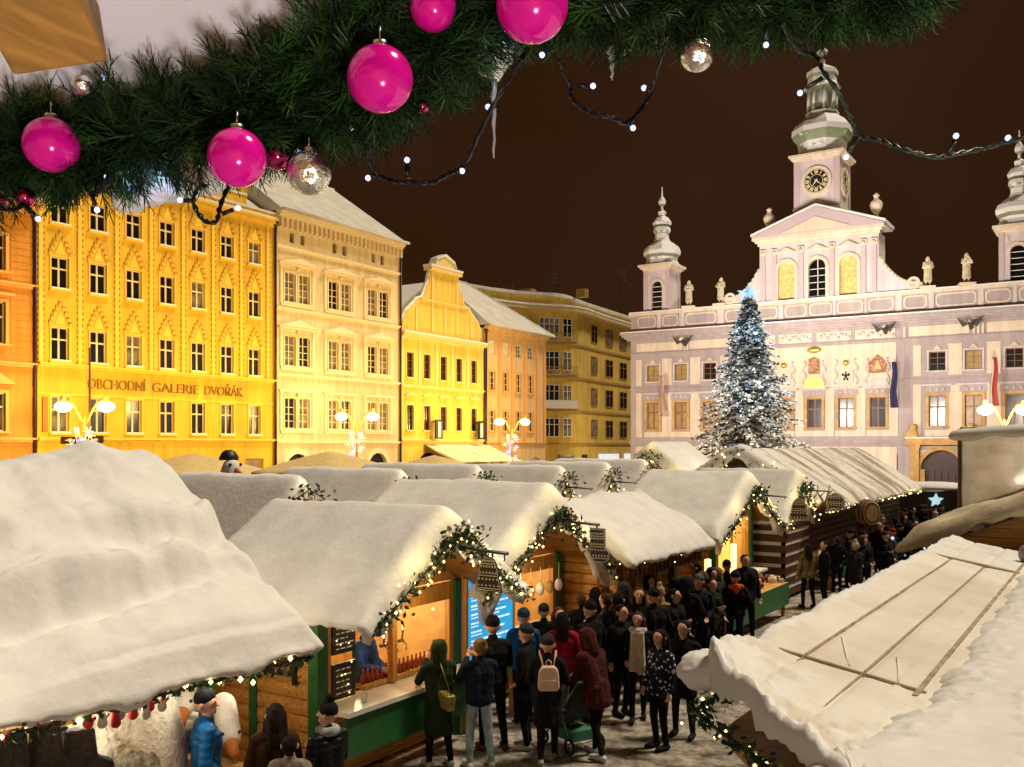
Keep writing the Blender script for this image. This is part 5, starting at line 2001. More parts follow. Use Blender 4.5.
def near_right_roof():
    r = thing('boarded_stall', 'near right stall under a flat boarded roof with seams and scraped snow', 'stall', (0, 0, 0), 0, 'snow covered stalls along the aisle')
    sl = -.18
    def Z(x):
        return 2.82+sl*(x+2.4)
    # roof sheet with a fine grid so that snow can lie on it in lumps
    def x0(y):     # aisle edge; the near end is cut askew
        return -2.27+.03*(y-6)/9
    E = []
    ys = np.concatenate([np.linspace(3.2, 7.4, 110), np.linspace(7.45, 16.4, 130)])
    nx = 60
    dep = []
    vs, fs = [], []
    for y in ys:
        xa = x0(y) if y > 5.95 else x0(y)+(5.95-y)*.95
        xa = min(xa, -.75)
        for i in range(nx+1):
            x = xa+(-.95-xa)*i/nx
            d = min(x-xa, 1)                     # distance from the aisle edge
            z = Z(x)
            nn = fbm(x*2.2, y*1.4, 3)
            fine = fbm(x*9, y*7, 5)
            # snow lip along the aisle edge
            lip = math.exp(-(max(0, d-.04)/.13)**2)*(.045+.035*nn+.02*fine)
            if y < 6.9:
                near = max(0, min(1, (6.85-y)/.5))
                heap = max(0, 1-d/.75)
                lip += near*(.06*heap+.05*heap*max(0, nn+.3)+.045*heap*fine+.02*heap*fbm(x*22, y*18, 2)+.01)
            seam = 0
            for s in (-1.93, -1.52):
                seam -= .018*math.exp(-((x-s-.02)/.022)**2)
            for s in (6.9, 13.9):
                seam -= .022*math.exp(-((y-s)/.05)**2)
            rag = 0
            if x > -1.3:
                rag = .02*max(0, fine)
            vs.append((x, y, z+lip+seam+.008*nn+rag))
            sd = math.exp(-(d/.13)**2)*.75
            if y < 6.85:
                sd = max(sd, near*max(0, .72-.4*abs(d-.35))*(.7+.6*nn))
            if y > 13.9:
                sd = max(sd, .55)
            dep.append(sd)
    k = nx+1
    ny = len(ys)
    fs = [(j*k+i, j*k+i+1, (j+1)*k+i+1, (j+1)*k+i) for j in range(ny-1) for i in range(nx)]
    mb = MB().add(vs, fs, 0, True)
    # skirt
    ring = [(0, i) for i in range(nx, -1, -1)]+[(j, 0) for j in range(1, ny)]
    prev = [j*k+i for j, i in ring]
    base = len(mb.v)
    for lev in (1, 2, 3):
        cur = []
        for j, i in ring:
            p = mb.v[j*k+i]
            cur.append(len(mb.v))
            dr = (.05+.05*max(0, fbm(p[0]*3, p[1]*3, 9)+.3))*lev
            mb.v.append((p[0]-.02*math.sin(lev), p[1]-(.02 if j == 0 or p[1] < 5.9 else 0), p[2]-dr))
        for n_ in range(len(ring)-1):
            mb.f.append((prev[n_], prev[n_+1], cur[n_+1], cur[n_]))
            mb.mi.append(0); mb.sm.append(True)
        prev = cur
    m_ = scraped()
    mb.mi = [0]*len(mb.f)
    o = mb.build('roof', [m_], r, recalc=False)
    att = o.data.attributes.new('snow_depth', 'FLOAT', 'POINT')
    att.data.foreach_set('value', dep+[1.0]*(len(mb.v)-len(dep)))
    # flat cover strips over the seams, and one strip of painted shade
    BT = mat('brown_batten_and_shade', (.44, .34, .24), .7, var=.3)
    def strip(pts, wd, th, ax):
        b = MB()
        for (xa, ya), (xb, yb) in zip(pts, pts[1:]):
            o_ = (wd/2, 0) if ax == 'y' else (0, wd/2)
            za, zb = Z(xa), Z(xb)
            lo = [(xa-o_[0], ya-o_[1], za-.02), (xa+o_[0], ya+o_[1], za-.02), (xb+o_[0], yb+o_[1], zb-.02), (xb-o_[0], yb-o_[1], zb-.02)]
            b.add(lo+[(x, y, z+.02+th) for x, y, z in lo], [(0, 1, 2, 3), (7, 6, 5, 4), (0, 4, 5, 1), (1, 5, 6, 2), (2, 6, 7, 3), (3, 7, 4, 0)])
        b.build('batten_and_shade_strip', BT, r)
    strip([(-1.92, 6.0), (-1.91, 6.85)], .012, .003, 'y')
    strip([(-1.92, 6.95), (-1.90, 13.85)], .016, .004, 'y')
    strip([(-1.52, 5.3), (-1.51, 6.85)], .012, .003, 'y')
    strip([(-1.51, 6.95), (-1.50, 13.85)], .015, .004, 'y')
    strip([(-2.1, 6.9), (-1.1, 6.9)], .024, .004, 'x')
    strip([(-2.12, 13.9), (-1.1, 13.9)], .12, .014, 'x')
    strip([(-1.14, 6.7), (-1.13, 15.2)], .034, .012, 'y')  # brown strip drawn as the shadow line along the deep snow
    kn = MB()
    kn.ball((-1.13, 15.2, Z(-1.13)+.12), .09, 0, 10, 7, (1, 1, 1.4))
    kn.build('knob', SNOW_DIRTY, r)
    # bare scratches: narrow ridges of snow scraped over the boards
    s = MB()
    for pts in ([(-1.86, 7.75), (-1.72, 7.3), (-1.62, 6.98)], [(-1.42, 7.6), (-1.33, 7.2), (-1.28, 6.9)]):
        s.tube([(x, y, Z(x)+.002) for x, y in pts], [.006, .011, .007], 8)
    s.build('snow_ridge', SNOW, r)
    # deep snow on the right
    vs, fs = [], []
    xs, ys = np.linspace(0, 1, 110), np.concatenate([np.linspace(2.2, 8, 200), np.linspace(8.05, 16.4, 120)])
    for y in ys:
        for u in xs:
            rag = .10*fbm(y*1.3, 3, 1)+.06*fbm(y*5, 2, 2)
            near = max(0, min(1, (6.6-y)/1.6))
            xa = -1.07+rag-.28*near
            x = xa+(3.0-xa)*u**1.6
            d = x-xa
            e = 1-math.exp(-d/.09)
            z = Z(-1.0)-.0+e*(.10+.02*near)+d*.06
            cr = max(0, fbm(x*7, y*5, 4))*.05*math.exp(-((d-.22)/.16)**2)+.03*fbm(x*.9, y*.9, 6)+.012*fbm(x*9, y*7, 9)*math.exp(-d/.3)
            # track of crumbled snow
            cr += .045*math.exp(-((x-(-.42+.1*fbm(y, 1, 3)))/.06)**2)*max(0, fbm(x*12, y*9, 7)+.2)
            vs.append((x, y, z+cr*e-.02))
    k = len(xs)
    fs = [(j*k+i, j*k+i+1, (j+1)*k+i+1, (j+1)*k+i) for j in range(len(ys)-1) for i in range(k-1)]
    mb = MB().add(vs, fs, 0, True)
    mb.build('deep_snow', SNOW, r)
    w = MB()
    logs(w, 'y', -1.9, 6.6, 16.2, .1, 2.6, .19, .05, 0, -1)
    w.build('wall', PINE, r)
    u = MB()
    u.slab([(-2.2, 6.0), (-1.2, 4.6), (2.5, 4.6), (2.5, 16.3), (-2.2, 16.3)], 2.32, 2.38)
    u.build('soffit', PINE, r)
    # rounded snow clump with lights at the near corner
    q = MB()
    q.ball((-2.34, 6.06, 2.74), .16, 0, 40, 28, (1.1, 1.15, .85))
    for v_ in range(len(q.v)):
        p = Vector(q.v[v_])
        c = Vector((-2.34, 6.06, 2.74))
        d = (p-c)
        q.v[v_] = tuple(c+d*(1+.16*fbm(p.x*6, p.y*6, p.z*6)+.05*fbm(p.x*22, p.y*22, p.z*22)))
    q.build('snow_clump', SNOW, r)
    path = [(-1.1, 4.55, 2.42), (-1.7, 5.3, 2.45), (-2.4, 6.0, 2.47), (-2.42, 8, 2.5), (-2.4, 16.3, 2.5)]
    garland(path, .06, 7, .06, 19, .05).build('garland', [LEAF, RED], r)
    bulbs(path[:4], 40, .014, .1, 12).build('light_string', WARM_BULB, r)['kind'] = 'stuff'
near_right_roof()

def far_right_roof():
    r = long_stall('stall beyond the boarded roof with a white garland on its aisle eave', -.62, 17.2, 11.0, 2.4, 2.5, 3.5, .2, 51, snow=mat('brown_snow', (.64, .54, .38), .8, var=.3, scale=2, bump=.4, bscale=6), lump=.12)  # brownish snow, mottled at random
    path = [(-2.45, -.2, 2.5), (-2.45, 11, 2.5)]
    garland(path, .16, 8, .1, 61, .08).build('garland', [LEAF, RED], r)
    bulbs(path, 90, .03, .2, 14).build('light_string', COLD_BULB, r)['kind'] = 'stuff'
    SH = mat('grey_plastic_sheet', (.76, .71, .63), .6, var=.3, scale=2, bump=.8, bscale=3)
    t = thing('sheeted_booth', 'tall booth wrapped in grey plastic sheeting with snow on top', 'booth', (-1.62, 20.0, 0))
    m = MB()
    n, k = 30, 30
    for face in range(2):
        vs = []
        for j in range(k+1):
            for i in range(n+1):
                u, v = i/n, j/k
                wob = .09*fbm(u*5+face*3, v*4, 3)+.03*fbm(u*13, v*9+face, 5)
                if face == 0:
                    vs.append((-.95+2.6*u, wob, 2.6+2.0*v+.12*fbm(u*4, 1, 2)*v))
                else:
                    vs.append((-.95+wob, 2.8*u, 2.6+2.0*v+.12*fbm(u*4, 3, 2)*v))
        fs = [(j*(n+1)+i, j*(n+1)+i+1, (j+1)*(n+1)+i+1, (j+1)*(n+1)+i) for j in range(k) for i in range(n)]
        m.add(vs, fs, 0, True)
    SH.node_tree.nodes['Principled BSDF'].inputs['Transmission Weight'].default_value = .45
    m.build('sheeting', SH, t)
    inner_light(t, (.5, 1.5, 3.6), 120, (1, .88, .68), .4)  # added light inside the booth, makes the sheeting look lit
    f = MB()
    for x in (-.97, .35, 1.65):
        f.tube([(x, -.03, 0), (x, -.03, 4.55)], .04)
    f.tube([(-.97, -.03, 4.55), (1.65, -.03, 4.55)], .035)
    f.build('frame', mat('weathered_post', (.2, .13, .07), .7), t)
    s = snow_gable(1.4, -.2, 2.9, 4.5, 4.58, .06, 71, 20, 20, .15, .1, .15)
    o = s.build('snow_cover', SNOW, t, (.35, 0, 0))
far_right_roof()
# ------------------------------------------------------------------ people
def rot_x(p, piv, a):
    y, z = p[1]-piv[1], p[2]-piv[2]
    return Vector((p[0], piv[1]+y*math.cos(a)-z*math.sin(a), piv[2]+y*math.sin(a)+z*math.cos(a)))

ARMS = {
    'down':   (((-.26, .03, 1.13), (-.27, -.06, .89)), ((.26, .03, 1.13), (.27, -.06, .89))),
    'pockets': (((-.29, .06, 1.14), (-.19, -.1, .98)), ((.29, .06, 1.14), (.19, -.1, .98))),
    'cup':    (((-.24, -.04, 1.13), (-.08, -.27, 1.2)), ((.26, .03, 1.13), (.17, -.17, 1.0))),
    'phone':  (((-.25, -.14, 1.18), (-.07, -.3, 1.45)), ((.25, -.14, 1.18), (.07, -.3, 1.43))),
    'push':   (((-.24, -.1, 1.15), (-.2, -.36, 1.08)), ((.24, -.1, 1.15), (.2, -.36, 1.08))),
    'serve':  (((-.25, -.1, 1.15), (-.16, -.36, 1.12)), ((.25, -.02, 1.13), (.12, -.26, 1.06))),
    'walk':   (((-.25, .12, 1.14), (-.27, .12, .9)), ((.25, -.05, 1.13), (.25, -.22, .95))),
    'hold':   (((-.26, .02, 1.14), (-.05, -.22, 1.12)), ((.26, .02, 1.14), (.06, -.22, 1.1))),
}
def body_prims(pose, hem, bulk, legs, lean, turn):
    P = []
    def c(p0, p1, r0, r1, tag):
        P.append([Vector(p0), Vector(p1), r0, r1, tag])
    b = bulk
    # legs
    st = {'stand': ((-.1, .0), (.1, .0)), 'step': ((-.09, -.16), (.09, .14)), 'apart': ((-.15, .03), (.14, -.04))}[legs]
    for s, (fx, fy) in zip((-1, 1), st):
        hip = (s*.09, 0, .9)
        ank = (fx, fy+.03, .1+(.03 if fy > .1 else 0))
        knee = (s*.1*.5+fx*.5, fy*.45-.03, .49)
        c(hip, knee, .088, .064, 2)
        c(knee, ank, .062, .045, 2)
        c((fx, fy+.06, .05), (fx*1.08, fy-.12, .045), .047, .042, 3)
        c((fx*1.08, fy-.12, .045), (fx*1.12, fy-.16, .04), .042, .036, 3)
    up = []
    n0 = len(P)
    c((-.07, .0, .95), (.07, .0, .95), .115*b, .115*b, 1)
    for s in (-1, 1):
        c((s*.06, 0, .98), (s*.085, .0, 1.3), .108*b, .118*b, 1)
    c((-.14, .015, 1.385), (.14, .015, 1.385), .075*b, .075*b, 1)
    c((0, .015, 1.36), (0, .01, 1.47), .085*b, .062*b, 1)     # collar
    for s, (e, w) in zip((-1, 1), ARMS[pose]):
        e, w = Vector(e), Vector(w)
        c((s*.185, .015, 1.38), e, .064*b, .054*b, 1)
        d = (w-e).normalized()
        c(e, w-d*.02, .052*b, .04*b, 1)
        # hand: palm, four fingers, thumb
        lat = Vector((0, 1, 0)).cross(d)
        if lat.length < .3:
            lat = Vector((1, 0, 0))
        lat.normalize()
        nrm = d.cross(lat).normalized()*(-1 if s > 0 else 1)
        pe = w+d*.085
        c(w-d*.02, w+d*.02, .026, .028, 0)
        c(w+d*.03+lat*.018, pe+lat*.02, .019, .018, 0)
        c(w+d*.03-lat*.018, pe-lat*.02, .019, .018, 0)
        for q, L in zip((-1.5, -.5, .5, 1.5), (.06, .075, .07, .055)):
            b0 = pe+lat*q*.0175
            k = b0+d*L*.5+nrm*.008
            t = k+d*L*.33+nrm*.028
            c(b0, k, .0105, .0098, 0)
            c(k, t, .0098, .0085, 0)
        t0 = w+d*.025-lat*.024*s
        c(t0, t0+d*.035-lat*.022*s+nrm*.01, .0125, .011, 0)
        c(t0+d*.035-lat*.022*s+nrm*.01, t0+d*.065-lat*.02*s+nrm*.022, .011, .009, 0)
    # skirt of the coat
    if hem < .86:
        for k in range(10):
            a = 2*math.pi*k/10
            top = (.085*math.cos(a), .05*math.sin(a), 1.0)
            fl = 1+.25*(.9-hem)
            bot = (.125*fl*math.cos(a), .095*fl*math.sin(a), hem+.07)
            c(top, bot, .085*b, .07*b, 1)
    # head
    hd = len(P)
    c((0, .0, 1.44), (0, -.01, 1.54), .056, .052, 0)
    c((0, .02, 1.635), (0, -.012, 1.645), .094, .09, 0)
    c((0, -.03, 1.6), (0, -.058, 1.562), .07, .043, 0)
    c((0, -.1, 1.645), (0, -.118, 1.612), .011, .016, 0)
    for s in (-1, 1):
        c((s*.095, .02, 1.635), (s*.098, .025, 1.605), .02, .014, 0)
        c((s*.033, -.094, 1.65), (s*.039, -.093, 1.65), .0095, .0095, 4)
    c((-.022, -.093, 1.572), (.022, -.093, 1.572), .009, .009, 5)
    if turn:
        a = R(turn)
        for p in P[hd:]:
            for q in (0, 1):
                v = p[q]
                x, y = v.x, v.y
                p[q] = Vector((x*math.cos(a)-y*math.sin(a), x*math.sin(a)+y*math.cos(a), v.z))
    if lean:
        for p in P[n0:]:
            for q in (0, 1):
                if p[q].z > .93:
                    p[q] = rot_x(p[q], (0, 0, .93), R(lean))
    return P

def grow(prims, vox, name, nmat):
    """one continuous skin over tapered limbs; each face takes the material of the nearest limb"""
    mb = MB()
    for p0, p1, r0, r1, t in prims:
        mb.cap(p0, p1, r0, r1, 10)
    me = mb.mesh(name+'_raw', [], True)
    o = bpy.data.objects.new('tmp', me)
    COL.objects.link(o)
    md = o.modifiers.new('r', 'REMESH')
    md.mode = 'VOXEL'
    md.voxel_size = vox
    md.use_smooth_shade = True
    s = o.modifiers.new('s', 'SMOOTH')
    s.factor = .5
    s.iterations = 2
    bpy.context.view_layer.update()
    dg = bpy.context.evaluated_depsgraph_get()
    out = bpy.data.meshes.new_from_object(o.evaluated_get(dg))
    bpy.data.objects.remove(o)
    bpy.data.meshes.remove(me)
    out.name = name
    n = len(out.polygons)
    cen = np.empty(n*3)
    out.polygons.foreach_get('center', cen)
    cen = cen.reshape(-1, 3)
    best = np.full(n, 1e9)
    ids = np.zeros(n, dtype=np.int32)
    for p0, p1, r0, r1, t in prims:
        a, b = np.array(p0), np.array(p1)
        d = b-a
        L2 = max(1e-9, d.dot(d))
        q = np.clip(((cen-a)@d)/L2, 0, 1)
        dist = np.linalg.norm(cen-(a+q[:, None]*d), axis=1)-(r0+(r1-r0)*q)
        m = dist < best
        best[m] = dist[m]
        ids[m] = t
    for k in range(nmat):
        out.materials.append(None)
    out.polygons.foreach_set('material_index', ids)
    out.polygons.foreach_set('use_smooth', np.ones(n, dtype=bool))
    return out

BODY = {}
def get_body(pose='down', hem=.88, bulk=1.0, legs='stand', lean=0, turn=0):
    key = (pose, hem, bulk, legs, lean, turn)
    if key not in BODY:
        BODY[key] = grow(body_prims(*key), .0115, 'body', 6)
    return BODY[key]

HEADS = {}
def head_shape(kind):
    if kind in HEADS:
        return HEADS[kind]
    V = Vector
    P = []
    c = lambda p0, p1, r0, r1: P.append((V(p0), V(p1), r0, r1, 0))
    if kind == 'hair_short':
        c((0, .025, 1.66), (0, .035, 1.64), .1, .1)
        c((0, .05, 1.62), (0, .055, 1.57), .082, .06)
    elif kind == 'hair_long':
        c((0, .025, 1.66), (0, .035, 1.64), .102, .102)
        c((0, .07, 1.6), (0, .12, 1.35), .08, .06)
        for s in (-1, 1):
            c((s*.04, .06, 1.62), (s*.05, .105, 1.36), .075, .06)
            c((s*.085, .0, 1.63), (s*.1, -.01, 1.45), .03, .03)
    elif kind == 'hair_bun':
        c((0, .025, 1.66), (0, .035, 1.64), .101, .101)
        c((0, .05, 1.62), (0, .06, 1.58), .08, .06)
        c((0, .12, 1.72), (0, .13, 1.72), .05, .05)
    elif kind == 'beanie':
        c((0, .012, 1.69), (0, .02, 1.685), .103, .103)
        c((0, .03, 1.72), (0, .035, 1.745), .075, .05)
    elif kind == 'bobble':
        c((0, .012, 1.69), (0, .02, 1.685), .104, .104)
        c((0, .03, 1.8), (0, .035, 1.81), .05, .05)
    elif kind == 'hood':
        c((0, .035, 1.66), (0, .045, 1.62), .12, .118)
        c((0, .06, 1.56), (0, .07, 1.45), .1, .1)
        for s in (-1, 1):
            c((s*.085, -.01, 1.66), (s*.07, -.03, 1.5), .035, .04)
        c((-.06, -.02, 1.735), (.06, -.02, 1.735), .03, .03)
    elif kind == 'hood_down':
        c((-.1, .09, 1.46), (.1, .09, 1.46), .06, .06)
        c((0, .13, 1.46), (0, .14, 1.38), .075, .05)
        c((-.1, .05, 1.46), (-.08, -.07, 1.42), .05, .035)
        c((.1, .05, 1.46), (.08, -.07, 1.42), .05, .035)
    elif kind == 'scarf':
        for k in range(10):
            a, b = 2*math.pi*k/10, 2*math.pi*(k+1)/10
            c((.085*math.cos(a), .01+.085*math.sin(a), 1.47), (.085*math.cos(b), .01+.085*math.sin(b), 1.47), .052, .052)
    elif kind == 'long_scarf':
        for k in range(10):
            a, b = 2*math.pi*k/10, 2*math.pi*(k+1)/10
            c((.095*math.cos(a), .01+.09*math.sin(a), 1.46), (.095*math.cos(b), .01+.09*math.sin(b), 1.46), .06, .06)
        for x in (-.1, -.045, .02, .08):
            c((x*.8, -.11, 1.42), (x*1.1, -.17, .86-.05*(x > 0)), .04, .042)
    HEADS[kind] = grow(P, .012, kind, 1)
    return HEADS[kind]

SKIN = mat('skin', (.55, .3, .2), .55, var=.08, scale=12)
DARKEYE = mat('eye_dark', (.03, .02, .015), .3, var=0)
LIP = mat('lips', (.4, .14, .11), .5, var=0)
CLOTH = {}
def cloth(c, kind='plain'):
    key = (c, kind)
    if key in CLOTH:
        return CLOTH[key]
    m = mat('cloth_%s_%.3f_%.3f_%.3f' % (kind, *c), c, .85, var=.3, scale=7, bump=.7 if kind == 'plain' else 0, bscale=9, spec=.12)
    nt = m.node_tree
    p = nt.nodes['Principled BSDF']
    if kind == 'quilt':
        tc = nt.nodes.new('ShaderNodeTexCoord')
        w = nt.nodes.new('ShaderNodeTexWave')
        w.bands_direction = 'Z'
        w.inputs['Scale'].default_value = 4.5
        w.inputs['Distortion'].default_value = .6
        nt.links.new(tc.outputs['Object'], w.inputs['Vector'])
        b = nt.nodes.new('ShaderNodeBump')
        b.inputs['Strength'].default_value = .5
        b.inputs['Distance'].default_value = .012
        nt.links.new(w.outputs['Fac'], b.inputs['Height'])
        nt.links.new(b.outputs['Normal'], p.inputs['Normal'])
        p.inputs['Roughness'].default_value = .45
    if kind == 'floral':
        tc = nt.nodes.new('ShaderNodeTexCoord')
        v = nt.nodes.new('ShaderNodeTexVoronoi')
        v.inputs['Scale'].default_value = 16
        nt.links.new(tc.outputs['Object'], v.inputs['Vector'])
        r = nt.nodes.new('ShaderNodeMath')
        r.operation = 'LESS_THAN'
        r.inputs[1].default_value = .3
        nt.links.new(v.outputs['Distance'], r.inputs[0])
        mx = nt.nodes.new('ShaderNodeMix')
        mx.data_type = 'RGBA'
        mx.inputs['A'].default_value = (*c, 1)
        mx.inputs['B'].default_value = (.6, .6, .65, 1)
        nt.links.new(r.outputs[0], mx.inputs['Factor'])
        nt.links.new(mx.outputs['Result'], p.inputs['Base Color'])
    CLOTH[key] = m
    return m

BLK, NAVY, CHAR, BRN = (.010, .010, .012), (.012, .016, .035), (.03, .03, .033), (.045, .02, .012)
WHT, JEAN, OLIVE, RED_ = (.6, .58, .55), (.32, .42, .5), (.02, .034, .012), (.3, .012, .02)
PN = [0]
def person(x, y, face, h, label, coat=BLK, trousers=BLK, shoes=BLK, pose='down', hem=.88, bulk=1.1, legs='stand', lean=0, turn=0, head=('beanie', BLK), extra=(), ck='plain', group='visitors in the market aisle', z=0, mats=None):
    PN[0] += 1
    if not mats and not turn and not lean:
        turn = (0, -22, 18, 0, 25, -15)[PN[0] % 6]
        if legs == 'stand':
            legs = ('stand', 'apart', 'stand', 'step')[PN[0] % 4]
    face += ((PN[0]*37) % 25)-12
    me = get_body(pose, hem, bulk, legs, lean, turn)
    o = put('person', me, None, (x, y, z), R(face))
    s = h/1.74
    o.scale = (s*(1.0), s*(1.0), s)
    ms = mats or [SKIN, cloth(coat, ck), cloth(trousers), cloth(shoes), DARKEYE, LIP]
    for i, m in enumerate(ms):
        o.material_slots[i].link = 'OBJECT'
        o.material_slots[i].material = m
    for kind, c in (head,)+tuple(extra):
        if kind is None:
            continue
        nm = {'hair_short': 'hair', 'hair_long': 'hair', 'hair_bun': 'hair', 'beanie': 'hat', 'bobble': 'hat', 'hood_down': 'hood', 'long_scarf': 'scarf'}.get(kind, kind)
        k = put(nm, head_shape(kind), o)
        if turn and kind not in ('scarf', 'long_scarf', 'hood_down'):
            k.rotation_euler = (0, 0, R(turn))
        if lean:
            k.rotation_euler = (R(lean), 0, 0)
            k.location = Vector((0, 0, .93))-Matrix.Rotation(R(lean), 3, 'X') @ Vector((0, 0, .93))
        k.material_slots[0].link = 'OBJECT'
        k.material_slots[0].material = (mats[1] if mats else cloth(c))
    return tag(o, label, 'person', group)

AWAY, IN, OUT, CAMF, BACK, FWD = -147, -90, 90, 33, 180, 0
HB, HD, HL = (.06, .025, .012), (.015, .009, .007), (.2, .11, .045)
# the near group, from the left
person(-7.66, 6.32, 150, 1.79, 'person in a bright blue puffer jacket and dark hat beside the plush geese', (.01, .13, .42), BLK, BLK, 'pockets', .84, 1.2, turn=-25, ck='quilt')
person(-7.12, 6.72, AWAY, 1.66, 'person in a dark brown coat with long dark hair, before the stall door', BRN, BLK, BLK, 'cup', .6, 1.1, head=('hair_long', HD))
person(-6.8, 6.62, AWAY, 1.42, 'small person in a grey beige coat, lowest head by the stall door', (.26, .21, .16), BLK, BLK, 'hold', .6, 1.25, head=('hair_short', HD))
person(-6.72, 7.05, -110, 1.64, 'person in a shiny black puffer with a dark bobble hat and grey scarf', BLK, BLK, BLK, 'cup', .8, 1.15, head=('bobble', BLK), extra=(('scarf', (.4, .4, .42)),), ck='quilt')
person(-7.58, 10.05, -120, 1.66, 'person in a long dark green hooded coat and white trainers facing the drinks counter', OLIVE, BLK, WHT, 'phone', .46, 1.12, head=('hood', OLIVE))
person(-7.1, 10.3, -135, 1.7, 'person in a navy jacket and light blue jeans with a brown hair bun', NAVY, JEAN, WHT, 'phone', .9, 1.12, 'apart', head=('hair_bun', HL))
person(-7.36, 11.0, -125, 1.84, 'tall person in a black jacket and black beanie behind the light blue jeans', BLK, BLK, (.12, .05, .025), 'cup', .84, 1.15, 'apart')
person(-7.0, 11.3, -75, 1.72, 'person in a black coat, dark cap and black trainers with white soles', BLK, BLK, (.35, .35, .35), 'pockets', .62, 1.15, turn=-20, head=('beanie', CHAR))
person(-6.46, 10.98, AWAY, 1.68, 'person in a long black coat carrying the cream backpack, back to the camera', BLK, BLK, (.3, .3, .3), 'hold', .5, 1.15, 'step', head=('beanie', CHAR))
person(-5.98, 11.5, -115, 1.74, 'person in a maroon hooded jacket bent over the pushchair, white trainers', (.07, .015, .012), BLK, WHT, 'push', .7, 1.2, 'step', lean=18, head=('hood', (.07, .015, .012)))
person(-6.27, 13.4, 30, 1.66, 'person facing the camera in a long cream scarf over a black coat', BLK, BLK, BLK, 'pockets', .7, 1.1, head=('hair_long', HB), extra=(('long_scarf', (.62, .55, .45)),))
person(-5.42, 12.3, -30, 1.66, 'person in a dark navy jacket with white floral pattern and long dark hair', NAVY, BLK, BLK, 'down', .8, 1.12, head=('hair_long', HD), ck='floral')
person(-5.35, 13.0, 10, 1.68, 'person in a plain black coat close behind the floral jacket', BLK, BLK, BLK, 'pockets', .6, 1.1, head=('hair_short', HD))
person(-7.7, 12.35, -150, 1.72, 'person in a blue anorak with a grey blue hat at the second stall counter', (.015, .08, .22), BLK, BLK, 'cup', .82, 1.15, head=('beanie', (.03, .05, .08)))
person(-7.15, 12.6, AWAY, 1.7, 'person in a crimson coat with long dark hair, seen from behind', RED_, BLK, BLK, 'down', .6, 1.12, head=('hair_long', HD))
person(-7.5, 13.1, 20, 1.66, 'person in black with reddish brown hair beside the crimson coat', BLK, BLK, BLK, 'pockets', .7, 1.1, head=('hair_long', (.1, .03, .015)))
person(-6.95, 14.1, AWAY, 1.82, 'tall person in a black overcoat, left of a pair standing close in mid aisle', BLK, BLK, BLK, 'down', .5, 1.15, head=('hair_short', HD))
person(-6.55, 14.6, -125, 1.84, 'tallest person in a black parka, right of a pair standing close in mid aisle', BLK, BLK, BLK, 'pockets', .55, 1.2, head=('beanie', BLK))
person(-7.35, 14.4, -70, 1.74, 'person in a charcoal jacket between the crimson coat and the tall black pair', CHAR, BLK, BLK, 'cup', .84, 1.1, head=('hair_short', HB))
person(-7.75, 15.6, 20, 1.76, 'person in an orange down jacket under the scalloped eave', (.4, .09, .015), BLK, BLK, 'cup', .84, 1.2, head=('beanie', (.35, .25, .14)), ck='quilt')
person(-7.05, 16.0, -160, 1.66, 'person in a long golden beige quilted coat', (.28, .18, .06), BLK, BLK, 'pockets', .46, 1.15, head=('bobble', (.45, .36, .22)), ck='quilt')
person(-7.65, 16.9, 30, 1.72, 'person facing the camera in a dark hood and a jacket with a broad cream band', (.5, .42, .3), BLK, BLK, 'hold', .84, 1.2, head=('hood', BLK))
person(-6.75, 16.5, AWAY, 1.8, 'person in a black hooded jacket with the hood up, near the green post', BLK, BLK, BLK, 'pockets', .82, 1.15, head=('hood', BLK))
person(-6.55, 17.3, 60, 1.7, 'person in a dark olive parka beside the black hooded jacket', (.02, .02, .012), BLK, BLK, 'cup', .7, 1.12, head=('hair_short', HD))
person(-7.0, 17.9, -50, 1.72, 'person in a dark jacket with a brown fur hood by the goods table', BRN, BLK, BLK, 'hold', .8, 1.12, head=('hood', (.1, .06, .03)))
person(-6.45, 18.3, AWAY, 1.72, 'person in a black jacket with a bright orange hood and dark blue trousers', BLK, (.012, .014, .1), BLK, 'pockets', .84, 1.2, head=('beanie', NAVY), extra=(('hood_down', (.75, .1, .015)),))
person(-6.85, 20.1, 30, 1.86, 'broad person in a black jacket facing the camera by the goods table', BLK, BLK, BLK, 'down', .82, 1.3, 'apart', head=('hair_short', HD))
person(-7.25, 19.4, -110, 1.62, 'person in a dark coat with a pale fur hood looking over the goods table', CHAR, BLK, BLK, 'hold', .6, 1.15, head=('hood', (.22, .17, .1)))
person(-6.85, 25.0, AWAY, 1.66, 'person in a pale fur collared coat, left of a couple in the aisle', (.2, .15, .08), BLK, BLK, 'down', .84, 1.2, head=('hair_long', HD), extra=(('scarf', (.3, .24, .14)),))
person(-6.5, 25.3, -60, 1.74, 'person in a black jacket, right of a couple in the open aisle', BLK, NAVY, BLK, 'cup', .84, 1.2, head=('hair_short', HD))
person(-5.95, 26.3, AWAY, 1.64, 'person in a charcoal coat and a fluffy white bobble hat beyond the couple', CHAR, BLK, WHT, 'push', .6, 1.15, head=('bobble', (.6, .56, .48)))
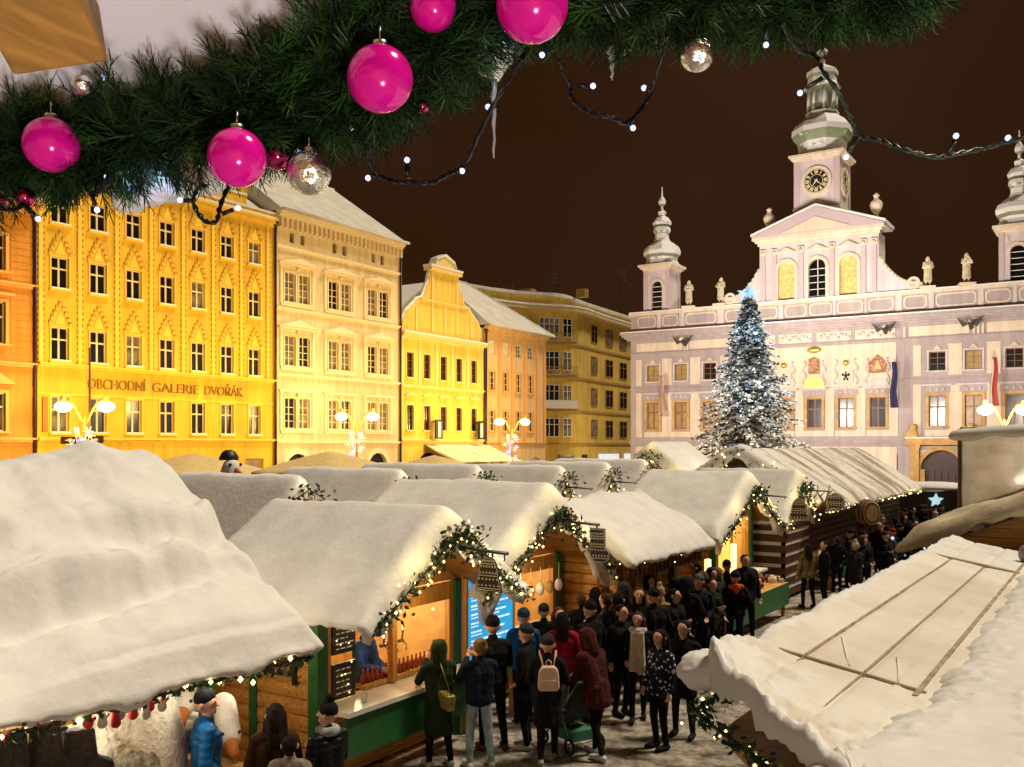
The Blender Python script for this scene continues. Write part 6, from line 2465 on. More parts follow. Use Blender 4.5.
far = [(-6.9, 28.2, 'person in a black coat walking away past the small goods table', BLK, 'hair_short', HB),
       (-6.3, 28.9, 'person in a brown jacket in the far crowd, behind the white bobble hat', BRN, 'beanie', BLK),
       (-5.6, 29.3, 'person in a long khaki coat with a maroon hat in the far crowd', (.07, .06, .02), 'bobble', (.2, .015, .02)),
       (-7.0, 30.6, 'person in a navy coat under the streaked roof edge', NAVY, 'hair_long', HD),
       (-6.0, 30.9, 'person with a grey hood in the far crowd', CHAR, 'hood', CHAR),
       (-5.2, 31.2, 'person in a black parka at the right of the far crowd', BLK, 'hood', BLK),
       (-6.6, 32.4, 'person in a cream hat in the far crowd', BLK, 'beanie', (.5, .42, .3)),
       (-5.6, 33.0, 'person in a purple jacket in the far crowd', (.05, .02, .06), 'hair_short', HD),
       (-4.9, 33.6, 'person in a dark coat with fair hair in the far crowd', BLK, 'hair_long', (.4, .26, .1)),
       (-6.9, 34.4, 'person in a pink jacket near the far end of the streaked roof', (.5, .2, .2), 'bobble', (.5, .3, .3)),
       (-6.1, 35.2, 'person in a bright red coat in the far crowd', (.5, .01, .015), 'beanie', BLK),
       (-5.3, 35.8, 'person in an olive jacket far down the aisle', OLIVE, 'beanie', CHAR),
       (-4.6, 36.3, 'person in a long dark coat at the far right of the aisle', BLK, 'hair_short', HD),
       (-6.7, 37.4, 'person in a grey coat far down the aisle', CHAR, 'hair_long', HB),
       (-5.8, 38.2, 'person with a white hat far down the aisle', BLK, 'bobble', WHT),
       (-5.0, 39.0, 'person in a blue jacket far down the aisle', (.02, .05, .14), 'beanie', NAVY),
       (-6.4, 40.4, 'person with a rust coloured hood far down the aisle', BRN, 'hood', (.2, .06, .02)),
       (-5.4, 41.6, 'person in black with fair hair far down the aisle', BLK, 'hair_short', (.35, .22, .09)),
       (-4.6, 42.4, 'person in a dark green coat farthest down the aisle', (.01, .03, .02), 'beanie', (.02, .05, .03))]
for k, (x, y, lab, c, hk, hc) in enumerate(far):
    person(x, y, (AWAY, 40, -70, AWAY, 120, -160)[k % 6], 1.6+.05*((k*7) % 5), lab, c, BLK, BLK, ('pockets', 'down', 'cup')[k % 3], (.6, .84)[k % 2], 1.15, head=(hk, hc), group='visitors in the far crowd')
dense = [(-7.9, 13.3, 'person in a dark hat pressed close to the second stall counter', BLK, 'beanie', CHAR), (-6.55, 15.5, 'person in a black coat just right of the tall black pair', BLK, 'hair_short', HD),
         (-7.35, 15.1, 'person in a dark hood between the tall black pair and the orange jacket', CHAR, 'hood', CHAR), (-7.95, 15.2, 'person in black with long dark hair, close to the far end of the second stall', BLK, 'hair_long', HD),
         (-6.7, 17.0, 'person in a dark navy coat with a grey hat, middle of the crowd', NAVY, 'beanie', (.1, .1, .1)), (-7.3, 17.3, 'person in a black coat and black hood behind the golden beige coat', BLK, 'hood', BLK),
         (-7.0, 18.5, 'person in a charcoal hooded parka by the goods table', CHAR, 'hood', CHAR), (-7.4, 18.6, 'person in a dark brown coat bending to the trinkets', BRN, 'hair_short', HD),
         (-7.3, 20.2, 'person in a black parka and beanie beside the broad person', BLK, 'beanie', BLK), (-7.0, 15.0, 'person with brown hair in black, hidden among the tall coats', BLK, 'hair_long', HB),
         (-7.9, 14.6, 'person in a dark jacket at the far end of the second stall', BLK, 'hair_short', HB), (-6.6, 13.5, 'person in a black coat left of the long cream scarf', BLK, 'hair_short', HD),
         (-6.9, 13.0, 'person in black with a black hat behind the pushchair', BLK, 'beanie', BLK)]
for k, (x, y, lab, c, hk, hc) in enumerate(dense):
    person(x, y, (AWAY, 60, -100, -170, 20)[k % 5], 1.64+.045*((k*7) % 5), lab, c, BLK, BLK, ('pockets', 'cup', 'down')[k % 3], (.6, .84)[k % 2], 1.15, head=(hk, hc))
rnd_ = random.Random(77)
for k in range(34):
    y = 27.5+16*(k+rnd_.random())/34
    x = -6.9+2.5*rnd_.random()-.03*(y-28)
    person(x, y, rnd_.choice((AWAY, 40, -80, 100, -170)), rnd_.uniform(1.6, 1.85), 'person in plain black winter clothes deep in the packed far crowd', rnd_.choice((BLK, CHAR, BLK, NAVY)), BLK, BLK, ('pockets', 'down', 'cup')[k % 3], (.6, .84)[k % 2], 1.15,
           head=(rnd_.choice(('hair_short', 'beanie', 'hood', 'hair_long')), rnd_.choice((BLK, HD, CHAR, HB))), group='black clad people of the packed far crowd')
v = at_stall(SB, .02, .5, 0)
person(v.x, v.y, 110, 1.74, 'stallholder in a blue hooded top and grey cap behind the drinks counter', (.05, .14, .5), BLK, BLK, 'serve', .88, 1.12, head=('beanie', CHAR), group='stallholders', z=.1)

# ---- what people carry
def carry():
    CRM_L = mat('cream_leather', (.68, .5, .4), .45, var=.08)
    o = (-6.46, 10.98)
    t = thing('backpack', 'small cream leather backpack worn over the long black coat', 'backpack', (o[0], o[1], 1.02), R(AWAY))
    m = MB()
    pts = [(-.13, 0), (.13, 0), (.145, .06), (.13, .26), (.08, .33), (-.08, .33), (-.13, .26), (-.145, .06)]
    m.prism(pts, .2, .3)
    b = m.build('bag', CRM_L, t)
    md = b.modifiers.new('b', 'BEVEL')
    md.width = .03
    md.segments = 3
    m = MB()
    m.prism([(-.09, .05), (.09, .05), (.09, .15), (-.09, .15)], .3, .325)
    p = m.build('pocket', CRM_L, t)
    m = MB()
    m.tube([(-.03, .25, .33), (-.035, .25, .38), (0, .25, .41), (.035, .25, .38), (.03, .25, .33)], .009, 6)
    m.build('handle', CRM_L, t)
    for s in (-1, 1):
        m = MB()
        m.tube([(s*.07, .2, .31), (s*.1, .12, .44), (s*.11, 0, .47), (s*.12, -.12, .36)], .013, 6)
        m.build('strap', CRM_L, t)
    t = thing('shoulder_bag', 'mustard green shoulder bag hanging on the long green coat', 'bag', (-7.36, 9.93, .82), R(-30))
    m = MB()
    m.prism([(-.14, 0), (.14, 0), (.15, .2), (-.15, .2)], -.05, .05)
    m.prism([(-.15, .1), (.15, .1), (.155, .21), (-.155, .21)], -.062, .062)
    o_ = m.build('bag', mat('mustard_leather', (.2, .16, .03), .5, var=.2), t)
    md = o_.modifiers.new('b', 'BEVEL')
    md.width = .015
    m = MB()
    m.tube([(-.14, 0, .2), (-.2, -.02, .5), (-.22, .0, .62)], .008, 5)
    m.tube([(.14, 0, .2), (.02, -.06, .5), (-.15, -.05, .62)], .008, 5)
    m.build('strap', mat('mustard_leather', (.2, .16, .03), .5), t)
    # pushchair
    t = thing('pushchair', 'dark folding pushchair with an olive hood before the maroon jacket', 'pushchair', (-6.5, 11.72, 0), R(-115))
    MT = mat('grey_tube', (.35, .35, .34), .35, .8, var=0)
    f = MB()
    for s in (-1, 1):
        f.tube([(s*.22, .42, 1.02), (s*.22, .1, .62), (s*.22, -.35, .12)], .014, 6)
        f.tube([(s*.22, -.1, .75), (s*.22, .3, .12)], .014, 6)
        f.tube([(s*.22, -.2, .45), (s*.22, .1, .42)], .012, 6)
    f.tube([(-.22, .42, 1.02), (.22, .42, 1.02)], .02, 7)
    f.tube([(-.22, .3, .14), (.22, .3, .14)], .012, 6)
    f.build('frame', MT, t)
    for x, y, r in ((-.22, -.36, .1), (.22, -.36, .1), (-.26, .3, .12), (.26, .3, .12)):
        m = MB()
        for k in range(16):
            a, b = 2*math.pi*k/16, 2*math.pi*(k+1)/16
            m.tube([(x, y+(r-.02)*math.cos(a), r+(r-.02)*math.sin(a)), (x, y+(r-.02)*math.cos(b), r+(r-.02)*math.sin(b))], .02, 6)
        w = m.build('wheel', BLACK, t)
        m = MB()
        m.cap((x-.015, y, r), (x+.015, y, r), .03, .03)
        for k in range(5):
            a = 2*math.pi*k/5
            m.tube([(x, y, r), (x, y+(r-.03)*math.cos(a), r+(r-.03)*math.sin(a))], .007, 5)
        m.build('spokes', MT, w)
    m = MB()
    m.prism([(-.2, .4), (.2, .4), (.2, .46), (-.2, .46)], -.28, .1)
    m.add([(-.2, .08, .46), (.2, .08, .46), (.2, .28, .95), (-.2, .28, .95), (-.2, .12, .44), (.2, .12, .44), (.2, .32, .93), (-.2, .32, .93)], [(0, 1, 2, 3), (4, 7, 6, 5), (0, 3, 7, 4), (1, 5, 6, 2), (3, 2, 6, 7)])
    m.build('seat', BLACK, t)
    m = MB()
    vs = []
    n, k = 8, 10
    for i in range(n+1):
        th = R(10+105*i/n)
        for j in range(k+1):
            a = math.pi*j/k
            vs.append((.23*math.cos(a), .22-.42*math.sin(a)*math.sin(th), .68+.42*math.sin(a)*math.cos(th)))
    fs = [(i*(k+1)+j, i*(k+1)+j+1, (i+1)*(k+1)+j+1, (i+1)*(k+1)+j) for i in range(n) for j in range(k)]
    m.add(vs, fs, 0, True)
    h = m.build('hood', mat('olive_canvas', (.16, .13, .07), .85, var=.2), t)
    md = h.modifiers.new('s', 'SOLIDIFY')
    md.thickness = .012
    m = MB()
    m.prism([(-.2, .16), (.2, .16), (.2, .3), (-.2, .3)], -.1, .28)
    m.build('basket', mat('green_basket', (.03, .16, .09), .7), t)
carry()

# ---- statues on the balustrade
STW = mat('weathered_statue', (.62, .55, .42), .8, var=.25, scale=3, bump=.4, tint2=(.42, .34, .2))
for k, (x, pose, lean, lab) in enumerate(((5.5, 'hold', 0, 'stone statue nearest the left onion turret, on the balustrade'), (8.4, 'serve', -4, 'stone statue next to the curved scroll left of the clock gable'),
                                    (24.9, 'cup', 4, 'stone statue next to the curved scroll right of the clock gable'), (27.6, 'phone', 0, 'stone statue nearest the right onion turret, arms raised'))):
    person(THX+x, THY+.2, 8, 2.3, lab, pose=pose, hem=.3, bulk=1.35, lean=lean, head=('hair_long', STW), group='statues on the balustrade', z=16.35, mats=[STW]*6)
    o = [q for q in bpy.data.objects if q.name.startswith('person') and q.parent is None][-1]
for o in list(COL.objects):
    if o.get('group') == 'statues on the balustrade':
        o.name = 'statue'
        o['category'] = 'statue'
        m = MB()
        m.box(-.42, .42, -.36, .36, -.2, .03)
        p = m.build('plinth', CRM, o)
# ------------------------------------------------------------------ christmas tree, lamps, parasols
def leaf_mat():
    return mat('spruce_green', (.02, .05, .022), .7, var=.5, scale=3)
def christmas_tree():
    t = thing('christmas_tree', 'tall snowy christmas tree with white and blue lights and a pale blue star', 'christmas tree', (-19.7, 58.5, 0))
    rnd = random.Random(11)
    H, top = 13.2, 13.4
    m = MB()
    m.tube([(0, 0, 0), (0, 0, 6), (.05, 0, 12.9)], [.28, .2, .03], 8)
    m.build('trunk', mat('spruce_bark', (.08, .05, .035), .9), t)
    g, wb, cb, sn = MB(), MB(), MB(), MB()
    nb = 1050
    for i in range(nb):
        f = (i/nb)
        z = 2.4+(top-2.4)*f**.85
        rad = (3.85*(1-(z-2.4)/(top-2.2))**.85+.12)*rnd.uniform(.5, 1.2)
        a = i*2.39996+rnd.uniform(-.4, .4)
        d = Vector((math.cos(a), math.sin(a), 0))
        sag = rad*rnd.uniform(.1, .3)
        n = max(5, int(rad*7))
        for k in range(n):
            q = (k+rnd.random())/n
            if q < .12:
                continue
            c = Vector((0, 0, z))+d*rad*q+Vector((0, 0, -sag*q*q+.15*q))
            w = .34*(1.05-q*.55)
            side = Vector((-d.y, d.x, 0))
            for s in (-1, 1):
                tip = c+side*s*w*rnd.uniform(.7, 1.3)+d*w*rnd.uniform(.4, .9)+Vector((0, 0, -w*rnd.uniform(.1, .7)))
                e = Vector((rnd.uniform(-1, 1), rnd.uniform(-1, 1), rnd.uniform(-.3, 1))).normalized()*.1
                snow = rnd.random() < .56
                mb = sn if snow else g
                up = Vector((0, 0, .05)) if snow else Vector((0, 0, 0))
                mb.add([c+up-e*.4, (c+tip)/2+up+e, tip+up, (c+tip)/2+up-e], [(0, 1, 2, 3)])
            if rnd.random() < .09 and q > .5:
                p = c+Vector((rnd.uniform(-.1, .1), rnd.uniform(-.1, .1), .08))
                cold = rnd.random() < (.25+.6*(z-3)/10)
                (cb if cold else wb).octa(p, rnd.uniform(.028, .05))
    g.build('crown', leaf_mat(), t, recalc=False)
    sn.build('snow', SNOW, t, recalc=False)
    wb.build('warm_light_string', glow('tree_warm_bulb', (1, .8, .5), 3), t, recalc=False)['kind'] = 'stuff'
    cb.build('cold_light_string', glow('tree_cold_bulb', (.3, .6, 1), 3), t, recalc=False)['kind'] = 'stuff'
    for k in range(6):
        a = R(60*k)
        for z, pw, c in ((4.2, 130, (1, .82, .6)), (8, 90, (.8, .9, 1)), (11.5, 36, (.45, .7, 1))):
            rr = 4.6*(1-(z-2.4)/11.5)+.7
            inner_light(t, (rr*math.cos(a), rr*math.sin(a), z), pw, c, .2)
    s = MB()
    pts = []
    for k in range(10):
        r_ = .75 if k % 2 == 0 else .3
        a = math.pi/2+math.pi*k/5
        pts.append((r_*math.cos(a), r_*math.sin(a)))
    vs = [(x, 0, z) for x, z in pts]+[(0, -.2, 0), (0, .2, 0)]
    s.add(vs, [(i, (i+1) % 10, 10) for i in range(10)]+[((i+1) % 10, i, 11) for i in range(10)])
    s.build('star', glow('star_glow', (.16, .55, .9), .9), t, (0, -.1, 13.75), R(25))
christmas_tree()

def decor_sprig(root, x, z0, h):
    """the snowflake lights hung on a lamp post"""
    m1, m2 = glow('flake_violet', (.55, .42, 1), 1.1), glow('flake_warm', (1, .6, .3), 1.0)
    rnd = random.Random(int(x*100+z0))
    for k in range(10):
        cx, cz = x+rnd.uniform(-.6, .6)+.3*k/10, z0+h*k/10
        r_ = rnd.uniform(.2, .32)
        mb = MB()
        for q in range(6):
            t = R(60*q)
            mb.tube([(0, 0, 0), (r_*math.cos(t), 0, r_*math.sin(t))], .025, 4)
        mb.build('snowflake_light', m1 if k % 2 else m2, root, (cx, -.12, cz))
    for q in range(3):
        a = MB()
        a.tube([(x+.3-.2*q, -.1, z0-.5), (x+.1*q, -.1, z0+h*.5), (x+.1*q-.2, -.1, z0+h)], .02, 4)
        a.build('light_stem', m1, root)

def street_lamp(x, y, label, sprig=True, signs=False, flood=True):
    t = thing('street_lamp', label, 'street lamp', (x, y, 0), R(33), 'double armed lamps along the square')
    LP = mat('ochre_lamp_metal', (.62, .38, .06), .45, .3, var=.15)
    m = MB()
    m.lathe([(.22, 0), (.22, .5), (.14, .7), (.1, 1.2), (.085, 5.6), (.05, 5.75)], 0, 0, 10)
    m.build('pole', LP, t)
    for s in (-1, 1):
        a = MB()
        pts = []
        for k in range(9):
            u = k/8
            pts.append((s*(.05+1.1*u), 0, 5.3+1.35*math.sin(u*math.pi*.62)+0*u))
        a.tube(pts, [.07-.003*k for k in range(9)], 7)
        e = pts[-1]
        a.lathe([(.06, e[2]-.02), (.14, e[2]+.05), (.16, e[2]+.25), (.1, e[2]+.35)], e[0], 0, 8)
        arm = a.build('arm', LP, t)
        g = MB()
        g.ball((e[0], 0, e[2]-.24), .36, 0, 12, 8, (1.25, 1.25, .8))
        g.build('globe', glow('lamp_globe', (1, .86, .55), 7), t)
    if sprig:
        decor_sprig(t, -.3, 2.9, 2.3)
    if signs:
        b = MB()
        b.box(-1.25, -.25, -.1, -.06, 4.3, 4.7, 0)
        b.box(.15, 1.05, -.1, -.06, 4.35, 4.75, 0)
        for c in (-.75, .6):
            b.prism([(c-.28, 4.5), (c+.05, 4.62), (c+.2, 4.52), (c+.05, 4.42)], -.112, -.102, 1)
        b.build('direction_board', [mat('dark_board', (.05, .02, .012), .6), WHITE_PAINT], t)
    for q in (-1, 1):
        point_ = bpy.data.lights.new('globe_light', 'POINT')
        point_.energy = 420
        point_.color = (1, .62, .2)
        point_.shadow_soft_size = .3
        lo = bpy.data.objects.new('globe_light', point_)
        COL.objects.link(lo)
        lo.parent = t
        lo.location = (q*1.15, -.1, 5.75)
    return t
street_lamp(-47, 30.7, 'double armed street lamp in front of the tall yellow house, with two small boards', True, True)
street_lamp(-47, 52.4, 'double armed street lamp in front of the cream house')
street_lamp(-46, 71.9, 'double armed street lamp in front of the peach house')
street_lamp(-5.75, 63.0, 'double armed street lamp at the right before the town hall', False)

# tall dark mast in front of the yellow house
m = MB()
m.lathe([(.1, 0), (.07, 4), (.05, 9.6)], 0, 0, 8)
o = m.build('flag_mast', PIPE, None, (-47.6, 31.4, 0))
tag(o, 'thin dark mast rising beside the double lamp of the yellow house', 'mast')
# bracket lamp on the corner block
m = MB()
m.lathe([(.05, 0), (.05, 3.4)], 0, 0, 6)
o = thing('wall_lamp', 'small bright lamp by the lit shop of the ochre corner block', 'lamp', (-46.6, 100.2, 0))
m.build('pole', BLACK, o)
m = MB()
m.ball((0, 0, 3.7), .4, 0, 10, 7, (1, 1, .7))
m.build('globe', glow('lamp_globe', (1, .86, .55), 7), o)
inner_light(o, (.3, -.8, 3.7), 800, (1, .75, .35), .3)

def parasol(x, y, h, rad, label, c=(.8, .58, .24)):
    t = thing('parasol', label, 'parasol', (x, y, 0), 0, 'square parasols behind the stalls')
    m = MB()
    n, k = 32, 8
    vs = []
    for j in range(k+1):
        q = j/k
        for i in range(n):
            a = 2*math.pi*i/n
            cr = 1+.08*math.cos(4*a+math.pi)
            z = h-.85*q**1.15-.06*q*abs(math.sin(4*a))
            vs.append((max(.01, rad*q*cr)*math.cos(a), max(.01, rad*q*cr)*math.sin(a), z))
    b = len(vs)
    for i in range(n):
        v_ = vs[k*n+i]
        vs.append((v_[0], v_[1], v_[2]-.22))
    fs = [(j*n+i, j*n+(i+1) % n, (j+1)*n+(i+1) % n, (j+1)*n+i) for j in range(k+1) for i in range(n)]
    m.add(vs, fs, 0, True)
    o = m.build('canopy', mat('sand_canvas', c, .85, var=.12, bump=.2), t)
    md = o.modifiers.new('s', 'SOLIDIFY')
    md.thickness = .02
    m = MB()
    m.lathe([(.3, 0), (.3, .06), (.04, .1), (.035, h)], 0, 0, 8)
    m.build('pole', PINEZ, t)
    m = MB()
    for i in range(8):
        a = 2*math.pi*i/8
        m.tube([(0, 0, h-.05), (rad*.95*math.cos(a), rad*.95*math.sin(a), h-.92)], .015, 4)
    m.build('ribs', PINEZ, t)
parasol(-27.5, 29.0, 4.0, 2.9, 'sand coloured parasol behind the stalls, left of the cream house arches')
parasol(-25.6, 33.6, 3.8, 2.7, 'sand coloured parasol behind the stalls, below the middle of the cream house')
parasol(-33.5, 27.0, 3.9, 3.2, 'wide yellow-lit parasol at the far left behind the big snow roof')
parasol(-36.5, 22.0, 3.9, 3.4, 'wide yellow-lit parasol partly out of frame behind the big snow roof')

def white_goose():
    r = thing('goose_figure', 'big white goose figure with a dark eye looking over the snowy roofs', 'figure', (-19.9, 17.2, 2.95), R(85))
    r.scale = (1.25, 1.25, 1.15)
    m = MB()
    m.cap((0, 0, 0), (0, 0, .3), .32, .3, 18)
    m.cap((0, -.02, .3), (0, -.05, .62), .28, .19, 18)
    m.build('body', mat('white_felt', (.78, .76, .72), .8, var=.05), r)
    b = MB()
    b.cap((0, -.2, .55), (0, -.42, .46), .08, .03, 10)
    b.build('beak', mat('orange_felt', (.6, .2, .03), .85), r)
    for s in (-1, 1):
        e = MB()
        e.ball((s*.13, -.19, .68), .035)
        e.build('eye', BLACK, r)
    h = MB()
    h.lathe([(.2, .78), (.21, .84), (.13, .98), (.05, 1.02)], .02, .06, 12)
    h.build('hat', BLACK, r)
white_goose()

# barrel stand and dark kiosk near the far end
def extras():
    t = thing('barrel', 'striped wooden barrel lying on its cradle at the edge of the streaked roof', 'barrel', (-6.95, 32.4, 2.05), R(33))
    t.scale = (.72, .72, 1)
    m = MB()
    prof = [(.34, -.55), (.4, -.3), (.43, 0), (.4, .3), (.34, .55)]
    vs = []
    n = 20
    for r_, l in prof:
        for k in range(n):
            a = 2*math.pi*k/n
            vs.append((r_*math.cos(a), l, r_*math.sin(a)))
    fs = [(j*n+k, j*n+(k+1) % n, (j+1)*n+(k+1) % n, (j+1)*n+k) for j in range(4) for k in range(n)]+[tuple(range(n)), tuple(range(4*n, 5*n))]
    m.add(vs, fs)
    m.build('staves', mat('barrel_wood', (.3, .08, .04), .5, var=.3), t)
    for l, r_ in ((-.5, .36), (-.22, .42), (.22, .42), (.5, .36)):
        h = MB()
        pts = [(r_*math.cos(2*math.pi*k/n), l, r_*math.sin(2*math.pi*k/n)) for k in range(n+1)]
        h.tube(pts, .025, 5)
        h.build('hoop', CRM, t)
    h = MB()
    h.add([(.28*math.cos(2*math.pi*k/n), -.556, .28*math.sin(2*math.pi*k/n)) for k in range(n)], [tuple(range(n))])
    h.build('lid', mat('pale_lid', (.72, .55, .3), .6), t)
    c = MB()
    c.box(-.3, .3, -.4, .4, -.5, -.38)
    for x in (-.25, .25):
        for y in (-.35, .35):
            c.box(x-.04, x+.04, y-.04, y+.04, -2.0, -.5)
    c.build('cradle', PINE_D, t)
    # reindeer head on the hut
    t = thing('reindeer_figure', 'dark reindeer head with branching antlers on the front of the dark brown hut', 'figure', (-7.35, 28.0, 2.35), R(60))
    m = MB()
    m.cap((0, 0, 0), (0, -.25, .2), .1, .11)
    m.cap((0, -.25, .2), (0, -.5, .08), .1, .06)
    m.build('head', PINE_D, t)
    m = MB()
    for s in (-1, 1):
        m.tube([(s*.06, -.2, .3), (s*.2, -.15, .5), (s*.24, -.18, .75)], [.03, .025, .015], 5)
        m.tube([(s*.2, -.15, .5), (s*.36, -.2, .6)], [.022, .012], 5)
        m.tube([(s*.13, -.17, .42), (s*.1, -.3, .55)], [.02, .012], 5)
    m.build('antlers', PINE_D, t)
    # dark kiosk before the portal
    t = thing('dark_kiosk', 'dark kiosk with a snowy top and a lit star before the portal', 'kiosk', (-8.0, 46.5, 0))
    m = MB()
    m.box(-1.6, 2.6, 0, 2.4, 0, 2.2)
    m.build('wall', mat('near_black_boards', (.03, .02, .016), .6), t)
    m = MB()
    m.ball((.7, 1.2, 2.25), 1.9, 0, 20, 10, (1.0, .7, .16))
    m.build('snow_cover', SNOW, t)
    m = MB()
    pts = []
    for k in range(10):
        r_ = .34 if k % 2 == 0 else .16
        a = math.pi/2+math.pi*k/5
        pts.append((1.0+r_*math.cos(a), 1.75+r_*math.sin(a)))
    m.prism(pts, -.12, -.04)
    m.build('star', glow('white_star', (.45, .75, .8), .9), t)
    # white standing sack and litter bin beside the near right stall
    m = MB()
    t = thing('litter_bin', 'dark litter bin with a grey liner at the near corner of the boarded stall', 'bin', (-2.85, 6.35, 0))
    m.lathe([(.26, 0), (.3, .8), (.31, .95)], 0, 0, 16)
    m.build('bin', BLACK, t)
    m = MB()
    m.lathe([(.32, .7), (.33, .96), (.27, .99), (.24, .8)], 0, 0, 16)
    m.build('liner', mat('grey_liner', (.12, .15, .18), .4, var=.4, scale=9, bump=.8, bscale=12), t)
extras()
# ------------------------------------------------------------------ the eave the camera looks out from
CAMP = Vector((0, 0, 4.25))
FWDV, RGT = Vector((-.539, .842, 0)), Vector((.842, .539, 0))
def spot_at(px, py, Y):
    """place measured on the photograph: px, py at Y metres ahead"""
    return CAMP+RGT*((px-512)/950*Y)+FWDV*Y+Vector((0, 0, (445-py)/950*Y))

def foreground():
    WHITE_BOARD = mat('white_soffit', (.88, .87, .93), .6, var=.05, scale=3)
    # white boarded underside of the eave, sloping up and away from the camera side
    t = thing('eave', 'white eave with a wooden rafter end, right above the camera', 'eave', (0, 0, 0))
    a, b = spot_at(-130, 172, 1.3), spot_at(330, 10, 1.3)
    dirv = (b-a).normalized()
    up = Vector((0, 0, 1))
    outw = (FWDV*.35+up*.95).normalized()
    m = MB()
    c_, d_ = b+outw*.9-FWDV*.9, a+outw*.9-FWDV*.9
    back = (-FWDV*.75+up*.66).normalized()
    def sheet(p, q, r_, s_, th):
        n = (q-p).cross(s_-p).normalized()*th
        vs = [p, q, r_, s_, p+n, q+n, r_+n, s_+n]
        m.add(vs, [(0, 1, 2, 3), (7, 6, 5, 4), (0, 4, 5, 1), (1, 5, 6, 2), (2, 6, 7, 3), (3, 7, 4, 0)])
    sheet(a, b, b+back*.8, a+back*.8, .03)
    m.build('soffit', WHITE_BOARD, t)
    # rafter: a square timber running back over the camera
    r_ = MB()
    e = spot_at(58, 42, 1.05)
    ax = (spot_at(-120, -330, .72)-e).normalized()
    s1 = (RGT*.93+up*.28).normalized()
    s1 = (s1-ax*s1.dot(ax)).normalized()
    s2 = ax.cross(s1).normalized()
    hw, hh = .05, .042
    vs = []
    for q in (0, .7):
        for (i, j) in ((-1, -1), (1, -1), (1, 1), (-1, 1)):
            vs.append(e+ax*q+s1*i*hw+s2*j*hh)
    r_.add(vs, [(0, 1, 2, 3), (7, 6, 5, 4), (0, 4, 5, 1), (1, 5, 6, 2), (2, 6, 7, 3), (3, 7, 4, 0)])
    o = r_.build('rafter', wood('golden_rafter', (.5, .26, .06), 'Y', 3, .5), t)
    md = o.modifiers.new('b', 'BEVEL')
    md.width = .006
    md.segments = 3

    # back wall of the lookout stall behind the camera, seen mirrored in the balls
    w = MB()
    for k in range(16):
        z = 2.6+.18*k
        p0, p1 = -FWDV*2.0-RGT*2.2, -FWDV*2.0+RGT*2.4
        n_ = -FWDV*.03
        w.add([Vector((q.x, q.y, zz)) for zz in (z, z+.172) for q in (p0, p1, p1+n_, p0+n_)], [(0, 1, 2, 3), (4, 7, 6, 5), (0, 4, 5, 1), (1, 5, 6, 2), (2, 6, 7, 3), (3, 7, 4, 0)])
    w.build('back_wall', PALE_IN, t)

    # the fir garland, a rope of twigs
    gpath = [(-60, 175, 42), (0, 150, 40), (60, 144, 42), (120, 138, 44), (180, 130, 46), (240, 114, 48), (300, 100, 50), (350, 92, 50), (400, 62, 52), (450, 40, 46), (500, 6, 28), (560, -2, 22), (620, 10, 22), (680, 0, 22), (740, 4, 20), (800, -4, 22), (850, -6, 22), (890, -14, 18), (920, -20, 12)]
    t = thing('fir_garland', 'thick dark green fir garland hanging along the eave above the camera', 'garland', (0, 0, 0))
    rnd = random.Random(21)
    g = MB()
    st = MB()
    base = []
    for (x0, y0, r0), (x1, y1, r1) in zip(gpath, gpath[1:]):
        n = 26
        for k in range(n):
            u = k/n
            base.append((x0+(x1-x0)*u, y0+(y1-y0)*u, r0+(r1-r0)*u))
    st.tube([spot_at(x, y, 1.3) for x, y, r in base[::6]], .014, 6)
    g2 = [(240, 92, 26), (300, 66, 36), (345, 40, 44), (390, 22, 46), (450, 8, 38), (500, -10, 26)]
    for (x0, y0, r0), (x1, y1, r1) in zip(g2, g2[1:]):
        for k in range(26):
            u = k/26
            base.append((x0+(x1-x0)*u, y0+(y1-y0)*u, r0+(r1-r0)*u))
    cnt = 0
    for (x, y, r) in base:
        if 478 < x < 506:          # a gap where snow and a blue bulb show
            continue
        big = r > 40
        for q in range(9 if big else 6):
            # twig: starts near the rope and points outwards
            Y = 1.3+rnd.uniform(-.13, .13)
            rr = rnd.uniform(0, r*.55)
            an = rnd.uniform(0, 2*math.pi)
            s = spot_at(x+rr*math.cos(an), y+rr*math.sin(an), Y)
            d = (RGT*(math.cos(an)+rnd.uniform(-.6, .6))+up*(-math.sin(an)-.25+rnd.uniform(-.5, .5))+FWDV*rnd.uniform(-.9, .9)).normalized()
            L = rnd.uniform(.04, .07)*(1 if big else .95)
            tip = s+d*L+Vector((0, 0, -.01))
            st.add([s, s+Vector((.0018, 0, 0)), tip], [(0, 1, 2)])
            perp = d.cross(Vector((rnd.uniform(-1, 1), rnd.uniform(-1, 1), rnd.uniform(-1, 1)))).normalized()
            perp2 = d.cross(perp)
            nn = 34
            for k in range(nn):
                u = (k+.5)/nn
                ph = k*2.4
                o_ = perp*math.cos(ph)+perp2*math.sin(ph)
                p = s+d*L*u
                nd = (o_*.75+d*.85).normalized()
                nl = rnd.uniform(.022, .034)*(1-.3*u)
                w = d.cross(o_).normalized()*.0009
                e1 = p+nd*nl
                g.add([p-w, p+w, e1+w*.5, e1-w*.5], [(0, 1, 2, 3)], 1 if (q*7+k//34) % 5 == 0 else 0)
                cnt += 1
    g.build('needles', [NEEDLE_FG, mat('fresh_needles', (.03, .10, .014), .5, var=.4, spec=.25)], t, recalc=False)
    st.build('twigs', mat('twig_brown', (.05, .03, .015), .8), t, recalc=False)

    # glass balls
    MAG = mat('magenta_ball', (.80, .006, .36), .14, .15, var=0, spec=.6)
    MAGM = mat('metallic_pink_ball', (.72, .06, .32), .1, 1, var=0)
    SIL = mat('silver_ball', (.95, .93, .88), .22, 1, var=0, bump=.3, bscale=60)
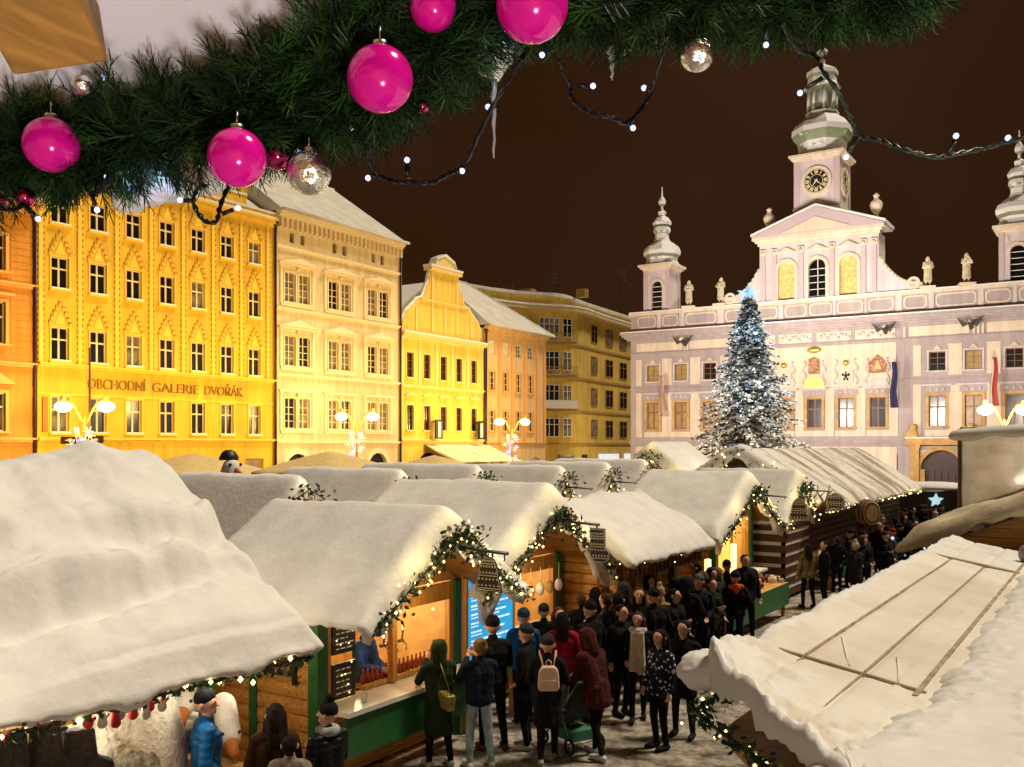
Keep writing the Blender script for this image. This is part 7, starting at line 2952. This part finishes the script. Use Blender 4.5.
    PAL = mat('pale_frosted_ball', (.62, .45, .42), .35, .2, var=.1)
    CAPM = mat('ball_cap', (.55, .5, .4), .3, 1, var=0)
    balls = [(380, 79, 33, 1.12, MAG, 'large magenta ball, lowest at the middle of the garland'),
             (433, 8, 23, 1.15, MAG, 'magenta ball cut by the top edge, between two larger ones'),
             (532, 6, 36, 1.1, MAG, 'largest magenta ball, at the top centre'),
             (51, 145, 27, 1.15, MAG, 'magenta ball at the left end of the garland'),
             (237, 158, 29, 1.12, MAG, 'magenta ball hanging between a frosted and a metallic pink ball'),
             (277, 155, 15, 1.2, MAGM, 'metallic pink ball beside the biggest silver ball'),
             (25, 197, 10, 1.2, MAGM, 'small metallic pink ball at the far left, under the magenta one'),
             (2, 200, 6, 1.22, MAGM, 'tiny metallic pink ball at the left edge'),
             (422, 106, 7, 1.2, MAGM, 'tiny metallic pink ball below the large magenta ball'),
             (309, 173, 22, 1.14, SIL, 'biggest silver mirror ball, right of the pink ones'),
             (697, 55, 16.5, 1.18, SIL, 'silver mirror ball hanging under the thin part of the garland'),
             (82, 85, 10, 1.12, SIL, 'small silver ball just under the rafter end'),
             (199, 164, 19, 1.22, PAL, 'frosted pale pink ball half behind a magenta one'),
             (281, 128, 9, 1.22, SIL, 'tiny silver ball among the needles above the pink ones')]
    for x, y, r, Y, mt, lab in balls:
        b = thing('glass_ball', lab, 'bauble', spot_at(x, y, Y), 0, 'glass balls on the fir garland')
        rad = r/950*Y
        m = MB()
        m.ball((0, 0, 0), rad, 0, 40, 24)
        m.build('ball', mt, b)
        m = MB()
        m.lathe([(rad*.22, rad*.93), (rad*.22, rad*1.13), (rad*.1, rad*1.16)], 0, 0, 12)
        m.tube([(0, 0, rad*1.15), (0, 0, rad*1.6)], .001, 5)
        m.build('cap', CAPM, b)
    # cones, snow and icicles in the garland
    for k, (x, y, w, h) in enumerate(((494, 34, 24, 50), (132, 188, 22, 26), (170, 186, 36, 14), (215, 180, 30, 12), (620, 50, 14, 6), (150, 193, 20, 12))):
        m = MB()
        c = spot_at(x, y, 1.33)
        m.ball((0, 0, 0), w/950*1.33, 0, 20, 14, (1, .7, h/w))
        for i in range(len(m.v)):
            p = Vector(m.v[i])
            m.v[i] = tuple(p*(1+.4*noise.noise(p*40+Vector((k*9, 0, 0)))))
        o = m.build('snow_lump', SNOW, None, c)
        tag(o, ['tallest snow lump wedged in the garland under the largest ball', 'snow lump at the lower left edge of the garland', 'flat snow lump over the yellow house', 'flat snow lump left of the frosted ball', 'thin snow lump under the right part of the garland', 'small snow lump beside the lower left one'][k], 'snow')
    for k, (x, y, L) in enumerate(((494, 80, 78), (612, 52, 28), (888, 0, 22), (960, -12, 10))):
        m = MB()
        Y = 1.3
        n = 9
        m.tube([(.001*math.sin(q*2.1), 0, -L/950*Y*q/n) for q in range(n+1)], [.0045*(1-q/n*.7)*(1+.25*math.sin(q*4)) for q in range(n+1)], 8)
        ice = mat('ice', (.75, .78, .8), .12, var=.1, spec=.8)
        ice.node_tree.nodes['Principled BSDF'].inputs['Transmission Weight'].default_value = .5
        o = m.build('icicle', ice, None, spot_at(x, y, Y))
        tag(o, ['longest icicle hanging below the garland at the middle', 'short icicle under the right part of the garland', 'short icicle at the top right end of the garland', 'tiny icicle at the top right corner'][k], 'icicle')
    # light strings: black twisted flex with small cold bulbs
    FLEX = mat('black_flex', (.006, .006, .007), .4, var=0)
    FLEXG = mat('green_flex', (.02, .035, .03), .4, var=0)
    strings = [
        ('loose loop of black light flex left of centre under the garland', [(368, 150), (376, 172), (392, 181), (410, 182), (430, 183), (448, 174), (464, 166), (476, 140), (496, 100), (515, 70), (528, 48)], [((368, 178), (376, 175)), ((407, 160), (408, 178)), ((462, 171), (455, 172)), ((488, 107), (498, 106))], FLEX),
        ('loose loop of black light flex right of the largest ball', [(560, 60), (570, 85), (572, 98), (590, 112), (612, 118), (628, 122), (648, 98), (660, 60), (666, 40)], [((593, 86), (577, 86)), ((633, 128), (626, 122)), ((644, 88), (650, 90)), ((542, 55), (552, 52))], FLEX),
        ('light flex running right across the town hall tower', [(782, 24), (798, 50), (815, 56), (824, 72), (840, 95), (852, 120), (858, 136), (880, 140), (905, 150), (935, 157), (955, 154), (985, 148), (1030, 136)], [((800, 93), (822, 78)), ((846, 157), (858, 138)), ((956, 136), (950, 153)), ((1008, 138), (1012, 142)), ((766, 45), (767, 25))], FLEXG),
        ('small loop of black light flex before the tall yellow house', [(206, 186), (197, 190), (194, 204), (204, 220), (216, 221), (220, 206), (228, 186)], [((180, 200), (194, 201)), ((238, 208), (222, 214))], FLEX),
        ('short loop of black light flex at the left part of the garland', [(82, 170), (84, 182), (92, 195), (100, 190), (108, 182), (106, 172)], [((97, 210), (92, 195)), ((107, 177), (104, 184))], FLEX),
        ('short black light flex at the far left over the orange house', [(-8, 205), (10, 210), (25, 205), (30, 212)], [((38, 219), (28, 208))], FLEX),
        ('thin light flex inside the thick part of the garland', [(20, 150), (90, 140), (150, 158), (220, 140), (262, 150), (330, 125), (392, 110), (430, 84)], [((66, 150), (64, 144)), ((120, 172), (124, 152)), ((205, 150), (208, 143)), ((298, 152), (296, 138)), ((352, 128), (350, 120)), ((412, 104), (408, 98)), ((102, 78), (98, 84))], FLEX),
    ]
    for k, (lab, pts, bl, fm) in enumerate(strings):
        Y = 1.17 if k < 6 else 1.22
        t = thing('light_string', lab, 'light string', spot_at(*pts[0], Y), 0, 'light strings on the fir garland')
        org = spot_at(*pts[0], Y)
        P = [spot_at(x, y, Y+.03*math.sin(i*1.3))-org for i, (x, y) in enumerate(pts)]
        sm = []
        for i in range(len(P)-1):
            p0, p1, p2, p3 = P[max(i-1, 0)], P[i], P[i+1], P[min(i+2, len(P)-1)]
            for q in range(8):
                u = q/8
                sm.append(.5*((2*p1)+(p2-p0)*u+(2*p0-5*p1+4*p2-p3)*u*u+(3*p1-p0-3*p2+p3)*u**3))
        sm.append(P[-1])
        m = MB()
        for ph in (0, math.pi):
            m.tube([p+RGT*.0017*math.cos(i*.9+ph)+up*.0017*math.sin(i*.9+ph) for i, p in enumerate(sm)], .0019, 6)
        m.build('flex', fm, t)
        for (bx, by), (fx, fy) in bl:
            b0, b1 = spot_at(fx, fy, Y)-org, spot_at(bx, by, Y)-org
            m = MB()
            m.tube([b0, b0+(b1-b0)*.7], .003, 6)
            hs = m.build('bulb_holder', fm, t)
            m = MB()
            m.ball(tuple(b1), .0036, 0, 10, 8)
            m.build('bulb', COLD_BULB, hs)
    for p in ((494, 40), (135, 178), (165, 178)):
        l = bpy.data.lights.new('bulb_light', 'POINT')
        l.energy = .16
        l.color = (.35, .5, 1)
        l.shadow_soft_size = .006
        o = bpy.data.objects.new('bulb_light', l)
        COL.objects.link(o)
        o.location = spot_at(*p, 1.24)
foreground()
l = bpy.data.lights.new('stall_lamp', 'POINT')
l.energy = 135
l.color = (1, .88, .84)
l.shadow_soft_size = .12
o = bpy.data.objects.new('stall_lamp', l)
COL.objects.link(o)
o.location = CAMP-FWDV*.7+RGT*.5+Vector((0, 0, -.9))
# ------------------------------------------------------------------ world, lamps, camera
def build_light():
    w = bpy.data.worlds.new('World')
    SC.world = w
    w.use_nodes = True
    nt = w.node_tree
    bg = nt.nodes['Background']
    tc = nt.nodes.new('ShaderNodeTexCoord')
    n = nt.nodes.new('ShaderNodeTexNoise')
    n.inputs['Scale'].default_value = 2.2
    n.inputs['Detail'].default_value = 3
    nt.links.new(tc.outputs['Generated'], n.inputs['Vector'])
    cr = nt.nodes.new('ShaderNodeValToRGB')
    cr.color_ramp.elements[0].position = .35
    cr.color_ramp.elements[1].position = .72
    cr.color_ramp.elements[0].color = (.024, .0092, .0024, 1)
    cr.color_ramp.elements[1].color = (.038, .0155, .0075, 1)
    nt.links.new(n.outputs['Fac'], cr.inputs[0])
    bg.inputs['Strength'].default_value = 1
    nt.links.new(cr.outputs[0], bg.inputs['Color'])
    sky = nt.nodes.new('ShaderNodeTexSky')
    sky.sky_type = 'NISHITA'
    sky.sun_disc = False
    sky.sun_elevation = R(-8)
    sky.sun_rotation = R(160)
    b2 = nt.nodes.new('ShaderNodeBackground')
    b2.inputs['Strength'].default_value = .05
    nt.links.new(sky.outputs[0], b2.inputs['Color'])
    ad = nt.nodes.new('ShaderNodeAddShader')
    nt.links.new(bg.outputs[0], ad.inputs[0])
    nt.links.new(b2.outputs[0], ad.inputs[1])
    nt.links.new(ad.outputs[0], nt.nodes['World Output'].inputs[0])

    s = bpy.data.lights.new('night_fill', 'SUN')  # added night fill for general light on snow; no real source stands there
    s.energy = 3.5
    s.angle = R(10)
    s.color = (1, .87, .66)
    o = bpy.data.objects.new('fill_sun', s)
    COL.objects.link(o)
    d = Vector((-.34, -.36, -.87))
    o.rotation_euler = d.to_track_quat('-Z', 'Y').to_euler()

def spot(loc, target, power, col, ang=110, blend=.9, rad=.3):
    l = bpy.data.lights.new('flood', 'SPOT')
    l.energy = power
    l.color = col
    l.spot_size = R(ang)
    l.spot_blend = blend
    l.shadow_soft_size = rad
    o = bpy.data.objects.new('flood_light', l)
    COL.objects.link(o)
    o.location = loc
    o.rotation_euler = (Vector(target)-Vector(loc)).to_track_quat('-Z', 'Y').to_euler()
    return o

def point(loc, power, col, rad=.1):
    l = bpy.data.lights.new('lamp', 'POINT')
    l.energy = power
    l.color = col
    l.shadow_soft_size = rad
    o = bpy.data.objects.new('lamp_light', l)
    COL.objects.link(o)
    o.location = loc
    return o

build_light()
SODIUM = (1, .68, .20)
for y in (30, 42, 53, 66, 76):
    spot((-43.5, y, 7.0), (-51.6, y, 9), 2600, SODIUM, 150, 1, .5)
for y in (34, 52, 68):
    spot((-33, y, 12.0), (-51.6, y+3, 12), 8000, (1, .68, .26), 90, 1, 1)
for x in (-32, -23, -14, -6):
    spot((x, 60, 7.0), (x, 78.2, 10.5), 6500, (1, .87, .77), 150, 1, .5)
for x in (-26, -14):
    spot((x, 56, 7), (-20.8, 78.2, 25), 12000, (1, .88, .80), 70, 1, .6)

cam = bpy.data.cameras.new('camera')
co = bpy.data.objects.new('camera', cam)
COL.objects.link(co)
co.location = (0, 0, 4.25)
co.rotation_euler = (R(90), 0, math.atan2(.539, .842))
cam.sensor_width = 36
cam.lens = 950/1024*36
cam.shift_y = (445-383.5)/1024
cam.clip_start = .02
cam.clip_end = 2000
SC.camera = co
SC.view_settings.view_transform = 'Standard'
SC.view_settings.look = 'None'
SC.view_settings.exposure = 0
SC.view_settings.gamma = 1
SC.view_settings.use_curve_mapping = False
SC.cycles.use_denoising = True
SC.cycles.max_bounces = 6
SC.cycles.sample_clamp_indirect = 4
